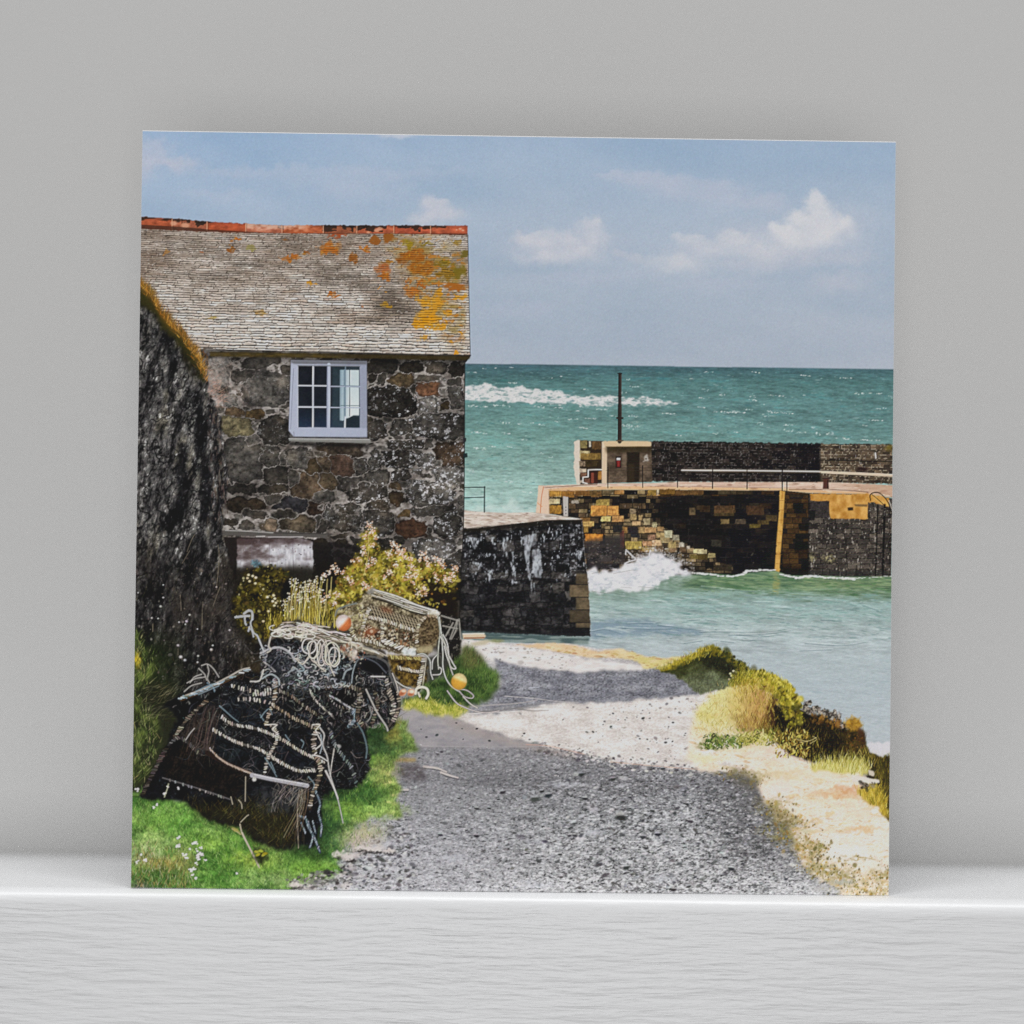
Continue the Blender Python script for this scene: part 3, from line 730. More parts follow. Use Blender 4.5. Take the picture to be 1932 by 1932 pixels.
def paint_pier():
    # parapet wall
    M = poly([(1236, 837), (1330, 838.5), (1560, 841.5), (1697, 843.5), (1697, 918), (1236, 914)], soft=.6, rough=1.6, rs=5, seed=201)
    box, m = M
    X, Y = xy(box)
    bid, dist, fy, dx, dy = courses(X, Y - .012 * (X - 1236), 6.2, 5, 15, 3)
    n = noise(box, 12, 8, 202, 3); n2 = noise(box, 3.5, 3, 203, 2)
    col = mixc((30, 26, 26), (62, 54, 49), hsh(bid, 1)) * (1 + .25 * n)[..., None]
    lit = ss(X, 1556, 1562)
    col = mixc(col, mixc((84, 72, 58), (132, 112, 88), hsh(bid, 2)) * (1 + .2 * n)[..., None], lit * (.35 + .65 * hsh(bid, 3)))
    up = ss(n2 + .5 * hsh(bid, 4) - .1, .15, .8)
    col = mixc(col, (104, 98, 94), np.clip(1.3 - dist, 0, 1) * up * .75)
    col = mixc(col, (176, 160, 134), lit * np.clip(1.2 - dist, 0, 1) * ss(n2, -.2, .5) * .7)
    col = mixc(col, (24, 21, 22), ss(X, 1500, 1530) * (1 - lit) * .6)
    col = mixc(col, (150, 146, 146), ss(noise(box, 2.2, 7, 204, 2), .7, 1.1) * .55)
    col = mixc(col, (26, 22, 22), np.clip(1.5 - np.abs(Y - 873 - .02 * (X - 1560)), 0, 1) * lit * .8)
    put(M, col)
    # sunlit bench ledge and the base below it
    line([(1296, 892.5), (1450, 893.5), (1562, 895), (1700, 901)], 2.6, (214, 194, 178), smooth=False)
    line([(1560, 896), (1700, 902.5)], 4.2, (206, 184, 160), smooth=False)
    line([(1296, 895.5), (1560, 897.5)], 1.8, (78, 64, 44), a=.8, smooth=False)
    # quay top
    Q = poly([(1024, 922), (1075, 920.5), (1140, 918), (1246, 917), (1290, 914.5), (1340, 915), (1560, 915), (1600, 916), (1697, 921), (1697, 944), (1640, 937), (1540, 935), (1487, 931), (1330, 930), (1153, 929), (1043, 934), (1022, 930)], soft=.7)
    qx, qy = xy(Q[0])
    n = noise(Q[0], 22, 3, 210, 3, ang=1)
    base = mixc((192, 160, 140), (216, 190, 172), np.clip(.5 + .6 * n, 0, 1))
    base = mixc(base, (176, 140, 112), ss(qx, 1560, 1690) * .55)
    put(Q, base)
    line([(1030, 926.5), (1084, 922.5), (1135, 920)], 1.4, (120, 88, 70), a=.8)
    put(poly([(1035, 929), (1100, 924), (1200, 923), (1340, 925), (1487, 927), (1545, 930), (1640, 934), (1697, 944), (1640, 938), (1540, 936), (1487, 931), (1330, 930.5), (1153, 930), (1043, 934)], soft=.8), (214, 168, 120), .75)
    line([(1245, 923), (1330, 923.5), (1487, 926.5)], 1, (128, 96, 80), a=.5)
    line([(1500, 929), (1590, 929.5), (1650, 934)], 1.5, (104, 74, 58), a=.75)
    flecks(Q, 90, .8, [(150, 110, 86), (230, 212, 196), (120, 90, 74)], (1.5, 5), (-3, 4), .5)
    # quay wall
    M = poly([(1040, 933), (1153, 930), (1330, 930.5), (1487, 931), (1540, 936), (1640, 938), (1697, 946), (1694, 1096), (1470, 1092), (1320, 1096), (1100, 1090), (1100, 985), (1040, 975)], soft=.6)
    box, m = M
    X, Y = xy(box)
    bid, dist, fy, dx, dy = courses(X, Y, 9.6, 12, 27, 11, .2)
    n = noise(box, 16, 12, 211, 3); n2 = noise(box, 3.2, 3, 212, 2); n3 = noise(box, 2.4, 9, 213, 2)
    h1, h2, h3 = hsh(bid, 1), hsh(bid, 2), hsh(bid, 3)
    dark = mixc((28, 26, 28), (46, 41, 40), h1)
    gold = mixc((112, 84, 48), (182, 134, 76), h2)
    tan = mixc((104, 90, 64), (166, 144, 104), h3)
    col = dark.copy()
    # chance of golden stone across the wall
    edge = np.interp(X, [1040, 1125, 1180, 1240, 1290, 1340, 1392], [960, 985, 1015, 1030, 1052, 1066, 1080])
    left = (1 - ss(X, 1225, 1262 + (Y - 940) * .55))
    pg = .30 * left + .5 * left * ss(Y, 990, 1020) * (1 - ss(Y - edge, 12, 26))
    top = 1 - ss(Y, 939, 946)
    pg = np.maximum(pg, top * np.where(X < 1130, .95, np.where(X < 1235, .75, .55)))
    pg = np.maximum(pg, .22 * (X > 1385) * (X < 1482) * (1 - ss(Y, 985, 1000)))
    isg = (h2 * .6 + hsh(bid, 7) * .4 < pg)
    col = np.where(isg[..., None], np.where((h3 > .55)[..., None], gold, tan) * np.where(X[..., None] > 1255, .55, 1), col)
    isb = (~isg) & (hsh(bid, 12) < .42 * left + .16) & (X < 1480)
    col = np.where(isb[..., None], mixc((58, 49, 40), (98, 80, 58), h3) * np.where(X[..., None] > 1255, .7, 1), col)
    rbl = ss(X, 1536, 1540)
    col = mixc(col, mixc((58, 53, 50), (96, 88, 80), h1), rbl)
    br = ss(X, 1486, 1489) * (1 - ss(X, 1535, 1538))
    col = mixc(col, mixc((58, 43, 25), (92, 70, 40), h2), br * np.where(hsh(bid, 9) > .22, 1, .15))
    low = ss(Y, 1066, 1086)
    col = col * (1 - .42 * low * br - .2 * low * (1 - rbl))[..., None]
    col = col * (1 + .2 * n + .14 * n2)[..., None]
    joint = np.clip(1.25 - dist, 0, 1)
    jc = mixc((24, 22, 22), (122, 112, 98), rbl * ss(n2 + n3 * .6, .0, .7))
    col = mixc(col, jc, joint * (.45 + .35 * rbl + .3 * left))
    col = mixc(col, (188, 182, 172), ss(n3 + .3 * n2, .62, 1.1) * (.55 * rbl + .28 * left + .06))
    dk = poly([(1244, 952), (1262, 944), (1330, 940), (1482, 946), (1478, 1090), (1330, 1090), (1300, 1062), (1270, 1040), (1248, 1000)], soft=4)
    put(M, col)
    bx, by = xy(dk[0])
    nn = noise(dk[0], 20, 14, 214, 3)
    put(mask(dk, np.clip(.5 + .5 * nn + .4 * ss(by, 960, 1030), 0, 1)), (25, 24, 27), .78)
    bb, dd, ff, _, _ = courses(bx + noise(dk[0], 20, 12, 217, 2) * 2, by, 10.5, 13, 30, 77, .25)
    put(mask(dk, np.clip(1.2 - dd, 0, 1) * ss(noise(dk[0], 9, 7, 218, 2), -.1, .7)), (70, 66, 64), .5)
    put(mask(dk, (hsh(bb, 2) > .72).astype(np.float32)), (52, 46, 42), .45)
    q = sub(dk[0])
    flecks(mask(dk, np.clip(nn, 0, 1)), 60, .8, [(90, 86, 84), (110, 100, 90), (60, 56, 56)], (1, 2.5), (-60, 60), .5)

    def blk(c, x, y, w, h, col, a=.95, s=10):
        B = poly([(x, y), (x + w, y + RNG.uniform(-3, 3)), (x + w + RNG.uniform(-3, 3), y + h), (x + RNG.uniform(-3, 3), y + h)], c, soft=.5, rough=.7, rs=5, seed=int(x + y))
        n = noise(B[0], 5, 4, int(x * 3 + y), 2); nv = noise(B[0], 2.2, 5, int(x + y * 5), 2)
        put(B, np.asarray(jit(col, s * .5)) * (1 + .16 * n + .14 * nv)[..., None], a)
    G, TN = (190, 134, 66), (168, 146, 100)
    # the stair flank running down to the water
    st = [(1150, 990), (1196, 985), (1198, 962), (1212, 962), (1214, 974), (1226, 974), (1228, 984), (1240, 984), (1242, 992), (1254, 993), (1256, 1002), (1268, 1003), (1270, 1008), (1280, 1008), (1281, 1016), (1292, 1017), (1294, 1030), (1306, 1031), (1308, 1038), (1318, 1038), (1320, 1044), (1340, 1043), (1358, 1050), (1362, 1066), (1392, 1074), (1393, 1088), (1340, 1088), (1310, 1078), (1270, 1056), (1235, 1044), (1190, 1046), (1150, 1040)]
    B = poly(st, soft=.7)
    sx_, sy_ = xy(B[0])
    b2_, d2_, f2_, _, _ = courses(sx_ + noise(B[0], 12, 9, 240, 2) * 1.5, sy_, 8.6, 9, 20, 31, .2)
    c_ = mixc((62, 53, 42), (156, 134, 98), hsh(b2_, 1)) * (1 + .2 * noise(B[0], 5, 4, 241, 2))[..., None]
    c_ = mixc(c_, (30, 27, 25), np.clip(1.4 - d2_, 0, 1) * .75)
    c_ = mixc(c_, (44, 39, 32), ss(sy_ - np.interp(sx_, [1196, 1240, 1290, 1340, 1392], [985, 995, 1025, 1050, 1078]), 22, 46) * .7)
    put(B, c_, .92)
    for i in range(1, len(st) - 12, 2):
        if st[i + 1][0] > st[i][0] + 6:
            line([st[i], st[i + 1]], 2.6, (196, 184, 152), a=.85, smooth=False)
    # named golden stones on the left run
    for (x, y, w, h, cc) in [(425, 1685, 120, 55, (176, 128, 58)), (550, 1690, 120, 60, (150, 112, 60)), (680, 1685, 140, 50, (120, 88, 46)), (820, 1690, 110, 50, (110, 84, 50)),
                             (420, 1765, 110, 50, (196, 176, 140)), (425, 1830, 120, 80, (160, 116, 50)), (880, 1770, 130, 60, (150, 124, 62)), (830, 1835, 150, 90, G), (990, 1835, 105, 90, (182, 130, 70)),
                             (640, 1780, 70, 30, (150, 144, 130)), (1380, 1680, 80, 50, (140, 110, 52)), (1490, 1670, 150, 50, (112, 82, 40)), (1640, 1680, 280, 45, (96, 72, 40)), (1465, 1670, 22, 60, (190, 170, 140))]:
        blk('C2', x, y, w, h, cc)
    for (x, y, w, h, cc) in [(830, 0, 150, 95, G), (990, 5, 105, 85, (190, 136, 72)), (930, 105, 90, 45, (206, 184, 120)), (1035, 100, 110, 55, (192, 142, 84)), (750, 155, 110, 45, (180, 150, 90)), (762, 200, 40, 60, (150, 120, 60)),
                             (775, 275, 170, 68, (198, 130, 52)), (1210, 80, 60, 60, TN), (1230, 150, 80, 40, (190, 160, 116)), (1290, 90, 40, 50, TN), (1340, 125, 62, 60, (150, 136, 104)), (1420, 160, 45, 50, (170, 156, 120)),
                             (1470, 205, 62, 40, (176, 140, 96)), (1290, 205, 60, 60, (168, 138, 98)), (1350, 210, 110, 50, (178, 136, 92)), (1540, 240, 76, 70, (186, 180, 150)), (1460, 260, 80, 50, TN), (1620, 285, 60, 50, (142, 134, 112)),
                             (1160, 345, 160, 75, (176, 152, 84)), (1330, 340, 90, 50, (190, 146, 112)), (1420, 330, 90, 60, (186, 150, 110)), (1220, 305, 60, 40, (160, 136, 100)), (1380, 280, 70, 50, (150, 118, 92)), (1580, 350, 70, 60, TN),
                             (1320, 395, 120, 45, (150, 128, 84)), (1500, 310, 90, 50, (166, 142, 104)), (1450, 385, 80, 60, (120, 96, 74)), (1680, 355, 50, 50, (190, 182, 160)), (1755, 390, 30, 30, (180, 170, 150)), (1590, 410, 70, 40, (134, 112, 84)),
                             (1690, 400, 60, 50, (104, 88, 64)), (1140, 205, 40, 60, (160, 120, 70)), (1110, 240, 40, 170, (92, 50, 38)), (1820, 420, 100, 40, (206, 188, 140)), (1790, 470, 140, 50, (112, 96, 52)), (1210, 30, 50, 50, (130, 118, 90)),
                             (1780, 20, 60, 70, (96, 82, 58)), (1850, 0, 70, 40, (82, 66, 50)), (900, 480, 130, 60, (110, 96, 84)), (1040, 190, 90, 70, (64, 62, 62)), (1190, 205, 90, 60, (50, 48, 50)), (1210, 270, 90, 40, (44, 42, 46))]:
        blk('C3', x, y, w, h, cc)
    put(poly([(760, 350), (1140, 270), (1150, 400), (1160, 560), (1000, 600), (790, 610)], 'C3', soft=3, rough=3), (66, 62, 64), .75)
    B = poly([(770, 380), (1140, 380), (1150, 600), (790, 620)], 'C3', soft=3)
    flecks(B, 160, .9, [(104, 98, 96), (130, 122, 114), (40, 38, 40)], (1, 2), (-20, 20), .6)
    for (x, y, w, h, cc) in [(140, 1870, 190, 60, (92, 74, 48)), (0, 1830, 100, 60, (74, 58, 44)), (460, 1850, 160, 70, (84, 66, 42))]:
        blk('D2', x, y, w, h, cc, .8)
    for (x, y, w, h, cc) in [(140, 0, 200, 70, (100, 74, 48)), (450, 0, 150, 75, (76, 58, 40)), (205, 130, 80, 45, (130, 108, 70)), (345, 130, 100, 45, (92, 78, 62)), (560, 140, 110, 40, (94, 76, 46)), (640, 90, 110, 60, (92, 78, 50)),
                             (480, 180, 110, 36, (104, 92, 42)), (110, 330, 100, 60, (64, 58, 54)), (-20, 425, 90, 40, (176, 164, 122)), (80, 460, 70, 40, (160, 148, 104)), (-20, 470, 90, 50, (84, 72, 36)), (50, 540, 85, 70, (28, 26, 28)), (150, 570, 160, 60, (64, 56, 46))]:
        blk('D3', x, y, w, h, cc, .85)
    # golden nib, shaded return, big golden stones on the right
    nib = poly([(770, 1690), (818, 1700), (812, 1932), (770, 1932)], 'D2', soft=.5)
    put(poly([(1482, 931), (1492, 933), (1488, 1000), (1483, 1060), (1481, 1092), (1472, 1090), (1476, 1030), (1481, 970)], soft=.6, rough=.8), (206, 160, 84))
    B = poly([(1482, 931), (1492, 933), (1488, 1000), (1483, 1060), (1481, 1092), (1472, 1090), (1476, 1030), (1481, 970)], soft=.6)
    put(mask(B, np.clip(noise(B[0], 5, 9, 220, 2), 0, 1)), (170, 120, 50), .6)
    for y in (950, 968, 987, 1008, 1030, 1052, 1070):
        line([(1474 + (1092 - y) * .06, y), (1484 + (1092 - y) * .06, y + .5)], 1, (140, 98, 46), a=.6)
    for pts in ([(1540, 937), (1600, 938), (1652, 937), (1690, 946), (1690, 962), (1660, 953), (1625, 955), (1575, 951), (1541, 951)], [(1577, 950), (1650, 952), (1649, 986), (1578, 984), (1574, 966)]):
        B = poly(pts, soft=.6, rough=1.2, rs=6, seed=9)
        n = noise(B[0], 9, 12, 221, 3)
        put(B, mixc((176, 124, 52), (214, 164, 92), np.clip(.5 + .6 * n, 0, 1)))
    put(poly([(1611, 963), (1622, 963), (1622, 969), (1612, 969)], soft=.6), (60, 48, 34)); put(poly([(1624, 957), (1650, 957), (1648, 962), (1626, 961)], soft=.7), (110, 90, 60), .8)
    for (x, y, w, h, cc) in [(1540, 952, 36, 30, (66, 62, 62)), (1537, 968, 14, 20, (30, 28, 28)), (1512, 1028, 24, 16, (34, 28, 22)), (1517, 994, 20, 14, (40, 32, 24))]:
        blk('', x, y, w, h, cc, .85)
    for (x, y, r1, r2) in [(1545, 1058, 6, 8), (1575, 1060, 12, 7)]:
        B = ell(x, y, r1, r2, soft=.5, rough=3, rs=4); put(mask(B, np.clip(.5 + .8 * noise(B[0], 3, 5, x, 2), 0, 1)), (176, 166, 120), .85)
    # left end of the quay, with the painted gauge board
    put(poly([(1024, 921), (1043, 930), (1044, 978), (1018, 975), (1021, 950)], soft=.7), (214, 184, 160))
    line([(1033, 925), (1029, 945), (1027, 974)], 1.8, (196, 122, 82), a=.8); line([(1022, 955), (1030, 962)], 2, (206, 140, 92), a=.6)
    put(poly([(1070, 942), (1080, 944), (1080, 982), (1071, 980)], soft=.5), (178, 172, 166)); line([(1080.5, 944), (1080.5, 982)], 1.6, (50, 46, 46), smooth=False)
    for y in (963, 969, 975):
        dab(*T([(1075.5, y)])[0], 1.2, 1.2, (80, 78, 80), .8)
    # pillar at the end of the parapet
    B = poly([(1101, 836), (1146, 837), (1146, 917), (1101, 920)], soft=.5); put(B, (58, 46, 34))
    put(poly([(1092, 838), (1099, 835), (1103, 836), (1102, 870), (1103, 919), (1096, 919), (1091, 890)], soft=.6, rough=1), (206, 192, 176))
    for (x, y, w, h, cc) in [(722, 1200, 70, 75, (118, 104, 66)), (810, 1205, 20, 60, (196, 184, 166)), (840, 1205, 90, 80, (96, 74, 42)), (720, 1300, 100, 70, (164, 148, 112)), (730, 1325, 195, 60, (134, 108, 60)), (715, 1400, 60, 50, (150, 134, 110)),
                             (780, 1395, 130, 60, (70, 54, 36)), (715, 1470, 70, 40, (178, 164, 144)), (730, 1515, 60, 40, (112, 84, 64)), (900, 1500, 40, 80, (150, 106, 50)), (770, 1570, 60, 40, (120, 84, 62)), (720, 1585, 40, 25, (190, 176, 160))]:
        blk('C2', x, y, w, h, cc)
    line([(1116, 918), (1108, 916), (1108, 906), (1118, 905), (1118, 892), (1144, 891.5)], 2.2, (216, 200, 184), smooth=False)
    put(poly([(825, 1500), (890, 1500), (895, 1620), (820, 1620)], 'C2', soft=.6), (72, 42, 34)); line([(845, 1520), (845, 1600)], 5, (140, 76, 58), 'C2', a=.9); line([(822, 1508), (892, 1508)], 2, (58, 36, 32), 'C2')
    # kiosk
    K = poly([(1150, 846), (1238, 846), (1240, 915), (1150, 917)], soft=.5)
    kx, ky = xy(K[0]); n = noise(K[0], 9, 7, 230, 3)
    kc = mixc((78, 66, 54), (118, 101, 85), np.clip(.5 + .7 * n, 0, 1)) * (1 - .35 * (1 - ss(ky, 848, 864)))[..., None]
    put(K, kc)
    put(poly([(1144, 838), (1154, 840), (1153, 918), (1144, 918)], soft=.6), (212, 190, 164)); put(mask(poly([(1145, 850), (1153, 850), (1153, 917), (1145, 917)], soft=.6), 1), (196, 170, 140), .5)
    put(poly([(1146, 837), (1236, 837.5), (1238, 840), (1238, 848), (1150, 848)], soft=.7, rough=.8), (204, 178, 142)); line([(1152, 848.5), (1238, 848)], 1.6, (104, 84, 40)); put(poly([(1150, 849), (1238, 849), (1238, 858), (1152, 860)], soft=2), (66, 56, 34), .6)
    put(poly([(1191, 858), (1216, 858), (1215, 915), (1192, 916)], soft=.8), (48, 40, 31)); put(poly([(1193, 880), (1206, 880), (1206, 914), (1193, 915)], soft=1.5), (66, 54, 38), .8)
    put(poly([(1170, 866), (1181, 866), (1181, 888), (1170, 888)], soft=.6), (54, 38, 34)); put(poly([(1172, 869), (1179, 869), (1179, 873), (1172, 873)], soft=.4), (202, 196, 192)); put(poly([(1172, 874), (1179, 874), (1178.5, 886), (1173, 886)], soft=.5), (128, 44, 42)); line([(1175.5, 876), (1175.5, 884)], 1.4, (176, 76, 70), a=.5)
    put(poly([(1222, 876), (1225, 867), (1229, 863), (1233, 870), (1234, 876)], soft=.8, rough=1.5, rs=4), (168, 160, 152)); dab(*T([(1228, 871)])[0], 2, 1.6, (110, 98, 88))
    put(poly([(1183, 862), (1191, 862), (1191, 880), (1184, 878)], soft=1.2, rough=1), (132, 114, 96), .5)
    for x in (1196, 1231):
        line([(1152, 893), (1240, 893)], .8, (70, 58, 50), a=.35)
    for y in (875, 888, 902):
        line([(1216, y), (1239, y)], 1, (84, 70, 58), a=.5)
    # mast
    line([(1178.5, 710), (1178.3, 770), (1177.8, 838)], 5.6, (58, 47, 44), w2=9, smooth=False)
    line([(1180.8, 712), (1181.3, 836)], 1.2, (120, 104, 96), a=.55, smooth=False); line([(1176.6, 712), (1174.6, 836)], 1.2, (32, 27, 28), a=.6, smooth=False)
    line([(1174.6, 708.5), (1182, 708.5)], 2.2, (50, 44, 46)); line([(1173, 793.5), (1183.5, 793.5)], 4, (56, 46, 44)); line([(1174.3, 752), (1182, 752)], 1.8, (50, 42, 42), a=.8); line([(1172, 836.5), (1184, 836.5)], 2.4, (96, 78, 60))
    # railings and bollard
    for x, y0, y1 in [(1155.5, 887, 926), (1221.5, 884, 925), (1288, 886, 925), (1354.5, 887, 927), (1420, 887, 928), (1487, 888, 930), (1496, 908, 933)]:
        line([(x, y0), (x, y1)], 2.3, (40, 36, 38), smooth=False)
    for d, a in ((0, .55), (19, .5)):
        line([(1155.5, 889 + d), (1221, 888 + d), (1288, 889 + d), (1420, 890 + d), (1487, 891 + d)], .9, (66, 56, 54), a=a)
    put(poly([(1565, 908), (1576, 908), (1575, 912), (1576, 928), (1564, 928), (1565, 914)], soft=.6), (92, 58, 50)); line([(1573.5, 911), (1573.5, 927)], 2, (52, 36, 34), a=.8); line([(1563.5, 908), (1577, 908)], 2.2, (60, 42, 40))
    put(ell(1640, 890, 10, 4, soft=.4, rough=2), (50, 32, 30), .85)
    line([(1664, 860), (1665, 869)], 2.6, (206, 200, 194)); put(ell(1690, 850, 7, 6, soft=.6, rough=2), (118, 104, 40), .8)
    # chains and ladder on the right
    line([(1655, 950), (1654, 940), (1661, 935), (1672, 936), (1684, 947), (1692, 962), (1696, 974)], 2.2, (44, 38, 32)); line([(1658, 939), (1668, 947), (1680, 958)], 1.6, (36, 32, 30)); line([(1665, 941), (1676, 939)], 1.4, (190, 160, 110), a=.7)
    for x0, x1, w in [(1669, 1664, 3.0), (1682, 1678, 4.2), (1692, 1691, 1.4)]:
        line([(x0, 958), (x1, 1093)], w, (24, 22, 23), smooth=False)
    for y in range(964, 1090, 7):
        line([(1666, y), (1681, y + .5)], 1.2, (44, 40, 38), a=.75, smooth=False)
    B = poly([(1650, 958), (1697, 966), (1694, 1090), (1655, 1090)], soft=2); flecks(B, 70, .8, [(150, 144, 134), (176, 170, 160)], (.5, 1), (60, 120), .6)
    line([(1690, 950), (1697, 970)], 1.2, (206, 196, 180), a=.8)


def paint_harbour():
    M = poly([(1090, 1090), (1300, 1092), (1345, 1088), (1400, 1092), (1430, 1086), (1472, 1083), (1500, 1092), (1600, 1094), (1700, 1094), (1700, 1500), (1400, 1330), (1230, 1260), (880, 1250), (880, 1195), (1090, 1195)], soft=.8)
    box, m = M
    X, Y = xy(box)
    base = ramp(box, [(1085, (118, 146, 130)), (1105, (108, 140, 116)), (1125, (126, 158, 140)), (1150, (146, 176, 170)), (1185, (158, 180, 178)), (1230, (166, 182, 185)), (1300, (166, 182, 188)), (1400, (172, 184, 190)), (1500, (186, 188, 194))])
    n1 = noise(box, 70, 9, 301, 3, ang=2); n2 = noise(box, 22, 3.4, 302, 3, ang=3); n3 = noise(box, 7, 1.8, 303, 2)
    g = (1 - ss(Y + 10 * n1 - .035 * (X - 1330), 1112, 1136)) * ss(X, 1265, 1330)
    base = mixc(base, mixc((70, 118, 82), (122, 150, 92), np.clip(.45 + .45 * n2 + ss(X, 1480, 1560) * .3, 0, 1)), g * .88)
    t = ss(Y, 1110, 1135) * (1 - ss(Y, 1160, 1200)) * ss(X, 1150, 1320)
    base = mixc(base, (132, 172, 166), t * np.clip(.5 + .5 * n2, 0, 1) * .8)
    base = mixc(base, (104, 148, 138), t * ss(n2 - n1 * .3, .35, .9) * .65)
    calm = 1 - .72 * ss(Y, 1215, 1270)
    lm = base @ np.array([.3, .59, .11], np.float32); base = lm[..., None] + (base - lm[..., None]) * .68
    base = base * (1 + calm * (.05 * n1 + .075 * n2) + .03 * n3)[..., None]
    put(M, base)
    rp = noise(box, 26, 4.2, 305, 3, ang=5, gain=.6) ; zone = ss(Y, 1118, 1140) * (1 - ss(Y, 1212, 1236)) * m
    q = sub(box); IMG[q] = mixc(IMG[q], (112, 138, 134), ss(rp, .45, .95) * zone * .5); IMG[q] = mixc(IMG[q], (190, 202, 202), ss(-rp, .45, .95) * zone * .4)
    # blue-dark patch of wall reflection
    D = poly([(1121, 1182), (1145, 1178), (1180, 1174), (1235, 1176), (1262, 1186), (1330, 1196), (1345, 1202), (1255, 1206), (1210, 1208), (1160, 1210), (1121, 1213)], soft=3, rough=5, rs=12, seed=311)
    n = noise(D[0], 20, 4, 312, 3, ang=4)
    put(mask(D, np.clip(.72 + .6 * n, 0, 1)), mixc((96, 118, 142), (126, 146, 160), np.clip(.5 + n, 0, 1)), .85)
    for p in [[(1190, 1185), (1215, 1184), (1240, 1184), (1255, 1181)], [(1182, 1193), (1230, 1195), (1290, 1194)], [(1122, 1200), (1150, 1196), (1180, 1204)], [(1250, 1188), (1320, 1196), (1350, 1200)], [(1130, 1208), (1150, 1210)],
              [(1330, 1201), (1380, 1200), (1440, 1201)], [(1400, 1206), (1460, 1204), (1510, 1196)], [(1385, 1206), (1450, 1208), (1480, 1206)], [(1305, 1179), (1330, 1177)], [(1340, 1177), (1360, 1180)], [(1410, 1217), (1435, 1216)],
              [(1370, 1218), (1395, 1220)], [(1440, 1211), (1462, 1209)], [(1460, 1173), (1490, 1176)], [(1430, 1144), (1470, 1145)], [(1330, 1115), (1400, 1122), (1450, 1124)], [(1560, 1178), (1600, 1179)], [(1300, 1222), (1335, 1217)],
              [(1530, 1222), (1600, 1226), (1650, 1219)], [(1640, 1150), (1670, 1160)], [(1520, 1236), (1580, 1234)]]:
        line(p, 2.0, (96, 116, 122), a=.42, w2=.8)
        line([(x + 3, y - 2.5) for x, y in p], 1.6, (196, 206, 206), a=.4, w2=.8)
    S = poly([(1125, 1125), (1690, 1135), (1690, 1215), (1400, 1220), (1125, 1215)], soft=0)
    flecks(S, 420, .8, [(194, 206, 206), (120, 146, 146), (104, 136, 134)], (3, 9), (-4, 10), .38)
    S = poly([(1330, 1092), (1690, 1096), (1690, 1130), (1330, 1128)], soft=0)
    flecks(S, 240, .8, [(70, 112, 70), (150, 172, 130), (92, 132, 90)], (3, 8), (-2, 8), .45)
    S = poly([(1400, 1225), (1690, 1215), (1690, 1420)], soft=0)
    flecks(S, 160, .8, [(186, 196, 200), (150, 168, 174)], (4, 10), (-3, 6), .3)
    # golden reflection and white rims
    B = poly([(1470, 1092), (1482, 1092), (1484, 1120), (1478, 1130), (1470, 1124)], soft=2, rough=3, rs=6); put(mask(B, np.clip(.6 + .6 * noise(B[0], 12, 3, 320, 2), 0, 1)), (168, 160, 96), .75)
    for p, w in [([(1318, 1088), (1345, 1090), (1385, 1094), (1408, 1091), (1420, 1085), (1440, 1083), (1471, 1082)], 3.4), ([(1483, 1090), (1500, 1094), (1520, 1098)], 2.6), ([(1510, 1098), (1535, 1094), (1560, 1095), (1600, 1098), (1625, 1099)], 4.0), ([(1600, 1096), (1640, 1097), (1692, 1094)], 1.4)]:
        q = crv(T(p), 8)
        for x, y in q:
            dab(x + RNG.normal(0, 1), y + RNG.normal(0, .6), RNG.uniform(2, 4.5), w * RNG.uniform(.3, .6), jit((208, 210, 206), 8), .8)
    put(poly([(1535, 1084), (1690, 1084), (1690, 1092), (1620, 1095), (1560, 1091), (1490, 1090), (1490, 1084)], soft=1.5), (48, 50, 48), .55)
    # breaking wave
    W = [(1108, 1084), (1125, 1082), (1145, 1081), (1176, 1078), (1200, 1070), (1216, 1060), (1236, 1051), (1250, 1049), (1262, 1052), (1284, 1065), (1304, 1080), (1318, 1087), (1300, 1092), (1275, 1100), (1255, 1106), (1251, 1116), (1222, 1117), (1196, 1122), (1170, 1121), (1147, 1126), (1121, 1124), (1108, 1120)]
    B = poly(W, soft=2.2, rough=7, rs=9, seed=330)
    n = noise(B[0], 14, 9, 331, 3); wx_, wy_ = xy(B[0])
    put(B, mixc((186, 190, 196), (222, 217, 220), np.clip(.72 + .5 * n, 0, 1)), .97)
    Bs = poly([(1300, 1085), (1330, 1095), (1290, 1110), (1258, 1118), (1262, 1104)], soft=3, rough=4); put(mask(Bs, np.clip(.3 + .5 * noise(Bs[0], 9, 4, 332, 2), 0, 1)), (182, 194, 190), .7)
    for _ in range(260):
        t = RNG.uniform(); x = 1190 + 130 * t; y = np.interp(x, [1190, 1216, 1245, 1290, 1320], [1070, 1058, 1047, 1066, 1084]) - abs(RNG.normal(-2, 8))
        p = T([(x, y)])[0]; dab(p[0], p[1], RNG.uniform(.6, 1.9), RNG.uniform(.6, 1.6), (214, 212, 214), .38, 0, .9)
    for p in [[(1192, 1046), (1200, 1054), (1208, 1062), (1196, 1066), (1188, 1070)], [(1188, 1072), (1205, 1071), (1220, 1066)], [(1190, 1044), (1189, 1052)], [(1236, 1045), (1234, 1054)]]:
        line(p, 2.6, (206, 204, 206), a=.8)
    wn = poly(W, soft=3); nn = noise(wn[0], 9, 5, 334, 3); put(mask(wn, ss(nn, .25, .8)), (160, 170, 174), .5); put(mask(wn, ss(-nn, .25, .8)), (230, 226, 228), .8)
    for p in [[(1125, 1089), (1140, 1086), (1160, 1087)], [(1166, 1089), (1200, 1083), (1215, 1084)], [(1125, 1122), (1150, 1126), (1180, 1121)], [(1180, 1115), (1200, 1116)], [(1214, 1114), (1240, 1116)]]:
        line(p, 1.4, (120, 124, 116), a=.45, w2=.6)


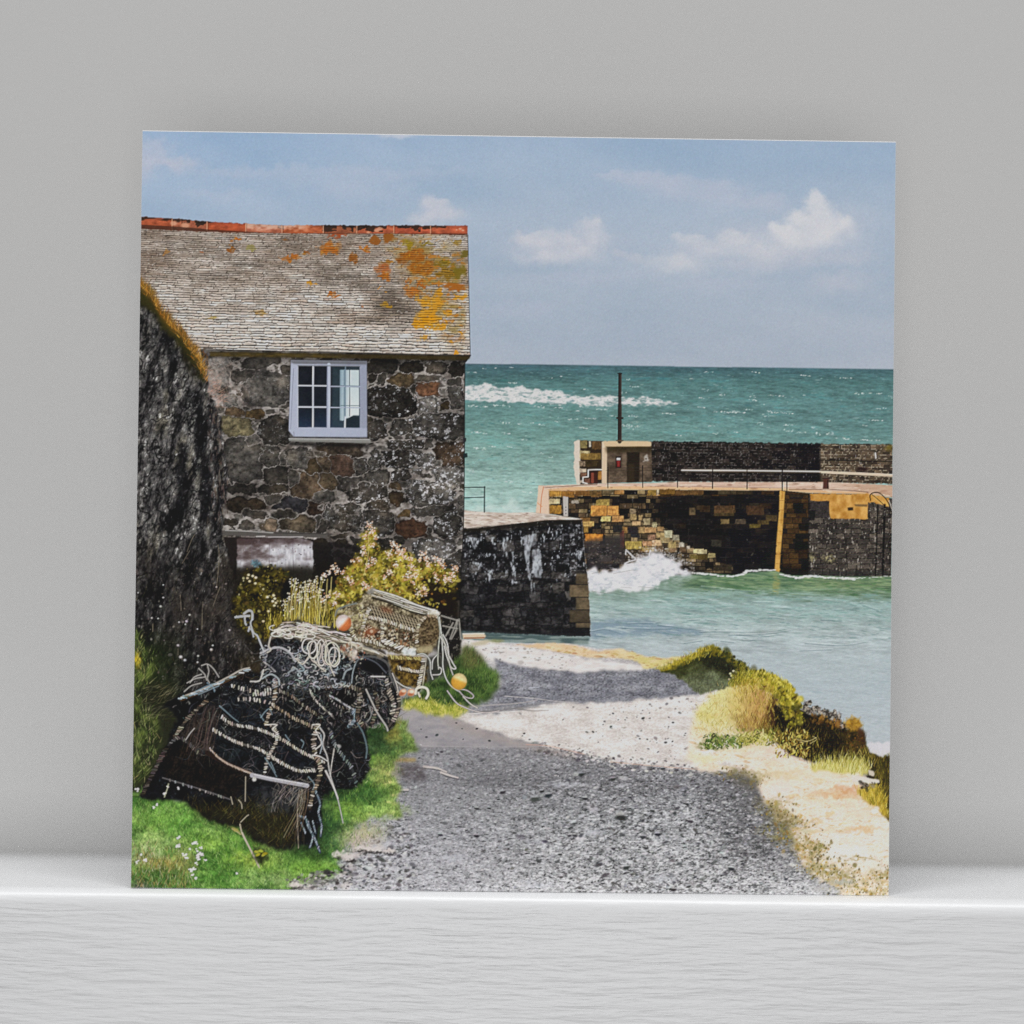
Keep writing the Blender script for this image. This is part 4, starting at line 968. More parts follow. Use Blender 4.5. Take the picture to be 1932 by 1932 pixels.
def paint_nearwall():
    # pale top
    Tp = poly([(879, 968), (900, 971), (960, 974), (1010, 972.5), (1050, 977), (1106, 985.5), (1108, 990), (1039, 990), (960, 999), (879, 1009)], soft=.7)
    n = noise(Tp[0], 14, 3, 400, 3, ang=2)
    put(Tp, mixc((170, 150, 136), (210, 198, 186), np.clip(.62 + .6 * n, 0, 1)))
    flecks(Tp, 60, .8, [(120, 100, 90), (150, 130, 116)], (2, 6), (-3, 3), .5)
    Fp = [(872, 1004), (905, 1003), (960, 997), (1000, 993), (1039, 988.5), (1106, 987), (1109, 1010), (1109.5, 1029), (1112, 1055), (1115, 1078), (1119, 1117), (1121, 1160), (1122.5, 1209), (1040, 1207), (960, 1204), (868, 1199)]
    M = poly(Fp, soft=.6, rough=1.2, rs=6, seed=401)
    box, m = M
    X, Y = xy(box)
    wx = noise(box, 14, 10, 402, 2) * 2.4
    bid, dist, fy, dx, dy = courses(X + wx * 1.6, Y + noise(box, 16, 11, 403, 3) * 4.2 + .03 * (X - 880), 13, 9, 32, 21, .5)
    n = noise(box, 20, 16, 404, 3); n2 = noise(box, 5, 4.5, 405, 3); n3 = noise(box, 2.6, 6, 406, 2)
    col = mixc((34, 34, 37), (84, 80, 77), hsh(bid, 1) ** 1.5) * (1 + .28 * n + .30 * n2)[..., None]
    upper = 1 - ss(Y, 1085, 1125)
    col = mixc(col, (24, 24, 27), np.clip(2.0 - dist, 0, 1) * .55)
    col = mixc(col, (128, 128, 132), ss(n2 + .4 * n, .3, 1.0) * upper * .6)
    col = mixc(col, (86, 84, 84), ss(n2, .5, 1) * (1 - upper) * .35)
    col = mixc(col, (176, 180, 186), ss(n3 + .35 * n2, .68, 1.1) * upper * .7)
    q = hsh(bid, 5) * (1 - ss(X, 1060, 1090))
    # quoins
    qn = ss(X, 1092 - 12 * (np.floor((Y - 990) / 24) % 2), 1097 - 12 * (np.floor((Y - 990) / 24) % 2))
    low = ss(Y, 1086, 1092)
    qcol = mixc((74, 65, 52), (112, 98, 76), hsh(np.floor((Y - 990) / 24).astype(int), 3)) * (1 + .14 * n + .12 * n2)[..., None]
    col = mixc(col, qcol, qn * low * (1 - ss(Y, 1190, 1194)))
    col = mixc(col, (40, 38, 38), qn * np.clip(1.6 - np.abs(((Y - 990) / 24 - np.round((Y - 990) / 24)) * 24), 0, 1) * .7)
    col = mixc(col, (150, 150, 154), qn * (1 - low) * ss(n2, .1, .8) * .6)
    col = mixc(col, (34, 34, 37), ss(Y, 1185, 1205) * .6)
    put(M, col)
    line([(879, 1008), (920, 1004), (960, 998), (1000, 993.5), (1040, 989), (1106, 988)], 3.2, (44, 38, 24), a=.8)
    put(mask(poly([(876, 1004), (960, 996), (1106, 987), (1106, 994), (960, 1004), (876, 1013)], soft=1), 1), (40, 36, 28), .6)
    # white streaks
    W = (190, 195, 201)
    for pts in ([(200, 280), (300, 275), (306, 330), (290, 380), (250, 400), (240, 470), (225, 560), (248, 680), (240, 735), (222, 660), (200, 540), (182, 430), (186, 330)],
                [(262, 430), (330, 420), (345, 480), (355, 560), (362, 650), (340, 700), (290, 690), (262, 640), (266, 540)]):
        B = poly(pts, 'C3', soft=.8, rough=1.6, rs=5, seed=len(pts)); put(mask(B, np.clip(.8 + .5 * noise(B[0], 4, 9, 410, 2), 0, 1)), mixc((150, 154, 160), (202, 206, 212), np.clip(.55 + .5 * noise(B[0], 8, 14, 411, 2), 0, 1)), .92)
    for x, y, w, h in [(95, 590, 16, 140), (255, 700, 14, 180), (285, 740, 10, 130), (75, 480, 18, 100), (60, 540, 22, 60), (160, 300, 22, 90), (145, 240, 14, 60), (270, 250, 16, 40), (500, 240, 26, 70), (375, 290, 18, 70), (455, 560, 12, 80), (510, 470, 20, 50),
                       (720, 430, 70, 100), (690, 460, 20, 60), (10, 330, 20, 100), (540, 215, 60, 22), (620, 205, 14, 60), (690, 220, 10, 60), (415, 170, 10, 40), (495, 690, 8, 70), (440, 770, 8, 40), (110, 735, 70, 16), (350, 300, 10, 60), (20, 620, 20, 40)]:
        B = poly([(x - w / 2, y), (x + w / 2, y + 4), (x + w / 3, y + h * .6), (x + 2, y + h), (x - w / 3, y + h * .7)], 'C3', soft=.8, rough=1.4, rs=4, seed=x + y); put(mask(B, np.clip(.75 + .6 * noise(B[0], 3, 6, x, 2), 0, 1)), W, .85)
    for x, y, w, h in [(1490, 300, 60, 50), (1540, 310, 80, 110), (1600, 290, 30, 60), (1710, 300, 20, 90), (1820, 310, 26, 150), (1850, 300, 20, 60), (1550, 540, 70, 40), (1590, 550, 40, 70), (1770, 540, 24, 90), (1690, 620, 60, 40), (1680, 650, 30, 100), (1910, 580, 30, 120),
                       (1680, 460, 40, 40), (1900, 700, 26, 60), (1730, 460, 14, 80), (1640, 640, 40, 14), (1460, 320, 24, 40), (1840, 440, 20, 60), (1900, 440, 20, 60)]:
        B = poly([(x - w / 2, y), (x + w / 2, y + 4), (x + w / 3, y + h * .6), (x + 2, y + h), (x - w / 3, y + h * .7)], 'B3', soft=.8, rough=1.6, rs=4, seed=x + y); put(mask(B, np.clip(.75 + .6 * noise(B[0], 3, 6, x, 2), 0, 1)), W, .85)
    line([(1106, 990), (1110, 1040), (1115, 1080), (1120, 1130), (1122.5, 1208)], 1.2, (170, 170, 172), a=.35)
    # the hand rail beyond
    for p, w in [([(882, 925.5), (922, 925)], 2.2), ([(882, 945), (921, 944)], 2.0), ([(921, 924), (920.5, 972)], 2.6)]:
        line(p, w, (48, 62, 66), smooth=False)
    # shallow dark water at its foot
    B = poly([(868, 1197), (960, 1203), (1040, 1206), (1121, 1210), (1118, 1224), (1040, 1222), (960, 1220), (880, 1224), (868, 1216)], soft=1.6)
    put(B, mixc((84, 102, 102), (128, 142, 138), ss(noise(B[0], 24, 4, 420, 2) + .05 * (xy(B[0])[1] - 1212), -.3, .8)))


def paint_path():
    # everything below the shore is gravel first
    M = poly([(866, 1214), (905, 1216), (960, 1221), (990, 1222), (1080, 1222), (1112, 1227), (1135, 1232), (1180, 1231), (1200, 1237), (1225, 1245), (1255, 1250), (1300, 1246), (1333, 1236), (1400, 1300), (1450, 1345), (1550, 1395), (1640, 1445), (1720, 1480), (1720, 1720), (240, 1720), (240, 1180), (700, 1180)], soft=.8)
    box, m = M
    X, Y = xy(box)
    per = ss(Y, 1230, 1650)
    n1 = noise(box, 120, 34, 501, 3); n2 = noise(box, 30, 12, 502, 3)
    base = ramp(box, [(1200, (208, 201, 198)), (1320, (146, 144, 147)), (1400, (140, 138, 141)), (1480, (132, 131, 134)), (1560, (148, 148, 150)), (1700, (170, 169, 170))])
    base = base * (1 + .05 * n1 + .05 * n2)[..., None]
    base = mixc(base, (166, 164, 170), ss(X, 1100, 780) * ss(Y, 1500, 1600) * .5)
    base = mixc(base, (98, 96, 98), ss(X, 1310, 1420) * (1 - ss(Y, 1590, 1690)) * .55)
    put(M, base)
    # gravel texture of the shade: growing towards the viewer
    g1 = noise(box, 5.0, 2.6, 510, 3, gain=.7); g2 = noise(box, 2.3, 1.6, 511, 2); g3 = noise(box, 10, 4.5, 512, 3, gain=.65)
    amp = .06 + .175 * per
    cen = .55 + .6 * np.clip(1.2 - np.abs((X - 1260) / 330.), 0, 1)
    big = np.clip(amp * cen, 0, .24)
    t = big * g1 * 1.15 + .06 * g2 + big * .75 * g3 * ss(Y, 1420, 1560)
    dk = ss(-g1 - .35 * g3, .42, .95) * per * cen
    lt = ss(g1 + .4 * g3, .5, 1.1) * per * cen
    q = sub(box)
    img = IMG[q]
    img = img * (1 + t * m)[..., None]
    img = mixc(img, (66, 66, 68), np.clip(dk * .7 * m, 0, 1))
    img = mixc(img, (206, 205, 206), np.clip(lt * .58 * m, 0, 1))
    IMG[q] = img
    # middle band of shade
    # sunlit road, far and near
    L = (214, 207, 203)
    far = poly([(870, 1214), (905, 1218), (960, 1222), (985, 1226), (1060, 1240), (1110, 1250), (1200, 1262), (1250, 1262), (1290, 1256), (1262, 1272), (1200, 1275), (1150, 1272), (1098, 1277), (1060, 1275), (1030, 1270), (985, 1266), (960, 1263), (940, 1258), (925, 1250), (905, 1232), (880, 1222)], soft=1.8, rough=4, rs=14, seed=520)
    fx, fy = xy(far[0])
    put(far, mixc((206, 198, 194), (220, 214, 210), np.clip(.5 + .6 * noise(far[0], 16, 4, 521, 3), 0, 1)))
    flecks(mask(far, ss(1060 - fx, -80, 60)), 90, .9, [(120, 114, 112), (150, 142, 138)], (1, 3), (-5, 5), .6)
    near = poly([(856, 1360), (880, 1357), (920, 1356), (965, 1353), (1000, 1346), (1040, 1336), (1070, 1333), (1117, 1334), (1180, 1331), (1255, 1324), (1324, 1318), (1380, 1306), (1400, 1340), (1390, 1400), (1420, 1440), (1440, 1480),
                 (1389, 1464), (1340, 1462), (1290, 1459), (1235, 1456), (1195, 1450), (1157, 1446), (1130, 1438), (1098, 1432), (1070, 1424), (1039, 1418), (1015, 1412), (980, 1406), (950, 1396), (915, 1385), (885, 1374)], soft=2.2, rough=5, rs=12, seed=522)
    nx_, ny_ = xy(near[0])
    nn = noise(near[0], 26, 9, 523, 3); nf = noise(near[0], 3.4, 2, 524, 2)
    put(near, mixc((192, 183, 177), (222, 215, 210), np.clip(.60 + .5 * nn + .42 * nf, 0, 1)))
    ed = poly([(1000, 1408), (1040, 1412), (1100, 1424), (1160, 1438), (1240, 1450), (1400, 1456), (1400, 1472), (1230, 1466), (1150, 1455), (1090, 1441), (1000, 1422)], soft=3)
    flecks(ed, 420, 1.3, [(96, 95, 97), (204, 198, 194), (120, 118, 118), (70, 69, 71), (214, 208, 204)], (1, 2.2), (-30, 30), .7)
    # soft upper-left of the sunlit patch: pale shade
    P = poly([(752, 1342), (790, 1338), (850, 1350), (860, 1362), (915, 1385), (985, 1407), (1045, 1420), (960, 1420), (790, 1420), (760, 1400), (745, 1370)], soft=2)
    n = noise(P[0], 22, 8, 525, 3)
    put(P, mixc((146, 142, 146), (166, 160, 160), np.clip(.5 + .6 * n, 0, 1)), .9)
    put(poly([(856, 1362), (915, 1385), (980, 1406), (1039, 1420), (1100, 1433), (1080, 1440), (1000, 1422), (900, 1396), (840, 1372)], soft=5), (160, 146, 138), .5)
    line([(800, 1416.5), (860, 1418), (980, 1418.5), (1035, 1417)], 1.8, (176, 172, 170), a=.38, w2=1)
    line([(1000, 1414), (1040, 1416.5), (1075, 1424), (1110, 1432)], 2.4, (206, 164, 146), a=.45)
    line([(1160, 1447), (1260, 1456), (1330, 1461.5)], 2.0, (200, 160, 140), a=.5)
    # middle shade streaks
    B = poly([(935, 1248), (975, 1264), (1030, 1272), (1100, 1277), (1170, 1274), (1250, 1270), (1310, 1285), (1330, 1318), (1255, 1325), (1180, 1331), (1117, 1334), (1060, 1333), (1010, 1338), (960, 1342), (900, 1346), (860, 1350), (930, 1330), (955, 1300)], soft=2.2, rough=3.5, rs=10, seed=526)
    bx, by = xy(B[0])
    n = noise(B[0], 24, 7, 527, 3); gg = noise(B[0], 3.2, 2.2, 528, 2)
    c = mixc((112, 112, 120), (146, 146, 152), np.clip(.5 + .55 * n, 0, 1)) * (1 + .16 * gg)[..., None]
    c = mixc(c, (54, 54, 58), ss(-gg, .65, 1.1) * .5)
    put(B, c)
    for p, w, col, a in [([(860, 1346), (920, 1340), (980, 1336), (1020, 1330)], 4, (170, 164, 162), .7), ([(900, 1352), (960, 1348), (1000, 1341), (1040, 1335)], 2.6, (120, 116, 116), .55), ([(985, 1346), (1010, 1350), (1042, 1349)], 3.4, (136, 130, 126), .65),
                         ([(985, 1345), (1020, 1343), (1060, 1342)], 1.6, (150, 144, 140), .6), ([(960, 1322), (1010, 1326), (1060, 1332), (1100, 1334)], 2.4, (196, 190, 188), .6), ([(1005, 1306), (1025, 1305)], 2.2, (184, 186, 196), .7),
                         ([(925, 1283), (960, 1278), (990, 1276)], 2, (166, 168, 178), .5), ([(890, 1356), (960, 1352), (1000, 1350)], 2, (222, 214, 208), .7)]:
        line(p, w, col, a=a, w2=w * .4)
    # sandy weed along the shore
    S = poly([(975, 1224), (1010, 1223), (1060, 1222), (1100, 1226), (1112, 1232), (1140, 1236), (1180, 1232), (1196, 1238), (1225, 1246), (1255, 1251), (1300, 1247), (1335, 1236), (1330, 1244), (1295, 1256), (1262, 1268), (1222, 1270), (1212, 1258), (1180, 1250), (1130, 1249), (1085, 1243), (1045, 1235)], soft=1.6, rough=2.5, rs=10, seed=530)
    sx, sy = xy(S[0]); n = noise(S[0], 20, 6, 531, 3)
    put(S, mixc(mixc((214, 178, 134), (206, 190, 112), ss(sx, 1130, 1230)), (230, 206, 164), np.clip(.3 + .6 * n, 0, 1)), .85)
    flecks(S, 80, 1, [(178, 152, 80), (166, 120, 80)], (1.5, 4), (-10, 10), .45)
    # pebbles
    A = poly([(1150, 1330), (1400, 1310), (1400, 1460), (1260, 1455), (1100, 1425), (900, 1370), (1000, 1350)], soft=2)
    ax, ay = xy(A[0])
    flecks(mask(A, ss(ax, 900, 1330)), 230, .9, [(92, 90, 92), (120, 116, 116), (60, 60, 64), (146, 138, 134)], (.9, 2), (-35, 35), .7)
    for x, y, r in [(996, 1393, 1.8), (1127, 1390, 2), (1165, 1355, 1.8), (1222, 1364, 2.6), (1279, 1372, 2), (1265, 1410, 2.4), (1278, 1408, 1.6), (1161, 1380, 2.2), (1314, 1392, 2.2), (1230, 1404, 1.6), (1216, 1403, 1.6), (1271, 1362, 1.4), (1188, 1367, 1.3), (1175, 1367, 1.2), (1146, 1376, 1.2),
                    (906, 1384, 2), (867, 1373, 1.6), (830, 1396, 2.6), (800, 1385, 1.3), (878, 1384, 1.3), (880, 1404, 1.3), (930, 1407, 2.2), (839, 1428, 2.6), (810, 1400, 2)]:
        p = T([(x, y)])[0]; dab(p[0], p[1], r * 1.3, r * .9, jit((66, 66, 68), 10), .85, RNG.uniform(-.5, .5))
    A = poly([(760, 1415), (1040, 1422), (1160, 1448), (1380, 1466), (1445, 1510), (1500, 1600), (1600, 1690), (1000, 1712), (560, 1712), (650, 1640), (760, 1520), (745, 1450)], soft=2)
    ax, ay = xy(A[0])
    flecks(A, 1300, 1.0, [(80, 80, 84), (104, 103, 106), (182, 182, 184), (196, 195, 196), (60, 60, 63)], (1, 2.2), (-30, 30), .6)
    flecks(mask(A, ss(ay, 1440, 1600) * np.clip(1.3 - np.abs(ax - 1280) / 260, .05, 1)), 1150, 1.35, [(66, 66, 68), (54, 55, 57), (190, 189, 190), (208, 207, 208), (150, 150, 153), (86, 84, 82)], (1, 2.4), (-35, 35), .72)
    for x, y, r in [(1112, 1517, 4.5), (906, 1536, 4), (955, 1505, 5), (947, 1518, 2.6), (929, 1535, 3), (909, 1675, 4), (1064, 1623, 3.6), (1145, 1678, 3), (1000, 1621, 2.6), (837, 1586, 4), (905, 1588, 4.5), (1035, 1598, 5), (1092, 1587, 4.5), (1190, 1648, 6), (871, 1516, 2.6), (1082, 1587, 3.4), (1305, 1527, 4), (1066, 1666, 3.6),
                    (1260, 1460, 4), (1165, 1480, 5), (1105, 1471, 5), (1017, 1518, 8), (1042, 1511, 6), (1030, 1503, 4), (1250, 1585, 5), (1222, 1590, 5), (1268, 1590, 3.5), (1180, 1553, 9), (1240, 1540, 4), (1312, 1560, 5), (1390, 1650, 5), (1280, 1690, 5), (1308, 1684, 4), (886, 1577, 2.4), (845, 1592, 2.2), (872, 1570, 2.4), (831, 1432, 3)]:
        p = T([(x, y)])[0]; dab(p[0], p[1], r * 1.15, r * .62, jit((58, 58, 60), 8), .9, RNG.uniform(-.35, .35)); dab(p[0] - r * .2, p[1] - r * .75, r * 1.0, r * .35, jit((186, 186, 188), 10), .55)
    for x, y, rx, ry in [(1022, 1682, 26, 4), (1002, 1674, 14, 3), (1075, 1490, 36, 3), (1180, 1492, 16, 2.2), (1010, 1504, 12, 2), (1258, 1668, 22, 8), (1020, 1600, 16, 5), (722, 1606, 20, 8), (860, 1630, 20, 6), (1130, 1580, 20, 6), (1264, 1590, 10, 4)]:
        B = ell(x, y, rx, ry, soft=.6, rough=4, rs=6, seed=int(x)); put(B, (190, 190, 196), .6)
    for p in [[(805, 1456), (830, 1459), (848, 1466)], [(838, 1467), (855, 1473), (870, 1477)], [(757, 1500), (775, 1500)]]:
        line(p, 4.5, (196, 186, 180), a=.85, w2=2.5); line([(x + 1, y + 3.4) for x, y in p], 1.6, (70, 66, 66), a=.6)
    # dark damp earth by the left verge
    B = poly([(740, 1447), (790, 1449), (812, 1462), (808, 1480), (775, 1484), (755, 1470)], soft=4, rough=4); put(mask(B, np.clip(.7 + .5 * noise(B[0], 6, 4, 540, 2), 0, 1)), (88, 80, 82), .75)
    B = poly([(735, 1438), (790, 1440), (790, 1447), (735, 1447)], soft=2); put(B, (172, 144, 84), .7)
    flecks(poly([(600, 1690), (650, 1640), (680, 1600), (760, 1550), (800, 1600), (780, 1700)], soft=3), 380, 1.7, [(70, 68, 70), (192, 190, 190), (206, 204, 202), (110, 108, 110), (84, 82, 82)], (1, 2.2), (-35, 35), .78)


def paint_rightbank():
    # dry grass on the right
    M = poly([(1325, 1350), (1350, 1320), (1395, 1296), (1420, 1290), (1480, 1330), (1560, 1420), (1640, 1470), (1720, 1520), (1720, 1720), (1610, 1712), (1590, 1684), (1546, 1660), (1520, 1640), (1508, 1600), (1500, 1566), (1470, 1552), (1445, 1514), (1438, 1484), (1415, 1472), (1389, 1463), (1330, 1461), (1300, 1440), (1310, 1390)], soft=3, rough=7, rs=10, seed=601)
    box, m = M
    X, Y = xy(box)
    n1 = noise(box, 40, 16, 602, 3); n2 = noise(box, 9, 5, 603, 3); n3 = noise(box, 3, 2.4, 604, 2)
    base = mixc((219, 197, 168), (231, 214, 203), np.clip(.55 + .55 * n1, 0, 1))
    base = mixc(base, (212, 200, 130), (1 - ss(Y, 1350, 1420)) * ss(X, 1300, 1340) * (1 - ss(X, 1420, 1460)) * .85)
    base = mixc(base, (206, 164, 104), ss(n1 + n2 * .4, .35, .95) * .5 * ss(X, 1400, 1500))
    base = mixc(base, (230, 214, 204), ss(Y, 1540, 1590) * ss(X, 1540, 1580) * (1 - ss(Y, 1640, 1670)) * .6)
    base = base * (1 + .035 * n2 + .04 * n3)[..., None]
    put(M, base)
    flecks(M, 700, .9, [(196, 160, 100), (186, 148, 84), (236, 222, 206), (214, 186, 132), (170, 130, 80)], (1.2, 4), (-25, 25), .4)
    for (x, y, a, b, col, s) in [(1345, 1360, 22, 8, (208, 196, 120), .8), (1340, 1440, 30, 8, (208, 202, 150), .5), (1400, 1415, 40, 10, (212, 196, 150), .5), (1490, 1430, 40, 12, (222, 196, 182), .6), (1610, 1500, 30, 7, (200, 132, 82), .55), (1590, 1510, 40, 6, (206, 150, 96), .5),
                                 (1640, 1575, 30, 4, (206, 156, 96), .5), (1480, 1500, 24, 12, (222, 206, 200), .7), (1475, 1515, 20, 8, (226, 214, 208), .6), (1600, 1620, 40, 12, (226, 216, 208), .7), (1640, 1540, 30, 12, (224, 200, 180), .6), (1540, 1470, 60, 14, (222, 204, 180), .6), (1480, 1470, 40, 6, (200, 184, 140), .5)]:
        B = ell(x, y, a, b, soft=.7, rough=7, rs=9, seed=int(x + y)); put(B, col, s)
    # green fringe along the gravel
    Fr = [(1395, 1466, 30, 8), (1432, 1478, 22, 10), (1470, 1530, 28, 16), (1490, 1555, 26, 10), (1510, 1562, 34, 7), (1488, 1580, 34, 12), (1500, 1596, 26, 10), (1535, 1612, 26, 14), (1550, 1640, 26, 16), (1580, 1655, 36, 10), (1610, 1668, 40, 10), (1640, 1690, 50, 10), (1680, 1660, 20, 12), (1560, 1605, 14, 8), (1630, 1632, 30, 4)]
    for (x, y, a, b) in Fr:
        B = ell(x, y, a, b, soft=.75, rough=8, rs=7, seed=int(x * 3 + y)); n = noise(B[0], 6, 5, int(x), 3)
        put(mask(B, np.clip(.55 + .7 * n, 0, 1)), mixc((120, 112, 64), (150, 140, 84), np.clip(.5 + n, 0, 1)), .75)
        flecks(B, int(a * b / 9) + 10, 1.1, [(96, 90, 46), (142, 132, 70), (178, 150, 76), (84, 80, 56), (150, 112, 58)], (.8, 1.8), (50, 130), .7)
    flecks(poly([(1530, 1560), (1580, 1575), (1600, 1640), (1690, 1655), (1690, 1700), (1600, 1690), (1520, 1640)], soft=4), 160, 1.2, [(110, 104, 50), (176, 136, 66), (206, 168, 96), (92, 84, 50)], (.7, 1.5), (50, 130), .7)
    B = poly([(1385, 1460), (1400, 1458), (1440, 1478), (1442, 1500), (1420, 1500), (1390, 1480)], soft=6, rough=5); put(B, (104, 98, 86), .55)
    B = poly([(1446, 1516), (1490, 1545), (1530, 1562), (1495, 1572), (1460, 1560)], soft=5, rough=5); put(mask(B, np.clip(.6 + .6 * noise(B[0], 6, 5, 611, 2), 0, 1)), (126, 112, 70), .7)
    for (x, y, a, b, col) in [(1520, 1568, 14, 3.5, (190, 186, 176)), (1535, 1578, 14, 3, (196, 190, 160)), (1560, 1686, 20, 5, (176, 174, 172)), (1600, 1675, 24, 5, (170, 170, 160)), (1670, 1647, 12, 4, (214, 206, 190)), (1380, 1452, 10, 3, (190, 184, 180)), (1650, 1640, 14, 5, (226, 214, 200))]:
        put(ell(x, y, a, b, soft=.5, rough=3, rs=5, seed=int(x)), col, .8)

    # far, shadowed mound
    Mp = [(1243, 1271), (1262, 1263), (1290, 1252), (1312, 1243), (1328, 1233), (1338, 1228), (1354, 1226), (1366, 1230), (1378, 1238), (1390, 1244), (1398, 1252), (1410, 1258), (1422, 1268), (1418, 1290), (1398, 1300), (1380, 1305), (1352, 1313), (1330, 1318), (1316, 1310), (1300, 1294), (1275, 1280)]
    M = poly(Mp, soft=1.2, rough=3, rs=5, seed=620)
    box, m = M
    X, Y = xy(box)
    n = noise(box, 12, 8, 621, 3); n2 = noise(box, 3, 3, 622, 2)
    top = np.interp(X, [1243, 1290, 1328, 1354, 1378, 1398, 1422], [1271, 1252, 1233, 1226, 1238, 1252, 1268])
    dpt = Y - top
    c = mixc((66, 70, 34), (104, 110, 84), ss(dpt + 6 * n, 14, 66))
    c = mixc(c, (38, 38, 24), ss(dpt, 8, 20) * (1 - ss(dpt, 34, 52)) * ss(X, 1318, 1350) * .75)
    c = mixc(c, (168, 150, 44), (1 - ss(dpt + 5 * n, 6, 16)) * (1 - .5 * ss(X, 1360, 1390)) * .95)
    c = mixc(c, (176, 170, 120), (1 - ss(X, 1243, 1300)) * (1 - ss(dpt, 3, 10)) * .6)
    put(M, c * (1 + .12 * n + .14 * n2)[..., None])
    E = poly([(1290, 1252), (1328, 1233), (1354, 1225), (1378, 1238), (1398, 1250), (1398, 1258), (1360, 1242), (1300, 1262)], soft=2)
    grass(E, 170, 7, [(178, 162, 50), (140, 128, 40), (204, 186, 84), (92, 88, 34)], (-120, -60), 1.1)
    flecks(poly([(1350, 1224), (1380, 1236), (1426, 1266), (1420, 1275), (1380, 1250), (1345, 1240)], soft=1), 70, 1.8, [(64, 66, 26), (40, 40, 22), (120, 112, 36)], (1, 1.6), (0, 180), .85)
    grass(M, 380, 7, [(60, 64, 32), (92, 98, 62), (84, 86, 44), (44, 46, 26)], (-110, -70), 1, .5)
    for x, y in [(1394, 1274), (1399, 1276), (1390, 1283), (1386, 1290), (1393, 1287), (1404, 1281), (1388, 1279)]:
        dab(*T([(x, y)])[0], 2.2, 2, jit((196, 186, 146), 10), .9)

    # second, sunlit mound with the dark flank
    D = poly([(1440, 1385), (1462, 1330), (1490, 1345), (1524, 1352), (1560, 1356), (1600, 1372), (1640, 1388), (1648, 1420), (1654, 1440), (1640, 1450), (1590, 1446), (1535, 1448), (1500, 1430), (1470, 1405)], soft=2, rough=4, rs=8, seed=630)
    n = noise(D[0], 14, 10, 631, 3); x_, y_ = xy(D[0])
    put(D, mixc((28, 24, 15), (96, 80, 36), np.clip(.15 + .45 * n + .35 * ss(x_, 1560, 1630) - .2 * ss(y_, 1410, 1440), 0, 1)))
    grass(D, 620, 9, [(88, 74, 32), (60, 51, 24), (30, 27, 17), (120, 100, 42), (76, 70, 30)], (-120, -55), 1.0, .6)
    R = poly([(1640, 1385), (1646, 1409), (1652, 1428), (1668, 1434), (1692, 1434), (1700, 1434), (1700, 1580), (1690, 1560), (1672, 1540), (1660, 1500), (1646, 1468), (1636, 1446)], soft=1.5, rough=4, rs=7, seed=632)
    n = noise(R[0], 10, 12, 633, 3)
    put(R, mixc((56, 50, 26), (104, 92, 38), np.clip(.45 + .5 * n, 0, 1)))
    grass(R, 320, 12, [(70, 64, 28), (122, 110, 44), (46, 42, 24), (150, 132, 54)], (-120, -60), 1.2, .7)
    # stones along the crest
    for (x, y, a, b) in [(1532, 1344, 7, 10), (1541, 1350, 8, 7), (1552, 1344, 6, 6), (1560, 1352, 8, 6), (1570, 1354, 6, 7), (1580, 1360, 8, 7), (1592, 1362, 6, 8), (1600, 1378, 6, 6), (1610, 1382, 5, 5), (1538, 1334, 5, 5), (1588, 1352, 5, 5)]:
        B = ell(x, y, a, b, soft=.3, rough=3.5, rs=5, seed=int(x * y)); n = noise(B[0], 4, 4, int(x), 2)
        put(B, mixc((60, 54, 48), (176, 166, 152), np.clip(.5 + .9 * n, 0, 1)), .95)
    flecks(poly([(1540, 1352), (1600, 1366), (1600, 1384), (1545, 1372)], soft=2), 70, 1.6, [(150, 106, 50), (120, 84, 40), (176, 130, 60)], (1, 2), (60, 120), .7)
    B = ell(1623, 1374, 16, 13, soft=.25, rough=4, rs=6, seed=640); n = noise(B[0], 6, 6, 641, 3); put(B, mixc((132, 98, 34), (190, 148, 56), np.clip(.55 + .6 * n, 0, 1)))
    put(poly([(1632, 1380), (1641, 1384), (1645, 1408), (1640, 1420), (1628, 1400)], soft=2, rough=2), (84, 56, 38), .85)
    flecks(poly([(1606, 1390), (1640, 1398), (1646, 1430), (1610, 1430)], soft=2), 90, 1.5, [(140, 98, 42), (92, 68, 34), (60, 48, 26)], (.7, 1.6), (60, 120), .6)
    # bare earth face and grass cap
    E = poly([(1388, 1320), (1410, 1302), (1440, 1292), (1462, 1298), (1468, 1325), (1462, 1378), (1440, 1392), (1405, 1390), (1390, 1372), (1384, 1345)], soft=7, rough=8, rs=9, seed=650)
    n = noise(E[0], 9, 14, 651, 3); ex, ey = xy(E[0])
    put(E, mixc(mixc((208, 182, 110), (190, 144, 80), ss(ex, 1400, 1445)), (132, 100, 48), np.clip(ss(ey, 1345, 1390) * .8 + .5 * n, 0, 1)), .85)
    grass(poly([(1390, 1350), (1460, 1350), (1462, 1392), (1405, 1392)], soft=3), 260, 10, [(176, 140, 60), (130, 96, 40), (90, 64, 30), (206, 176, 94), (196, 176, 84)], (-125, -55), 1.1, .7)
    put(poly([(1462, 1322), (1474, 1314), (1480, 1330), (1470, 1345), (1476, 1380), (1466, 1384), (1460, 1350)], soft=1.5, rough=3), (84, 54, 36), .85)
    G = poly([(1392, 1300), (1396, 1288), (1408, 1279), (1425, 1275), (1448, 1273), (1466, 1280), (1484, 1287), (1500, 1300), (1512, 1312), (1522, 1330), (1522, 1346), (1505, 1350), (1498, 1362), (1488, 1352), (1482, 1338), (1470, 1314), (1440, 1300), (1410, 1300)], soft=1.2, rough=4, rs=6, seed=652)
    n = noise(G[0], 10, 9, 653, 3); gx, gy = xy(G[0])
    put(G, mixc((104, 98, 28), (196, 176, 56), np.clip(.6 + .55 * n - .25 * ss(gx, 1470, 1520), 0, 1)))
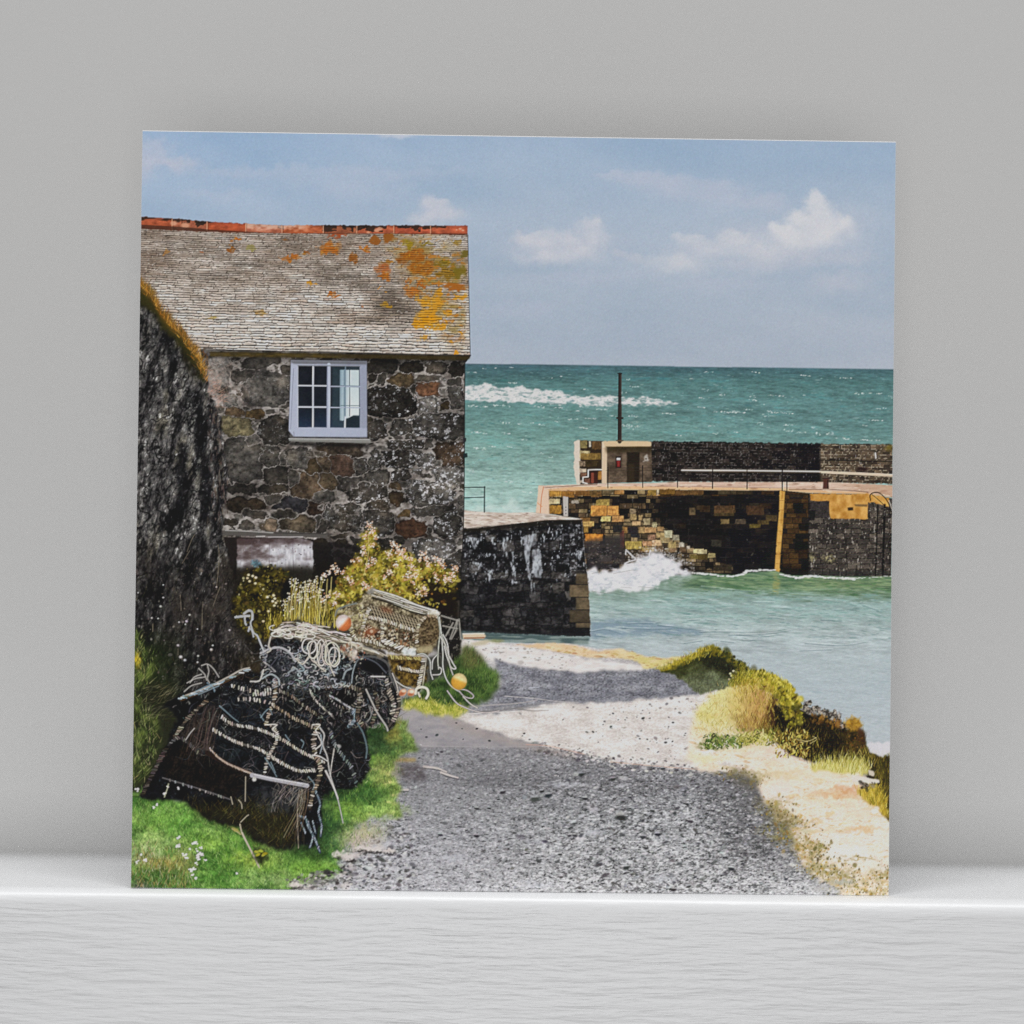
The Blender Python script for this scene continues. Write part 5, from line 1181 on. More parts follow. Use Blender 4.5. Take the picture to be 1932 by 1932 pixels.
    flecks(G, 520, 1.9, [(206, 190, 66), (176, 160, 44), (120, 112, 30), (78, 76, 24), (222, 202, 100), (150, 140, 36)], (1, 1.8), (40, 140), .75)
    grass(poly([(1396, 1288), (1425, 1275), (1448, 1273), (1484, 1287), (1512, 1312), (1500, 1318), (1450, 1285), (1400, 1296)], soft=1), 150, 8, [(200, 186, 70), (150, 138, 40), (218, 200, 100)], (-120, -60), 1.1)
    put(poly([(1484, 1366), (1530, 1350), (1560, 1372), (1600, 1400), (1580, 1430), (1530, 1430), (1496, 1404)], soft=9, rough=7), (26, 22, 14), .5)
    grass(poly([(1490, 1366), (1600, 1380), (1640, 1430), (1540, 1445)], soft=6), 260, 11, [(110, 92, 38), (76, 64, 28), (140, 118, 52), (52, 44, 22)], (-120, -60), 1.0, .55)
    grass(poly([(1385, 1320), (1400, 1296), (1430, 1288), (1470, 1300), (1470, 1330), (1440, 1310), (1400, 1330)], soft=3), 220, 9, [(206, 180, 84), (180, 150, 60), (222, 200, 120), (160, 120, 54)], (-130, -50), 1.1, .7)
    grass(poly([(1340, 1370), (1390, 1330), (1400, 1390), (1350, 1400)], soft=6), 200, 8, [(206, 192, 116), (180, 160, 84), (222, 206, 150)], (-140, -40), 1, .5)
    line([(1420, 1310), (1418, 1325)], 1, (120, 86, 40), a=.6); line([(1450, 1304), (1456, 1303)], 3, (110, 70, 40), a=.7)
    # rough yellow-green growth tying the bank together
    grass(poly([(1325, 1345), (1385, 1305), (1400, 1330), (1400, 1395), (1330, 1400)], soft=8), 420, 9, [(196, 188, 104), (164, 156, 72), (214, 204, 140), (140, 132, 60), (206, 176, 104)], (-140, -40), 1.1, .55)
    grass(poly([(1384, 1300), (1410, 1262), (1430, 1276), (1420, 1296), (1396, 1306)], soft=3), 200, 9, [(150, 142, 46), (110, 108, 36), (190, 176, 70), (76, 78, 30)], (-125, -55), 1.2, .8)
    grass(poly([(1395, 1300), (1470, 1296), (1480, 1330), (1470, 1370), (1440, 1340), (1400, 1330)], soft=5), 300, 10, [(190, 164, 66), (150, 132, 48), (206, 186, 92), (124, 104, 40)], (-125, -55), 1.2, .65)
    grass(poly([(1440, 1385), (1500, 1380), (1560, 1400), (1560, 1430), (1480, 1420), (1440, 1405)], soft=5), 260, 12, [(150, 136, 54), (112, 98, 40), (186, 168, 78), (80, 70, 30)], (-125, -55), 1.2, .6)
    flecks(poly([(1478, 1290), (1520, 1330), (1530, 1370), (1500, 1380), (1480, 1340)], soft=3), 170, 1.8, [(150, 140, 44), (112, 106, 34), (184, 170, 64), (66, 62, 24)], (1, 1.8), (40, 140), .75)
    # leafy dock plants at its foot
    for (x, y, a, b) in [(1345, 1418, 18, 6), (1365, 1408, 24, 12), (1398, 1408, 22, 10), (1425, 1404, 24, 9), (1455, 1400, 26, 8)]:
        B = ell(x, y, a, b, soft=.5, rough=5, rs=6, seed=int(x)); put(B, (92, 104, 44) if x < 1420 else (166, 158, 74), .75)
    for (x0, x1, y0, y1, n, cols) in [(1336, 1410, 1396, 1424, 150, [(60, 92, 44), (84, 116, 52), (40, 62, 34), (112, 136, 62), (150, 164, 84), (206, 202, 168)]), (1400, 1475, 1388, 1416, 150, [(150, 150, 62), (186, 180, 92), (120, 124, 50), (214, 204, 130), (96, 100, 44)]), (1470, 1535, 1388, 1440, 170, [(176, 150, 70), (140, 112, 44), (206, 186, 104), (110, 84, 36), (190, 180, 90)])]:
        for _ in range(n):
            t = RNG.uniform()
            x = x0 + (x1 - x0) * t; y = RNG.uniform(y0, y1)
            p = T([(x, y)])[0]; th = math.radians(RNG.uniform(-150, -20)); L = RNG.uniform(3, 9)
            _seg([(p[0], p[1]), (p[0] + math.cos(th) * L * .5, p[1] + math.sin(th) * L * .7), (p[0] + math.cos(th) * L, p[1] + math.sin(th) * L * .9)], RNG.uniform(1.6, 3.4), jit(cols[RNG.integers(len(cols))], 9), .85, .6)
    for p in [[(1520, 1410), (1540, 1406), (1552, 1400)], [(1515, 1404), (1535, 1408)], [(1540, 1412), (1552, 1404), (1545, 1398)]]:
        line(p, 1.2, (196, 180, 120), a=.8)
    # lit tussocks below the dark flank
    B = poly([(1540, 1450), (1570, 1444), (1610, 1440), (1640, 1442), (1652, 1458), (1650, 1470), (1620, 1470), (1580, 1466), (1545, 1462)], soft=2, rough=4); put(B, (196, 186, 100), .9)
    grass(B, 260, 15, [(206, 198, 112), (176, 168, 76), (222, 212, 150), (140, 134, 52)], (-115, -60), 1.2)
    grass(poly([(1520, 1440), (1660, 1425), (1655, 1450), (1530, 1452)], soft=2), 90, 16, [(150, 140, 56), (110, 100, 44), (190, 176, 90)], (-110, -65), 1)
    B = poly([(1632, 1500), (1650, 1490), (1668, 1492), (1684, 1520), (1690, 1560), (1668, 1534), (1640, 1520)], soft=2, rough=4); put(B, (178, 152, 52), .9)
    grass(B, 200, 13, [(206, 178, 66), (160, 140, 44), (120, 110, 36), (222, 196, 90)], (-115, -60), 1.2)
    for pts, col in [([(1618, 1472), (1650, 1477), (1672, 1482), (1670, 1488), (1640, 1486), (1620, 1484)], (214, 204, 194)), ([(1650, 1462), (1660, 1464), (1662, 1474), (1652, 1473)], (204, 192, 176)), ([(1655, 1538), (1668, 1536), (1672, 1544), (1658, 1546)], (224, 212, 202))]:
        put(poly(pts, soft=.8, rough=1.5), col, .95)
    put(poly([(1646, 1473), (1664, 1475), (1662, 1478), (1648, 1477)], soft=.6), (56, 46, 38), .8); flecks(poly([(1634, 1486), (1664, 1488), (1660, 1498), (1636, 1498)], soft=1), 30, 1.6, [(70, 62, 52), (150, 140, 126)], (1, 1.6), (0, 90), .8)
    # foam on the shore at the far right
    B = poly([(1648, 1412), (1696, 1408), (1696, 1428), (1684, 1432), (1678, 1440), (1668, 1432), (1655, 1430)], soft=1.2, rough=3); put(B, (206, 202, 206), .9)


def paint_cliff():
    Cp = [(240, 520), (266, 533), (275, 541), (289, 555), (305, 586), (325, 610), (350, 629), (362, 655), (378, 671), (386, 688), (391, 708), (393, 726), (399, 755), (407, 763), (417, 787), (423, 816), (425, 836), (429, 875), (435, 905), (433, 924), (429, 944), (424, 964),
          (423, 999), (424, 1019), (437, 1058), (444, 1098), (439, 1137), (446, 1176), (476, 1206), (500, 1240), (520, 1300), (480, 1330), (300, 1340), (240, 1340)]
    M = poly(Cp, soft=1.2, rough=4, rs=9, seed=701)
    box, m = M
    X, Y = xy(box)
    s1 = noise(box, 13, 46, 702, 4, ang=14, gain=.62); s2 = noise(box, 4.5, 11, 703, 3, ang=12, gain=.65); s3 = noise(box, 40, 90, 704, 2, ang=8); s4 = noise(box, 2.4, 3.6, 705, 2, ang=20)
    v = .42 + .42 * s1 + .30 * s2 + .22 * s3
    c = mixc((27, 26, 28), (126, 123, 119), np.clip(v + .07, 0, 1))
    c = mixc(c, (84, 78, 60), ss(s3 + .4 * s1, .3, 1) * .45)
    c = mixc(c, (172, 170, 168), ss(s2 + .55 * s1 + .3 * s4, .78, 1.35) * .8)
    c = mixc(c, (18, 18, 20), ss(-s1 - .5 * s2, .5, 1.1) * .8)
    # the clefts
    for p, w, a in [([(302, 600), (318, 640), (330, 680)], 20, .5), ([(372, 760), (384, 840), (388, 900), (390, 980)], 26, .75), ([(345, 850), (348, 920), (335, 980), (320, 1000)], 22, .75), ([(402, 780), (410, 840), (415, 900), (420, 960)], 10, .5), ([(300, 680), (320, 740)], 16, .4)]:
        for i in range(len(p) - 1):
            (ax, ay), (bx, by) = p[i], p[i + 1]
            t = np.clip(((X - ax) * (bx - ax) + (Y - ay) * (by - ay)) / ((bx - ax) ** 2 + (by - ay) ** 2), 0, 1)
            d = np.hypot(X - ax - t * (bx - ax), Y - ay - t * (by - ay)) + 5 * s1
            c = mixc(c, (22, 22, 25), (1 - ss(d, w * .2, w * .75)) * a)
    # pale streaks
    for (x, y, a, b, s) in [(358, 800, 9, 40, .6), (366, 810, 5, 50, .7), (352, 790, 10, 60, .35), (378, 880, 5, 36, .7), (372, 930, 6, 40, .5), (328, 795, 5, 12, .8), (310, 730, 12, 30, .4), (296, 760, 6, 26, .4), (270, 724, 6, 8, .5), (367, 960, 9, 14, .55), (405, 830, 4, 30, .35), (330, 650, 8, 20, .4), (296, 625, 6, 20, .4), (362, 830, 10, 26, .3), (300, 860, 16, 40, .3), (276, 980, 5, 12, .8), (400, 975, 6, 8, .5), (365, 980, 4, 10, .7)]:
        d = np.sqrt(((X - x + .25 * (Y - y)) / a) ** 2 + ((Y - y) / b) ** 2) + .55 * s2
        c = mixc(c, (150, 148, 142), (1 - ss(d, .45, 1.1)) * s * np.clip(.6 + .6 * s4 + .4 * s2, 0, 1))
    s5 = noise(box, 4, 5.5, 706, 3, ang=30, gain=.7); s6 = noise(box, 9, 17, 707, 4, ang=14, gain=.7)
    rg1 = 1 - np.abs(noise(box, 22, 40, 708, 3, ang=18)) * 2.2; rg2 = 1 - np.abs(noise(box, 14, 11, 709, 2, ang=-30)) * 2.4
    c = mixc(c, (20, 20, 22), ss(rg1, .72, .98) * .7); c = mixc(c, (24, 23, 25), ss(rg2, .75, .98) * .45)
    c = c * (1 + .24 * s5 + .22 * s6)[..., None]
    c = mixc(c, (188, 186, 184), ss(s5 + .5 * s2, .8, 1.4) * .32); c = mixc(c, (20, 20, 22), ss(-s6 - .35 * s5, .5, 1.0) * .65)
    low = ss(Y, 1010, 1100)
    c = c * (1 - .30 * low)[..., None]
    c = mixc(c, (52, 44, 42), low * np.clip(.35 + .5 * s3, 0, 1) * .6)
    c = mixc(c, (40, 52, 22), ss(Y, 1170, 1260) * (1 - ss(X, 290, 380)) * .75)
    c = mixc(c, (74, 62, 36), ss(Y, 1215, 1290) * ss(X, 430, 470) * .7)
    put(M, c)
    # right face of the rock, vertical dark-brown strands
    B = poly([(398, 760), (420, 800), (428, 880), (434, 920), (424, 1000), (400, 1000), (404, 900)], soft=4)
    flecks(B, 160, 1.0, [(120, 104, 92), (60, 48, 44), (140, 130, 120), (84, 66, 60)], (2, 6), (70, 110), .55)
    # grassy crest
    G = poly([(255, 520), (268, 533), (277, 541), (291, 556), (307, 586), (327, 610), (352, 629), (364, 655), (380, 672), (387, 688), (393, 712), (393, 728), (384, 724), (370, 712), (350, 684), (330, 650), (310, 622), (300, 606), (286, 596), (272, 580), (255, 580)], soft=3, rough=8, rs=9, seed=710)
    n = noise(G[0], 8, 10, 711, 3); gx, gy = xy(G[0])
    cr = np.interp(gx, [266, 289, 305, 325, 350, 378, 391], [533, 555, 586, 610, 629, 671, 708])
    dd = gy - cr
    put(mask(G, np.clip(1.1 - .3 * n, 0, 1)), mixc(mixc((128, 92, 34), (62, 58, 26), ss(dd, 4, 26)), (34, 32, 22), ss(dd + 8 * n, 26, 60)))
    E = poly([(266, 530), (289, 553), (305, 584), (325, 608), (350, 627), (364, 653), (380, 669), (393, 708), (394, 730), (386, 720), (372, 690), (350, 650), (320, 618), (296, 584), (266, 545)], soft=1.5)
    grass(E, 430, 11, [(176, 122, 36), (140, 96, 34), (112, 88, 34), (206, 150, 60), (86, 74, 32)], (-150, -40), 1.1, .7)
    grass(E, 120, 15, [(196, 150, 86), (150, 106, 50), (120, 96, 60)], (-120, -40), .9, .7)
    for x, y in [(317, 580), (328, 602), (336, 606), (330, 596), (298, 556), (396, 676), (392, 668), (388, 660), (340, 612)]:
        line([(x, y + 16), (x + RNG.normal(0, 3), y + 6), (x + RNG.normal(0, 4), y)], 1.1, (120, 84, 44), a=.75)
    grass(poly([(388, 690), (410, 720), (430, 770), (410, 775), (398, 750)], soft=3), 120, 12, [(196, 156, 140), (160, 120, 104), (176, 140, 120)], (-70, 20), 1, .55)
    # undergrowth on the lower rock: stems, seed-heads
    S = poly([(258, 1060), (440, 1060), (450, 1180), (520, 1260), (500, 1300), (300, 1330), (256, 1320)], soft=6)
    grass(S, 420, 16, [(92, 84, 78), (120, 112, 104), (60, 54, 46), (84, 78, 40)], (-120, -50), .9, .5)
    flecks(S, 240, 1.1, [(120, 108, 96), (150, 142, 136), (96, 84, 76)], (.8, 1.8), (0, 180), .6)
    for x, y, r in [(338, 1226, 5), (343, 1248, 5), (351, 1254, 4.5), (288, 1174, 3.4), (300, 1175, 2.4), (354, 1180, 4), (360, 1168, 3.4), (436, 1197, 3.6), (476, 1222, 3.4), (401, 1234, 4.5), (310, 1111, 2.6), (305, 1152, 4), (376, 1246, 3.2), (375, 1258, 3), (411, 1115, 2.6), (340, 1182, 2.6), (310, 1135, 3), (352, 1186, 2.2), (500, 1180, 2.4), (404, 1226, 3), (262, 1126, 2), (375, 1195, 2)]:
        p = T([(x, y)])[0]
        r *= .62; dab(p[0], p[1], r, r * .85, jit((186, 182, 178), 14), .8, 0, .5); dab(p[0] - .4, p[1] - .5, r * .5, r * .4, (216, 214, 212), .6)
    for p in [[(385, 1143), (384, 1165), (383, 1195)], [(405, 1150), (412, 1130), (418, 1115)], [(342, 1130), (344, 1160)], [(355, 1048), (364, 1025), (370, 1015)], [(411, 1120), (416, 1060), (414, 1035)], [(360, 1046), (346, 1070)], [(290, 1185), (290, 1200)], [(338, 1232), (338, 1244)]]:
        line(p, 1.1, (140, 128, 110), a=.65)
    # green at the far left edge
    put(poly([(236, 1290), (330, 1300), (360, 1400), (330, 1520), (236, 1540)], soft=5, rough=5), (44, 46, 30), .95)
    L = poly([(236, 1196), (262, 1200), (268, 1230), (300, 1240), (292, 1280), (275, 1300), (266, 1340), (300, 1370), (310, 1410), (290, 1450), (275, 1480), (236, 1500)], soft=5, rough=5)
    n = noise(L[0], 12, 16, 720, 3)
    put(mask(L, np.clip(.75 + .5 * n, 0, 1)), mixc((44, 54, 28), (110, 124, 60), np.clip(.42 + .6 * n, 0, 1)), .9)
    put(ell(261, 1253, 7, 14, soft=.6, rough=3), (206, 178, 44), .85)
    grass(L, 420, 15, [(108, 126, 60), (70, 84, 40), (140, 150, 90), (36, 42, 26), (166, 160, 110), (30, 32, 24)], (-125, -40), 1.1, .7)
    grass(poly([(262, 1300), (330, 1310), (330, 1360), (270, 1370)], soft=4), 160, 20, [(120, 112, 84), (84, 84, 50), (150, 144, 110), (40, 40, 30)], (-60, 0), .9, .65)


def paint_plants():
    # dark ground behind the pots
    put(poly([(440, 1080), (600, 1075), (700, 1060), (860, 1090), (872, 1190), (860, 1240), (600, 1220), (480, 1240), (440, 1180)], soft=5, rough=5), (34, 30, 22), .8)
    # left bush: olive, shaded
    B = poly([(440, 1150), (452, 1110), (470, 1085), (500, 1076), (535, 1080), (552, 1090), (540, 1120), (530, 1160), (540, 1190), (510, 1220), (480, 1215), (455, 1190)], soft=3, rough=6, rs=9, seed=801)
    n = noise(B[0], 12, 10, 802, 3)
    put(B, mixc((30, 27, 14), (104, 92, 32), np.clip(.36 + .55 * n, 0, 1)))
    flecks(B, 700, 1.4, [(124, 112, 42), (96, 86, 34), (70, 62, 26), (36, 33, 18), (150, 136, 62), (54, 50, 24)], (1, 2), (0, 180), .75)
    flecks(B, 22, 1.4, [(196, 186, 146), (186, 170, 120)], (.8, 1.3), (0, 90), .85)
    for x, y in [(472, 1092), (480, 1094), (486, 1097), (474, 1104), (485, 1108), (470, 1098), (520, 1131), (522, 1137), (518, 1142), (524, 1145), (521, 1150), (508, 1134), (510, 1161), (500, 1180)]:
        dab(*T([(x, y)])[0], 2.6, 2.2, jit((216, 196, 160), 12), .9)
    put(ell(488, 1070, 9, 6, soft=.5, rough=4), (64, 92, 104), .8); flecks(ell(488, 1070, 10, 7), 18, 1, [(120, 150, 160), (90, 120, 130)], (1, 2), (0, 180), .8)
    put(poly([(534, 1110), (552, 1096), (556, 1130), (552, 1180), (536, 1160)], soft=3), (22, 20, 20), .85)
    # tall seeding stems
    for _ in range(64):
        x = RNG.uniform(540, 610); y0 = RNG.uniform(1170, 1190); L = RNG.uniform(40, 82) * (1 if x > 548 else .6)
        dx = RNG.normal(3, 6)
        col = jit([(196, 176, 84), (150, 134, 56), (214, 200, 140)][RNG.integers(3)], 10)
        line([(x, y0), (x + dx * .3, y0 - L * .5), (x + dx, y0 - L)], RNG.uniform(.9, 1.5), col, a=.75)
        for k in range(RNG.integers(2, 6)):
            p = T([(x + dx + RNG.normal(0, 2.4), y0 - L + RNG.uniform(-2, 12))])[0]
            dab(p[0], p[1], RNG.uniform(1, 2), RNG.uniform(.9, 1.6), jit((206, 194, 170), 14), .8)
    grass(poly([(500, 1180), (640, 1150), (650, 1200), (560, 1200), (510, 1230)], soft=4), 240, 26, [(190, 172, 66), (150, 134, 48), (212, 192, 92), (112, 98, 34)], (-105, -75), 1.2, .75)
    # the big flowering valerian
    B = poly([(622, 1150), (640, 1110), (655, 1080), (680, 1060), (688, 1020), (696, 1005), (712, 1004), (716, 1030), (720, 1052), (740, 1040), (770, 1048), (790, 1066), (830, 1070), (850, 1080), (866, 1090), (866, 1120), (850, 1150), (820, 1150), (780, 1150), (740, 1140), (700, 1125), (670, 1150), (640, 1170)], soft=3, rough=7, rs=9, seed=810)
    x_, y_ = xy(B[0]); n = noise(B[0], 13, 11, 811, 3)
    put(mask(B, np.clip(1.15 - .35 * np.maximum(-n, 0), 0, 1)), mixc((56, 52, 18), (172, 158, 58), np.clip(.66 + .6 * n - .65 * ss(x_, 780, 850) * ss(y_, 1090, 1120) - .3 * ss(y_, 1120, 1150), 0, 1)))
    put(poly([(770, 1100), (850, 1090), (868, 1130), (868, 1200), (800, 1180), (780, 1150), (790, 1120)], soft=6, rough=5), (36, 28, 16), .75)
    Lf = mask(B, 1 - .75 * ss(x_, 780, 830) * ss(y_, 1095, 1125))
    flecks(Lf, 1500, 1.6, [(202, 184, 78), (172, 156, 56), (138, 126, 40), (218, 206, 128), (92, 84, 28), (162, 118, 56), (112, 102, 36)], (1, 2), (0, 180), .78)
    flecks(B, 200, 1.5, [(52, 42, 16), (84, 60, 24), (40, 32, 14)], (1, 1.8), (0, 180), .7)
    H = [(702, 1000, 9), (708, 1012, 8), (694, 1018, 6), (714, 1022, 5), (690, 1040, 5), (748, 1034, 8), (757, 1042, 8), (738, 1052, 7), (766, 1046, 7), (770, 1058, 6), (760, 1052, 6), (803, 1052, 8), (810, 1062, 7), (798, 1062, 5), (826, 1060, 6), (837, 1066, 8), (842, 1074, 6), (814, 1072, 6),
         (863, 1078, 6), (860, 1092, 7), (868, 1080, 5), (855, 1100, 6), (782, 1080, 9), (776, 1096, 8), (790, 1092, 7), (786, 1106, 5), (708, 1066, 8), (700, 1074, 7), (740, 1088, 6), (730, 1096, 5), (632, 1078, 7), (626, 1088, 6), (640, 1086, 5), (617, 1092, 5), (622, 1132, 6), (614, 1140, 5), (640, 1130, 6), (636, 1146, 5),
         (846, 1100, 5), (828, 1092, 5), (832, 1100, 4), (846, 1096, 4), (806, 1118, 5), (796, 1126, 5), (810, 1128, 4), (682, 1062, 5), (670, 1066, 4), (660, 1098, 6), (668, 1106, 5), (694, 1110, 8), (700, 1116, 6), (652, 1086, 5), (780, 1062, 5), (690, 1050, 6), (708, 1034, 5), (752, 1072, 5)]
    for x, y, r in H:
        for _ in range(int(r * 3.4)):
            p = T([(x + RNG.normal(0, r * .48), y + RNG.normal(0, r * .48))])[0]
            dab(p[0], p[1], RNG.uniform(.9, 2.0), RNG.uniform(.8, 1.7), jit([(222, 196, 176), (206, 172, 150), (232, 212, 196), (190, 146, 116), (176, 132, 84)][RNG.integers(5)], 10), .82)
    for p in [[(622, 1100), (620, 1130), (619, 1160)], [(630, 1096), (628, 1130)], [(640, 1150), (636, 1170), (634, 1190)], [(648, 1150), (644, 1180)], [(700, 1010), (700, 1050), (692, 1090)], [(618, 1140), (616, 1170)]]:
        line(p, 1.4, (190, 174, 110), a=.8)


def paint_pots():
    # verge: grass left of the gravel
    V = poly([(240, 1500), (262, 1502), (300, 1515), (340, 1520), (700, 1380), (770, 1370), (786, 1402), (792, 1425), (752, 1440), (745, 1470), (760, 1495), (755, 1520), (762, 1548), (700, 1552), (670, 1570), (660, 1600), (640, 1640), (650, 1652), (618, 1668), (560, 1688), (560, 1716), (240, 1716)], soft=2.5, rough=6, rs=9, seed=901)
    box, m = V
    X, Y = xy(box)
    n = noise(box, 30, 16, 902, 3); n2 = noise(box, 8, 7, 903, 3)
    c = mixc((62, 98, 42), (132, 164, 84), np.clip(.46 + .55 * n + .25 * n2, 0, 1))
    c = mixc(c, (156, 160, 92), ss(X, 700, 770) * .55)
    c = mixc(c, (190, 170, 120), ss(n, .5, 1.0) * ss(X, 650, 720) * .5)
    put(V, c)
    grass(V, 3000, 9, [(110, 148, 66), (74, 112, 44), (146, 176, 96), (48, 78, 38), (164, 182, 118), (92, 132, 54), (40, 62, 34)], (-125, -55), 1.1, .55, bend=.4)
    Sh = poly([(330, 1500), (420, 1540), (480, 1585), (540, 1610), (600, 1640), (640, 1580), (650, 1520), (690, 1480), (745, 1420), (760, 1380), (680, 1370), (500, 1480)], soft=12, rough=8, rs=14)
    put(Sh, (36, 54, 34), .72)
    for (x, y, a, b, col, s) in [(730, 1418, 40, 16, (62, 92, 52), .75), (705, 1446, 20, 8, (122, 158, 62), .7), (640, 1560, 26, 34, (58, 92, 52), .7), (690, 1510, 40, 12, (70, 104, 56), .65), (730, 1540, 36, 10, (150, 176, 96), .7), (660, 1540, 30, 14, (134, 168, 70), .7), (640, 1610, 20, 22, (66, 104, 60), .6), (748, 1392, 10, 20, (150, 138, 66), .7),
                                 (730, 1465, 20, 24, (160, 158, 92), .6), (690, 1580, 34, 14, (182, 176, 128), .7), (680, 1600, 30, 14, (196, 178, 158), .75), (300, 1560, 40, 20, (146, 182, 84), .6), (340, 1560, 40, 30, (88, 142, 56), .5), (290, 1600, 40, 16, (166, 184, 116), .7), (270, 1630, 30, 14, (176, 178, 144), .7),
                                 (310, 1640, 40, 12, (156, 126, 66), .65), (290, 1670, 60, 18, (62, 92, 44), .75), (260, 1690, 20, 14, (96, 98, 96), .7), (350, 1640, 20, 30, (178, 168, 110), .45), (470, 1635, 40, 14, (160, 172, 72), .7), (560, 1650, 50, 20, (120, 158, 66), .6), (520, 1670, 60, 10, (160, 178, 120), .6), (420, 1660, 40, 24, (84, 136, 52), .5),
                                 (600, 1655, 30, 16, (122, 164, 62), .6), (440, 1605, 40, 18, (98, 146, 54), .5), (390, 1600, 30, 14, (142, 178, 72), .5)]:
        B = ell(x, y, a, b, soft=.8, rough=9, rs=10, seed=int(x * 2 + y)); put(B, col, s)
    gq = noise(box, 3.2, 3.6, 905, 3, gain=.7); gp = noise(box, 11, 8, 906, 3)
    mul(V, 1.03 + .15 * gq + .15 * gp)
    G2 = poly([(262, 1520), (420, 1560), (560, 1640), (600, 1660), (540, 1690), (250, 1690)], soft=6)
    grass(G2, 1900, 10, [(112, 154, 66), (146, 182, 92), (74, 116, 46), (46, 80, 38), (166, 190, 122), (60, 96, 42)], (-150, -60), 1.05, .55, bend=.5)
    grass(poly([(250, 1600), (340, 1620), (370, 1690), (250, 1690)], soft=6), 340, 12, [(176, 150, 96), (150, 120, 62), (190, 180, 150), (84, 96, 44), (60, 78, 40)], (-120, -60), 1.1, .65)
    grass(poly([(620, 1500), (760, 1420), (760, 1550), (650, 1640), (620, 1660)], soft=6), 700, 9, [(122, 160, 62), (150, 176, 88), (66, 104, 54), (84, 124, 56), (46, 76, 46)], (-125, -55), 1.1, .55)
    flecks(poly([(545, 1668), (640, 1650), (680, 1620), (660, 1700), (560, 1700)], soft=3), 230, 2.0, [(70, 68, 70), (60, 58, 58), (196, 190, 186), (176, 172, 170), (120, 116, 116)], (1, 2), (-30, 30), .8)
    for (x, y, a, b) in [(644, 1622, 12, 6), (664, 1628, 14, 6), (682, 1610, 8, 4), (700, 1612, 14, 5), (718, 1612, 12, 6), (560, 1680, 12, 5), (740, 1616, 12, 4)]:
        put(ell(x, y, a, b, soft=.4, rough=4, rs=6, seed=int(x)), (206, 196, 190), .9); put(ell(x + 2, y + b + 2, a * .8, 2.6, soft=.5, rough=3, rs=5, seed=int(x + 1)), (56, 52, 52), .8)

    # --- the heap of pots ------------------------------------------------
    H = [(95, 1292), (140, 1190), (230, 1060), (280, 940), (300, 850), (360, 740), (250, 660), (330, 600), (420, 560), (540, 520), (700, 450), (850, 400), (930, 450), (950, 330), (930, 290), (1000, 150), (1090, 80), (1180, 70), (1320, 110), (1530, 170), (1700, 230), (1790, 290), (1840, 410), (1900, 560), (1892, 690), (1850, 790), (1810, 835),
         (1770, 770), (1690, 790), (1650, 830), (1690, 1000), (1690, 1100), (1640, 1180), (1560, 1240), (1440, 1230), (1360, 1290), (1345, 1420), (1300, 1640), (1180, 1620), (1100, 1660), (900, 1600), (800, 1500), (650, 1480), (520, 1420), (400, 1320), (250, 1310), (150, 1310)]
    M = poly(H, 'P', soft=2.0, rough=4, rs=7, seed=910)
    box, m = M
    n = noise(box, 16, 13, 911, 3); n2 = noise(box, 5, 4, 912, 3); n3 = noise(box, 2.4, 2.2, 913, 2)
    c = mixc((17, 17, 19), (42, 42, 46), np.clip(.4 + .5 * n, 0, 1))
    c = mixc(c, (70, 84, 92), ss(n2 + .3 * n, .62, 1.2) * .45)
    put(M, c)
    x_, y_ = xy(box)
    Bm = poly([(400, 1330), (560, 1330), (900, 1330), (1150, 1420), (1180, 1600), (1060, 1660), (900, 1600), (800, 1500), (560, 1430)], 'P', soft=8, rough=6)
    put(Bm, (52, 48, 28), .75)
    grass(Bm, 420, 16, [(96, 84, 40), (60, 54, 30), (130, 116, 62), (36, 34, 22), (84, 90, 44)], (-140, -30), 1, .6)
    Bm = poly([(900, 1210), (1180, 1230), (1190, 1380), (960, 1420), (890, 1330)], 'P', soft=6, rough=4); put(mask(Bm, np.clip(.6 + .6 * noise(Bm[0], 6, 8, 915, 2), 0, 1)), (86, 88, 90), .6)
    # tangle of twine everywhere on the heap: short bright bits
    whole = poly(H, 'P', soft=1)
    wx, wy = xy(whole[0])
    upper = mask(whole, ss(1440 - wy + .25 * (wx - 450), -20, 90) * np.clip(.25 + noise(whole[0], 20, 14, 916, 2), .05, 1))
    for x, y in pick(upper, 300):
        th = RNG.uniform(0, 2 * math.pi); L = RNG.uniform(2, 7); k = RNG.uniform(-1.2, 1.2)
        p = [(x, y), (x + math.cos(th) * L, y + math.sin(th) * L), (x + math.cos(th) * L + math.cos(th + k) * L, y + math.sin(th) * L + math.sin(th + k) * L)]
        _seg(crv(p, 4), RNG.uniform(.8, 1.8), jit([(150, 148, 146), (190, 186, 180), (100, 112, 118), (88, 84, 80), (206, 202, 196), (96, 74, 60)][RNG.integers(6)], 14), .65, .7)
    # fine netting in shade
    for k in range(46):
        y = 560 + k * 15
        line([(560 + RNG.normal(0, 30), y), (900, y + 90), (1300, y + 200)], .7, (58, 62, 70), 'P', a=.32)
    for k in range(40):
        x = 560 + k * 20
        line([(x, 560), (x - 40, 800), (x - 90, 1120)], .6, (50, 54, 62), 'P', a=.26)
    hz = mask(whole, ss(1470 - wy + .45 * (wx - 420), -20, 60) * ss(wx + .25 * (wy - 1400), 330, 400))
    for x, y in pick(hz, 520):
        th = RNG.uniform(0, math.pi); L = RNG.uniform(1.5, 6); k = RNG.uniform(-1, 1)
        _seg([(x, y), (x + math.cos(th) * L, y + math.sin(th) * L), (x + math.cos(th) * L + math.cos(th + k) * L, y + math.sin(th) * L + math.sin(th + k) * L)],
             RNG.uniform(.7, 1.5), jit([(70, 70, 72), (92, 92, 94), (60, 66, 72), (84, 74, 64), (116, 114, 112), (50, 44, 40)][RNG.integers(6)], 10), .55, .6)
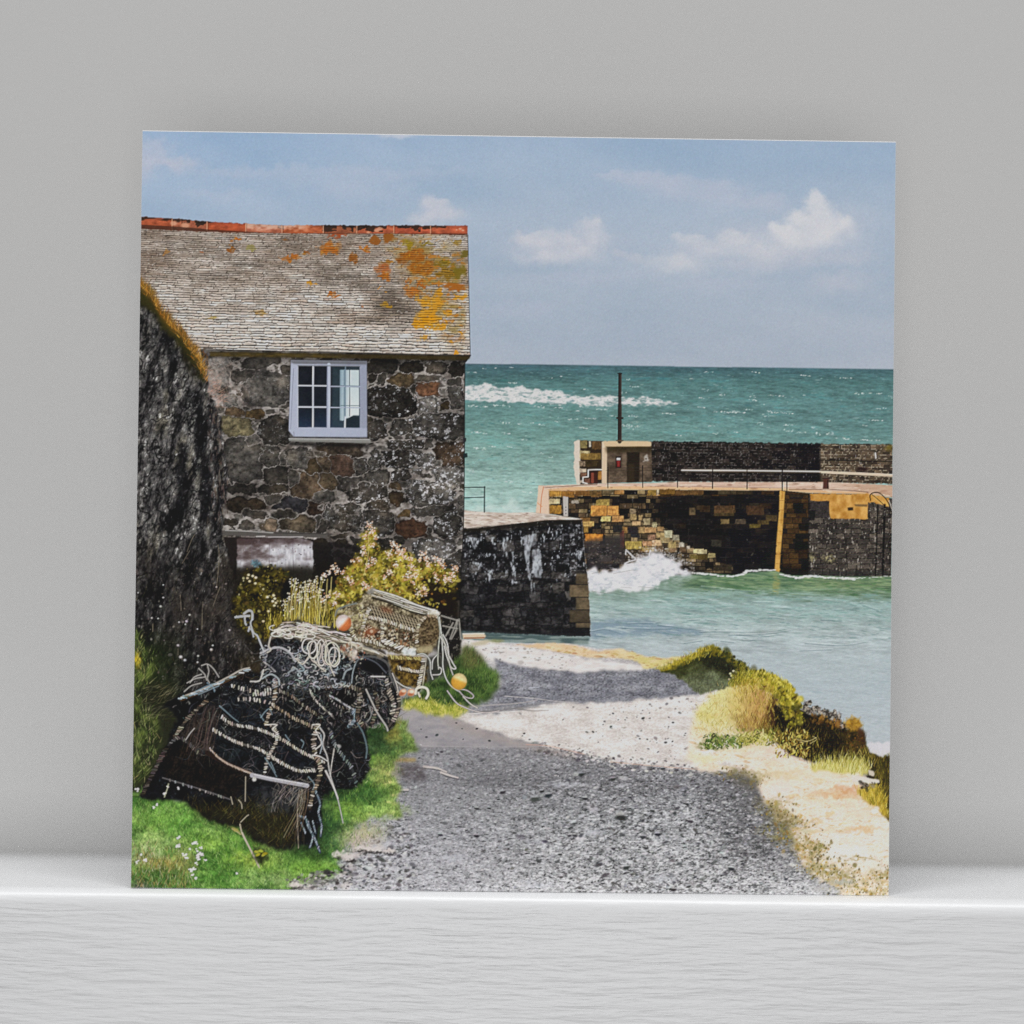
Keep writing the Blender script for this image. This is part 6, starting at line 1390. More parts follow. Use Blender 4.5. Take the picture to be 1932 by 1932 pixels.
    nz = noise(whole[0], 2.6, 2.2, 917, 2); put(mask(hz, ss(nz, .55, 1.0)), (104, 106, 110), .5)
    # netted panels of the front pot
    for pts, col, cl2 in [([(640, 650), (820, 560), (1010, 620), (1015, 850), (880, 800), (720, 775)], (22, 25, 31), (58, 66, 74)), ([(610, 845), (760, 915), (985, 990), (950, 1130), (830, 1110), (690, 1040), (620, 960)], (20, 23, 26), (50, 58, 62)),
                          ([(1050, 880), (1200, 980), (1310, 1030), (1310, 1095), (1190, 1095), (1040, 1020)], (22, 24, 30), (56, 60, 70)), ([(1040, 640), (1200, 620), (1320, 720), (1310, 980), (1180, 930), (1050, 850)], (19, 20, 23), (48, 50, 56)),
                          ([(340, 880), (430, 760), (620, 640), (600, 980), (500, 990), (420, 920)], (34, 30, 29), (92, 82, 76)), ([(250, 960), (420, 930), (520, 1000), (700, 1080), (880, 1150), (730, 1310), (500, 1240), (250, 1160)], (20, 18, 17), (60, 50, 42)),
                          ([(1360, 820), (1500, 800), (1600, 800), (1660, 960), (1670, 1080), (1580, 1180), (1450, 1000)], (18, 19, 22), (60, 60, 60)), ([(1050, 440), (1300, 440), (1500, 480), (1480, 700), (1280, 600), (1060, 540)], (20, 20, 23), (74, 74, 74))]:
        B = poly(pts, 'P', soft=3, rough=3, rs=7, seed=pts[0][0])
        n = noise(B[0], 10, 9, pts[0][0], 3); n2 = noise(B[0], 2.4, 2.4, pts[0][1], 2); n3 = noise(B[0], 3, 12, pts[0][1] + 5, 2, ang=25)
        put(B, mixc(col, cl2, np.clip(.30 + .35 * n + .30 * n2 + .22 * n3, 0, 1)), .85)
    for p in [[(700, 780), (860, 830), (1000, 870)], [(650, 880), (840, 950), (960, 1010)], [(1060, 900), (1200, 1000), (1310, 1050)], [(660, 720), (760, 740), (900, 730), (1000, 700)], [(1040, 700), (1180, 800), (1300, 850)]]:
        line([(x, y + 24) for x, y in p], 3, (14, 14, 16), 'P', a=.7)
    W, TN, BR, BL = (206, 200, 190), (176, 164, 148), (104, 82, 62), (120, 148, 166)
    lite = [W, TN, (190, 184, 176), (150, 138, 122)]
    dim = [(120, 110, 98), (150, 140, 126), (88, 78, 68), (176, 168, 156)]
    # long loose strands lying along the frames
    for _ in range(330):
        x, y = pick(hz, 1)[0]
        th = math.radians(RNG.choice([28, 24, 20, 100, 80, -30, 150]) + RNG.normal(0, 14)); L = RNG.uniform(14, 46); k = RNG.normal(0, .5)
        _seg(crv([(x, y), (x + math.cos(th) * L * .5, y + math.sin(th) * L * .5 + RNG.normal(0, 2)), (x + math.cos(th + k) * L, y + math.sin(th + k) * L)], 5),
             RNG.uniform(.8, 1.9), jit([(96, 96, 98), (120, 116, 112), (70, 78, 84), (84, 70, 58), (140, 134, 128), (56, 54, 54)][RNG.integers(6)], 14), .55, .7)
    for _ in range(140):
        x, y = RNG.uniform(1020, 1880), RNG.uniform(330, 820)
        p = T([(x, y)], 'P')[0]; r = RNG.uniform(3, 11); a0 = RNG.uniform(0, 6.3); sp = RNG.uniform(1.5, 4)
        _seg(crv([(p[0] + r * math.cos(a0 + sp * q), p[1] + r * .8 * math.sin(a0 + sp * q)) for q in (0, .33, .66, 1)], 4), RNG.uniform(.9, 1.8), jit([(120, 122, 122), (150, 146, 140), (88, 96, 100), (176, 170, 162)][RNG.integers(4)], 14), .6, .8)
    # dark frame bars
    line([(330, 880), (430, 740), (560, 620), (640, 560)], 11, (20, 19, 21), 'P', a=.9); coil([(330, 880), (430, 740), (560, 620)], 8, dim, (30, 28, 29), 'P', step=4, gap=.35)
    coil([(270, 960), (200, 1090), (110, 1270)], 9, [(84, 78, 72), (110, 102, 94), (58, 54, 52)], (36, 33, 32), 'P', step=3.6, gap=.3)
    coil([(290, 930), (360, 880), (430, 920), (500, 990)], 7, [(110, 106, 104), (84, 80, 78), (140, 134, 128)], (34, 32, 32), 'P', step=3.4, gap=.35)
    line([(255, 1165), (400, 1210), (560, 1260), (720, 1318)], 7, (30, 29, 31), 'P'); line([(250, 1158), (400, 1202), (560, 1252), (715, 1306)], 2.4, (112, 108, 108), 'P', a=.75); coil([(300, 1175), (720, 1310)], 3, [(140, 136, 132), (90, 86, 84)], (40, 38, 38), 'P', step=5, base=False, gap=.5)
    for _ in range(34):
        x = RNG.uniform(470, 650); t = (x - 470) / 180
        line([(x, RNG.uniform(640, 760)), (x - RNG.uniform(20, 70), RNG.uniform(820, 930)), (x - RNG.uniform(40, 110), RNG.uniform(950, 1080))], RNG.uniform(.7, 1.3), jit([(84, 60, 50), (100, 80, 70), (60, 46, 42), (130, 116, 104)][RNG.integers(4)], 12), 'P', a=.45)
    line([(410, 895), (440, 850), (470, 815)], 2, (176, 170, 166), 'P', a=.8)
    # top-left spar with blue twine
    line([(380, 610), (560, 540), (700, 475), (790, 425), (850, 405)], 9, (78, 60, 40), 'P'); line([(380, 600), (560, 530), (700, 462), (790, 412), (850, 396)], 3, (176, 172, 164), 'P', a=.85)
    coil([(370, 610), (560, 540), (700, 475), (850, 405)], 9, [(176, 186, 190), (140, 160, 170), (206, 204, 198), (96, 84, 70)], (60, 50, 40), 'P', step=4.4, base=False, gap=.3, tilt=25)
    for p in [[(480, 560), (560, 520), (620, 505)], [(560, 500), (600, 530), (610, 560)], [(440, 590), (520, 560), (590, 520)], [(500, 580), (580, 545), (640, 520)]]:
        line(p, 2.6, (128, 150, 164), 'P', a=.7)
    for p in [[(520, 380), (560, 370), (600, 400), (640, 460)], [(560, 375), (570, 420), (560, 470), (575, 500)], [(500, 400), (540, 440), (555, 480)], [(420, 500), (480, 470), (540, 460)], [(400, 560), (450, 520), (520, 500)], [(520, 440), (470, 460), (440, 500)]]:
        line(p, 2.2, (170, 166, 160), 'P', a=.8)
    # bound bars of the front pot
    coil([(660, 735), (700, 770), (770, 795), (860, 808), (940, 830), (1010, 860), (1100, 905), (1200, 970), (1290, 1015), (1370, 1050)], 6.4, lite, (44, 38, 33), 'P', step=3.5)
    coil([(600, 825), (680, 870), (760, 910), (840, 935), (920, 960), (970, 990), (1040, 1035), (1120, 1080), (1200, 1110), (1310, 1105)], 6.4, lite, (42, 36, 31), 'P', step=3.5)
    coil([(1030, 480), (1035, 550), (1015, 640), (985, 720), (965, 790)], 7, [TN, (150, 130, 106), W, BR], (52, 42, 33), 'P', step=4, tilt=80)
    coil([(1000, 795), (1040, 840), (1040, 900), (1010, 960), (980, 1020), (955, 1130)], 6, lite, (46, 40, 34), 'P', step=3.4, tilt=70)
    coil([(1010, 650), (1080, 695), (1160, 745), (1250, 785), (1310, 815)], 7, [TN, (150, 134, 110), (110, 96, 76)], (38, 32, 27), 'P', step=3.6, gap=.2)
    coil([(1050, 550), (1140, 590), (1230, 660), (1320, 720)], 6.5, dim, (34, 29, 27), 'P', step=4, gap=.25)
    coil([(1325, 790), (1300, 870), (1300, 960), (1330, 1040), (1345, 1110), (1320, 1190), (1290, 1270), (1270, 1360)], 8.5, [TN, (150, 134, 112), W, (104, 90, 74)], (50, 42, 35), 'P', step=4.2, tilt=80)
    for p in [[(775, 615), (850, 612), (930, 625), (1000, 640)], [(730, 520), (820, 545), (900, 560), (1000, 545)], [(880, 580), (960, 575), (1010, 570)]]:
        coil(p, 6, [(196, 190, 182), (150, 140, 128)], (30, 28, 28), 'P', step=4.6, base=False, tilt=85, gap=.2)
    # bottom rail: rusty then pale
    line([(560, 985), (640, 1030), (740, 1080), (850, 1125)], 9, (52, 40, 34), 'P'); coil([(580, 960), (640, 1020), (700, 1060), (800, 1105), (880, 1135)], 6, [(176, 156, 140), (140, 112, 94), (206, 196, 186)], (90, 70, 58), 'P', step=3, tilt=15, base=False)
    line([(620, 1005), (700, 1058), (800, 1100), (880, 1132)], 3.2, (168, 148, 134), 'P', a=.8)
    line([(870, 1140), (1000, 1168), (1130, 1192), (1250, 1212)], 8.5, (164, 162, 168), 'P', smooth=False); line([(880, 1134), (1000, 1160), (1250, 1204)], 2.2, (196, 194, 198), 'P', a=.8, smooth=False); line([(890, 1158), (1000, 1182), (1245, 1228)], 1.6, (60, 58, 60), 'P', a=.8, smooth=False)
    dab(*T([(885, 1168)], 'P')[0], 4.2, 4, (206, 202, 196), .95); line([(880, 1125), (885, 1165)], 1, (150, 146, 140), 'P')
    # blue-green twine knots
    for p in [[(645, 660), (690, 700), (735, 740), (775, 770)], [(930, 740), (960, 700), (990, 680), (1010, 720)], [(925, 720), (950, 760)], [(960, 1020), (1000, 1080), (1040, 1150)], [(1000, 1050), (1030, 1120)], [(1210, 895), (1228, 915), (1215, 950)], [(1100, 860), (1130, 900)], [(1260, 1150), (1300, 1200), (1290, 1240)]]:
        line(p, 2.6, (126, 144, 152), 'P', a=.75, w2=1.4)
    # ropes trailing on the right of the front pot
    for p, w, col in [([(1340, 810), (1370, 860), (1360, 930), (1390, 1010), (1410, 1130), (1440, 1230), (1470, 1330), (1500, 1470)], 2.8, (176, 172, 168)), ([(1380, 1110), (1420, 1190), (1450, 1260), (1465, 1300)], 3.6, (190, 186, 182)), ([(1440, 950), (1425, 1040), (1410, 1150)], 2.2, (186, 180, 172)), ([(1310, 960), (1350, 920), (1330, 870), (1310, 830)], 2.6, (196, 190, 184)),
                      ([(1345, 860), (1355, 930), (1340, 990)], 2.4, (150, 160, 166)), ([(1400, 815), (1430, 870), (1440, 940), (1480, 990), (1540, 1060), (1580, 1180)], 3.2, (120, 116, 112)), ([(1290, 1000), (1340, 1010), (1390, 1040)], 2.4, (210, 204, 196)), ([(1290, 790), (1340, 790), (1310, 830), (1340, 850)], 2.6, (200, 192, 182)), ([(960, 790), (1040, 790), (1010, 820), (1045, 850)], 2.4, (200, 192, 182))]:
        line(p, w, col, 'P', a=.9, w2=w * .7)
    dab(*T([(1468, 940)], 'P')[0], 5, 4, (170, 168, 164), .9)
    coil([(1410, 830), (1440, 920), (1500, 1010), (1560, 1090), (1590, 1190)], 7, [(120, 126, 128), (150, 150, 146), (84, 88, 90)], (36, 36, 38), 'P', step=4.4, gap=.3)
    for p, w in [([(1200, 1420), (1250, 1450), (1270, 1510), (1300, 1570), (1340, 1670)], 3.8), ([(1310, 1250), (1340, 1330), (1330, 1400), (1350, 1480), (1345, 1560)], 3.4), ([(1240, 1430), (1260, 1500), (1290, 1560), (1270, 1640)], 2.8), ([(1290, 1460), (1310, 1540)], 2.4), ([(1210, 1470), (1240, 1540)], 2.4)]:
        line(p, w + 1.5, (40, 46, 52), 'P', a=.7); coil(p, w + .6, [(136, 148, 158), (164, 172, 178), (96, 108, 118)], (62, 72, 80), 'P', step=3, tilt=30)
    for _ in range(17):
        x = RNG.uniform(1190, 1262); y = RNG.uniform(1215, 1260)
        e = RNG.uniform(-160, -20)
        line([(x, y), (x + e * .25, y + 130), (x + e * .8 + RNG.normal(0, 20), y + RNG.uniform(220, 440))], RNG.uniform(.7, 1.1), jit([(166, 148, 120), (130, 112, 88), (190, 176, 156), (96, 82, 62)][RNG.integers(4)], 10), 'P', a=.7)
    for _ in range(40):
        x = RNG.uniform(1000, 1200); y = RNG.uniform(1240, 1400)
        line([(x, y), (x + RNG.normal(20, 25), y - 60), (x + RNG.normal(50, 40), y - 110)], .9, jit((150, 140, 130), 14), 'P', a=.55)
    for p in [[(785, 1480), (800, 1540), (840, 1620), (890, 1710), (920, 1780)], [(790, 1465), (830, 1425), (845, 1415)], [(730, 1510), (770, 1535), (790, 1550)], [(722, 1290), (735, 1340)], [(775, 1310), (795, 1335), (800, 1370)], [(825, 1150), (822, 1320)]]:
        line(p, 2.6 if p[0][0] < 790 and p[-1][1] > 1700 else 1.6, (176, 166, 144), 'P', a=.85)
    line([(800, 1540), (850, 1640), (915, 1770)], 3.6, (178, 170, 150), 'P', a=.9, w2=2.6)
    put(ell(760, 1520, 40, 12, 'P', ang=35, soft=.5, rough=3), (176, 160, 90), .8)
    put(ell(925, 1700, 46, 50, 'P', soft=.4, rough=6), (36, 38, 24), .85)
    for x, y in [(900, 1670), (930, 1665), (950, 1690), (910, 1690), (960, 1682)]:
        dab(*T([(x, y)], 'P')[0], 5, 2.6, jit((170, 170, 56), 12), .9, RNG.uniform(-1, 1))
    # little white flowers bottom-left
    for x, y, r in [(355, 1632, 4.6), (362, 1565, 3.8), (435, 1650, 3), (470, 1612, 4.4), (480, 1610, 3.6), (515, 1640, 3), (505, 1680, 4.6), (490, 1700, 4.6), (520, 1690, 3.4), (410, 1690, 4), (415, 1710, 3.6), (388, 1685, 2.6), (500, 1720, 3.6), (480, 1750, 3.4), (450, 1800, 4), (470, 1790, 3.6), (455, 1830, 3.4), (470, 1855, 3), (545, 1725, 2.6), (440, 1790, 3), (130, 1730, 4), (75, 1740, 3), (100, 1690, 3), (210, 1345, 3), (190, 1365, 3),
                    (360, 1232, 3), (290, 1220, 3), (265, 1270, 3.4), (75, 1240, 4), (765, 1820, 2.6), (490, 1660, 3)]:
        p = T([(x, y)], 'P')[0]
        for _ in range(5):
            dab(p[0] + RNG.normal(0, r * .4), p[1] + RNG.normal(0, r * .4), r * .5, r * .42, jit((214, 206, 206), 10), .9)
    line([(290, 1200), (280, 1240), (262, 1290)], 2.2, (176, 176, 150), 'P', a=.8)
    # left rope mass / second pot -------------------------------------------------
    line([(1510, 440), (1560, 350), (1640, 320), (1740, 325), (1810, 370), (1830, 450), (1880, 560)], 4.4, (96, 96, 96), 'P', a=.9); line([(1560, 500), (1570, 420), (1600, 345), (1650, 325)], 2.4, (150, 160, 164), 'P', a=.8)
    put(ell(1705, 385, 105, 52, 'P', ang=14, soft=.2), (40, 41, 46)); put(ell(1715, 395, 90, 38, 'P', ang=14, soft=.3), (24, 24, 28)); line([(1640, 320), (1730, 360), (1800, 430)], 2.2, (96, 100, 108), 'P', a=.8)
    line([(1695, 455), (1790, 456)], 2.6, (190, 184, 176), 'P')
    put(ell(1510, 590, 82, 66, 'P', soft=.2), (15, 15, 17)); 
    for a0 in range(0, 360, 14):
        t = math.radians(a0); x = 1510 + 92 * math.cos(t); y = 590 + 74 * math.sin(t)
        line([(x, y), (x + 16 * math.cos(t) + 8, y + 16 * math.sin(t))], 1.6, jit((150, 142, 132), 22), 'P', a=.7)
    coil([(1380, 535), (1460, 520), (1560, 530), (1640, 560)], 7, dim, (38, 34, 32), 'P', step=4.6, gap=.2)
    coil([(1270, 550), (1310, 620), (1370, 680), (1430, 730)], 5, [(186, 180, 172), (150, 146, 142)], (60, 56, 54), 'P', step=3.2, tilt=30)
    coil([(1410, 590), (1470, 620), (1520, 655), (1585, 690)], 4.4, [(176, 176, 176), (140, 144, 148)], (60, 60, 62), 'P', step=3.2, tilt=30)
    line([(1585, 690), (1590, 740), (1560, 780), (1540, 800)], 6, (120, 136, 142), 'P', a=.9); coil([(1560, 690), (1590, 740), (1550, 790)], 7, [(150, 164, 170), (110, 126, 134)], (60, 70, 76), 'P', step=3, tilt=70)
    coil([(1620, 560), (1610, 650), (1600, 740), (1640, 800)], 9, dim, (34, 30, 28), 'P', step=4.4, tilt=80)
    coil([(1720, 560), (1740, 640), (1720, 720), (1700, 790)], 7, dim, (32, 29, 28), 'P', step=4.6, tilt=80, gap=.2)
    coil([(1800, 480), (1820, 560), (1850, 640), (1840, 720)], 8, [W, TN, (120, 110, 98)], (34, 30, 28), 'P', step=4.6, tilt=70, gap=.25)
    coil([(1880, 560), (1890, 640), (1870, 720), (1820, 800)], 7, [TN, (150, 140, 126)], (34, 30, 28), 'P', step=4.4, tilt=70, gap=.3)
    line([(1660, 545), (1700, 630), (1740, 710), (1800, 800), (1810, 830)], 3, (170, 166, 160), 'P', a=.9); line([(1600, 780), (1640, 850), (1665, 950), (1660, 1020)], 3, (110, 128, 134), 'P', a=.75); line([(1680, 660), (1695, 720), (1670, 770)], 2, (150, 150, 148), 'P', a=.7)
    for _ in range(150):
        x, y = RNG.uniform(1060, 1880), RNG.uniform(420, 800)
        line([(x, y), (x + RNG.normal(0, 8), y + RNG.uniform(14, 34))], RNG.uniform(1.2, 2.4), jit([(186, 180, 170), (120, 112, 104), (150, 142, 132), (84, 80, 78)][RNG.integers(4)], 14), 'P', a=.55 * RNG.uniform(.4, 1))
    Bg = poly([(960, 330), (1010, 260), (1100, 250), (1240, 330), (1460, 380), (1560, 420), (1540, 520), (1280, 540), (1060, 500), (960, 420)], 'P', soft=4, rough=5)
    put(mask(Bg, np.clip(.5 + .6 * noise(Bg[0], 5, 5, 940, 3), 0, 1)), (84, 88, 92), .6)
    for _ in range(280):
        x, y = RNG.uniform(940, 1540), RNG.uniform(255, 540)
        r = RNG.uniform(8, 26); a0 = RNG.uniform(0, 6.3)
        line([(x + r * math.cos(a0 + k * .6), y + r * .8 * math.sin(a0 + k * .6)) for k in range(5)], RNG.uniform(1.2, 2.4), jit([(170, 176, 180), (120, 128, 132), (190, 186, 182), (84, 84, 86)][RNG.integers(4)], 12), 'P', a=.7)
    for p, w, col in [([(930, 295), (980, 270), (1060, 255), (1130, 290), (1170, 350)], 4, (176, 174, 176)), ([(960, 360), (1000, 390), (1030, 420)], 2.8, (200, 196, 192)), ([(985, 400), (1040, 330), (1050, 310)], 2, (120, 120, 130)), ([(860, 490), (920, 485), (940, 440), (950, 410)], 3, (186, 182, 176)), ([(1190, 360), (1240, 350), (1270, 320)], 2.4, (170, 172, 170)), ([(1200, 370), (1230, 410), (1190, 420)], 3, (140, 156, 160)),
                      ([(940, 470), (1000, 440), (1050, 470), (1060, 510)], 3, (160, 168, 170)), ([(1500, 470), (1520, 420), (1560, 400)], 3, (140, 148, 150)), ([(1120, 430), (1170, 400), (1210, 440)], 3, (150, 156, 158))]:
        line(p, w, col, 'P', a=.88)
    put(poly([(990, 280), (1070, 270), (1150, 340), (1120, 420), (1010, 420), (960, 370)], 'P', soft=4), (30, 32, 40), .45)
    # small pots wooden finger far left (gear on a post)
    for p, w in [([(755, 45), (810, 38), (850, 36)], 4.4), ([(815, 20), (845, 0), (870, 10), (872, 60)], 4.2), ([(820, 40), (825, 90), (850, 110), (845, 140)], 3.6), ([(870, 60), (860, 90), (880, 150), (910, 180), (950, 280)], 3), ([(850, 120), (870, 140), (880, 180)], 3), ([(905, 170), (930, 230), (950, 275)], 2.4)]:
        line(p, w, (170, 172, 174), 'P', a=.9)
    put(ell(840, 60, 14, 16, 'P'), (40, 40, 44)); put(ell(843, 100, 10, 10, 'P'), (44, 44, 48))

    # pale rope heaped on the second pot
    B = poly([(990, 210), (1010, 150), (1080, 90), (1180, 75), (1330, 110), (1530, 165), (1620, 200), (1740, 260), (1800, 310), (1770, 330), (1640, 290), (1500, 240), (1300, 215), (1150, 195), (1030, 190)], 'P', soft=1.5, rough=3)
    put(B, (128, 118, 100), .9)
    for _ in range(120):
        t = RNG.uniform(0, 1); k = RNG.uniform(-1, 1)
        x0 = 1000 + 620 * t; y0 = np.interp(x0, [1000, 1100, 1300, 1620], [165, 105, 140, 215]) + k * 34
        L = RNG.uniform(60, 220)
        x1 = x0 + L; y1 = np.interp(x1, [1000, 1100, 1300, 1620, 1850], [165, 105, 140, 215, 330]) + k * 30 + RNG.normal(0, 12)
        line([(x0, y0), ((x0 + x1) / 2, (y0 + y1) / 2 + RNG.normal(0, 9)), (x1, y1)], RNG.uniform(1.3, 2.6), jit([(206, 198, 184), (178, 168, 150), (220, 214, 204), (104, 94, 78), (70, 62, 52)][RNG.integers(5)], 10), 'P', a=.85)
    for _ in range(26):
        x, y = RNG.uniform(1020, 1300), RNG.uniform(100, 180); r = RNG.uniform(14, 40)
        a0 = RNG.uniform(0, 6)
        line([(x + r * math.cos(a0 + k * .7), y + r * .45 * math.sin(a0 + k * .7)) for k in range(7)], 2.0, jit((206, 198, 186), 14), 'P', a=.85)
    put(poly([(1650, 215), (1760, 265), (1780, 285), (1640, 250)], 'P', soft=2), (40, 36, 32), .7)
    for (cx, cy, rx, ry, an) in [(1265, 245, 48, 52, 10), (1310, 280, 40, 78, -5), (1350, 290, 34, 90, -14), (1400, 290, 46, 84, 0), (1425, 300, 50, 80, 10), (1290, 270, 34, 60, 12), (1440, 320, 38, 66, -4)]:
        pts = [(cx + rx * math.cos(math.radians(an + q)) + RNG.normal(0, 2), cy + ry * math.sin(math.radians(an + q))) for q in range(0, 375, 30)]
        line(pts, 3.4, (60, 54, 46), 'P', a=.6); line(pts, 2.3, jit((204, 196, 182), 10), 'P', a=.95)
    for p in [[(1380, 200), (1400, 300), (1410, 380), (1440, 450)], [(1340, 230), (1330, 300), (1300, 340), (1340, 390), (1380, 420)], [(1225, 80), (1230, 140), (1210, 210)], [(1550, 190), (1560, 250), (1545, 300)], [(1170, 330), (1220, 370), (1260, 320)]]:
        line(p, 2.2, (196, 188, 172), 'P', a=.85)
    line([(1000, 180), (985, 240), (1000, 270), (975, 290)], 3, (186, 180, 170), 'P', a=.85); line([(1010, 160), (1060, 130), (1100, 150)], 3, (206, 200, 190), 'P', a=.9)
    flecks(poly([(1480, 230), (1640, 260), (1640, 340), (1560, 330), (1490, 300)], 'P', soft=3), 90, 1.6, [(190, 180, 164), (120, 104, 86), (206, 198, 184), (150, 96, 70)], (1, 2), (40, 140), .8)

    # --- the lighter pot behind ---------------------------------------------
    S = poly([(1460, 690), (1520, 680), (1612, 712), (1628, 860), (1618, 1000), (1540, 1010), (1470, 960)], 'Q', soft=1.5, rough=2)
    put(S, (38, 36, 34))
    n = noise(S[0], 3, 4, 930, 2); put(mask(S, ss(n, .3, .9)), (130, 124, 114), .6)
    for p in [[(1490, 690), (1610, 725)], [(1500, 760), (1600, 780)], [(1520, 830), (1570, 740)], [(1550, 850), (1600, 720)], [(1600, 720), (1590, 790), (1560, 850)], [(1612, 715), (1625, 850)]]:
        line(p, 3, (150, 146, 138), 'Q', a=.8)
    B = poly([(750, 660), (800, 625), (920, 590), (950, 540), (1020, 505), (1200, 560), (1330, 615), (1440, 650), (1490, 690), (1480, 800), (1460, 900), (1400, 960), (1310, 960), (1200, 960), (1090, 930), (980, 900), (870, 840), (850, 720), (780, 690)], 'Q', soft=1.2, rough=3)
    n = noise(B[0], 7, 6, 931, 3); n2 = noise(B[0], 3, 3, 932, 2)
    put(B, mixc((64, 54, 38), (176, 164, 134), np.clip(.45 + .45 * n + .4 * n2, 0, 1)))
    # meshed window
    Wd = poly([(1000, 620), (1080, 640), (1200, 680), (1360, 730), (1330, 790), (1200, 770), (1080, 720), (1010, 690)], 'Q', soft=1.5); put(Wd, (44, 36, 30), .9)
    for k in range(17):
        x = 1000 + k * 22
        line([(x, 618 + k * 7), (x + 26, 680 + k * 7), (x + 40, 730 + k * 6)], 1.5, (176, 162, 136), 'Q', a=.85); line([(x + 14, 620 + k * 7), (x - 4, 660 + k * 7.2)], 1.2, (146, 130, 104), 'Q', a=.7)
    for o in (0, 24, 48):
        line([(1000, 640 + o), (1180, 690 + o), (1350, 745 + o * .6)], 1.3, (160, 146, 120), 'Q', a=.75)
    put(poly([(1060, 625), (1140, 640), (1160, 680), (1080, 660)], 'Q', soft=3), (150, 84, 52), .5)
    # lower dark netting with orange glints
    Wd = poly([(920, 770), (1060, 770), (1200, 790), (1310, 820), (1290, 900), (1100, 880), (930, 840)], 'Q', soft=3, rough=3); nn = noise(Wd[0], 4, 4, 933, 2); put(mask(Wd, np.clip(.6 + .6 * nn, 0, 1)), (58, 44, 32), .8)
    put(ell(990, 800, 60, 34, 'Q', soft=.6, rough=4), (170, 96, 62), .65); flecks(Wd, 150, 1.2, [(196, 180, 150), (150, 104, 70), (30, 26, 22), (220, 208, 186)], (1, 2), (20, 160), .8)
    for p in [[(930, 690), (1080, 720), (1200, 760), (1330, 800)], [(1080, 740), (1080, 800), (1078, 860)], [(860, 720), (870, 800), (890, 850)], [(880, 850), (1000, 870), (1100, 900), (1200, 930)], [(990, 640), (960, 720), (940, 790)]]:
        coil(p, 7, [(206, 196, 176), (176, 162, 136), (222, 214, 200)], (96, 84, 64), 'Q', step=3.4, tilt=70)
    coil([(1090, 860), (1150, 890), (1220, 915), (1300, 935)], 12, [(222, 214, 200), (196, 186, 166)], (80, 68, 52), 'Q', step=4.4, tilt=-50)
    # top ridge with pale strands
    for _ in range(46):
        k = RNG.uniform(-1, 1); t0 = RNG.uniform(0, .6); t1 = t0 + RNG.uniform(.2, .5)
        f = lambda t: (1000 + 470 * t, np.interp(t, [0, .2, .6, 1, 1.2], [520, 550, 615, 665, 690]) + 26 * k + 12)
        line([f(t0), f((t0 + t1) / 2), f(t1)], RNG.uniform(1.2, 2.6), jit([(206, 200, 188), (166, 158, 140), (110, 102, 86), (70, 64, 54), (186, 182, 170)][RNG.integers(5)], 10), 'Q', a=.85)
    line([(1010, 565), (1150, 610), (1300, 670), (1440, 690)], 3, (44, 40, 34), 'Q', a=.8); line([(1020, 510), (1180, 555), (1330, 620), (1450, 655)], 2.6, (206, 202, 192), 'Q', a=.9)
    put(ell(1000, 520, 30, 18, 'Q', soft=.4, rough=3), (150, 148, 142), .8)
    flecks(ell(1440, 670, 36, 22, 'Q'), 40, 1.6, [(222, 216, 204), (190, 182, 166)], (1, 2), (0, 180), .9)
    # rounded end board
    E = poly([(1355, 720), (1420, 690), (1465, 700), (1475, 780), (1460, 860), (1420, 900), (1350, 910), (1320, 880), (1330, 800)], 'Q', soft=1.2, rough=1.5); n = noise(E[0], 3.4, 3, 934, 2); put(E, mixc((64, 52, 36), (134, 116, 86), np.clip(.5 + .6 * n, 0, 1)))
    coil([(1470, 700), (1400, 690), (1340, 740), (1320, 830), (1320, 900)], 6, [(206, 194, 170), (160, 142, 110)], (90, 74, 52), 'Q', step=3.2, tilt=75)
    put(poly([(1320, 905), (1430, 895), (1428, 940), (1330, 950)], 'Q', soft=2), (170, 156, 120), .85)
    flecks(ell(1262, 950, 46, 26, 'Q'), 60, 1.8, [(206, 212, 208), (170, 180, 178), (224, 226, 222)], (1, 2), (0, 180), .9)
    flecks(poly([(760, 650), (930, 590), (960, 700), (870, 830), (840, 720)], 'Q', soft=3), 170, 1.5, [(206, 196, 170), (150, 138, 104), (90, 80, 56), (190, 180, 130)], (1, 2.2), (0, 180), .75)
    line([(755, 690), (770, 650), (820, 625), (900, 605)], 3, (120, 124, 118), 'Q', a=.9)
    # legs and underside
    U = poly([(1110, 960), (1220, 970), (1400, 985), (1385, 1190), (1300, 1190), (1210, 1190), (1150, 1080)], 'Q', soft=2, rough=3); n = noise(U[0], 5, 6, 935, 3); put(U, mixc((44, 34, 18), (142, 116, 54), np.clip(.45 + .6 * n, 0, 1)))
    coil([(1130, 975), (1250, 985), (1380, 990)], 7, [(190, 172, 110), (150, 128, 76)], (90, 72, 40), 'Q', step=3.6)
    coil([(1190, 1050), (1280, 1070), (1370, 1085)], 8, [(206, 196, 176), (170, 156, 126)], (70, 58, 40), 'Q', step=4, tilt=50); coil([(1370, 990), (1350, 1090), (1330, 1190)], 9, [(206, 196, 180), (150, 138, 116)], (60, 50, 38), 'Q', step=4.4, tilt=60); line([(1385, 990), (1360, 1180)], 2.4, (190, 182, 166), 'Q', a=.85)
    put(poly([(1395, 980), (1480, 960), (1560, 1010), (1600, 1010), (1560, 1080), (1480, 1110), (1390, 1200)], 'Q', soft=3, rough=3), (34, 36, 28), .8)
    # grass under it
    Gv = poly([(1380, 1170), (1500, 1100), (1620, 960), (1660, 900), (1720, 930), (1780, 1000), (1880, 1080), (1890, 1180), (1820, 1270), (1720, 1300), (1560, 1330), (1380, 1330), (1220, 1310), (1210, 1280), (1300, 1250)], 'Q', soft=3, rough=5, rs=8)
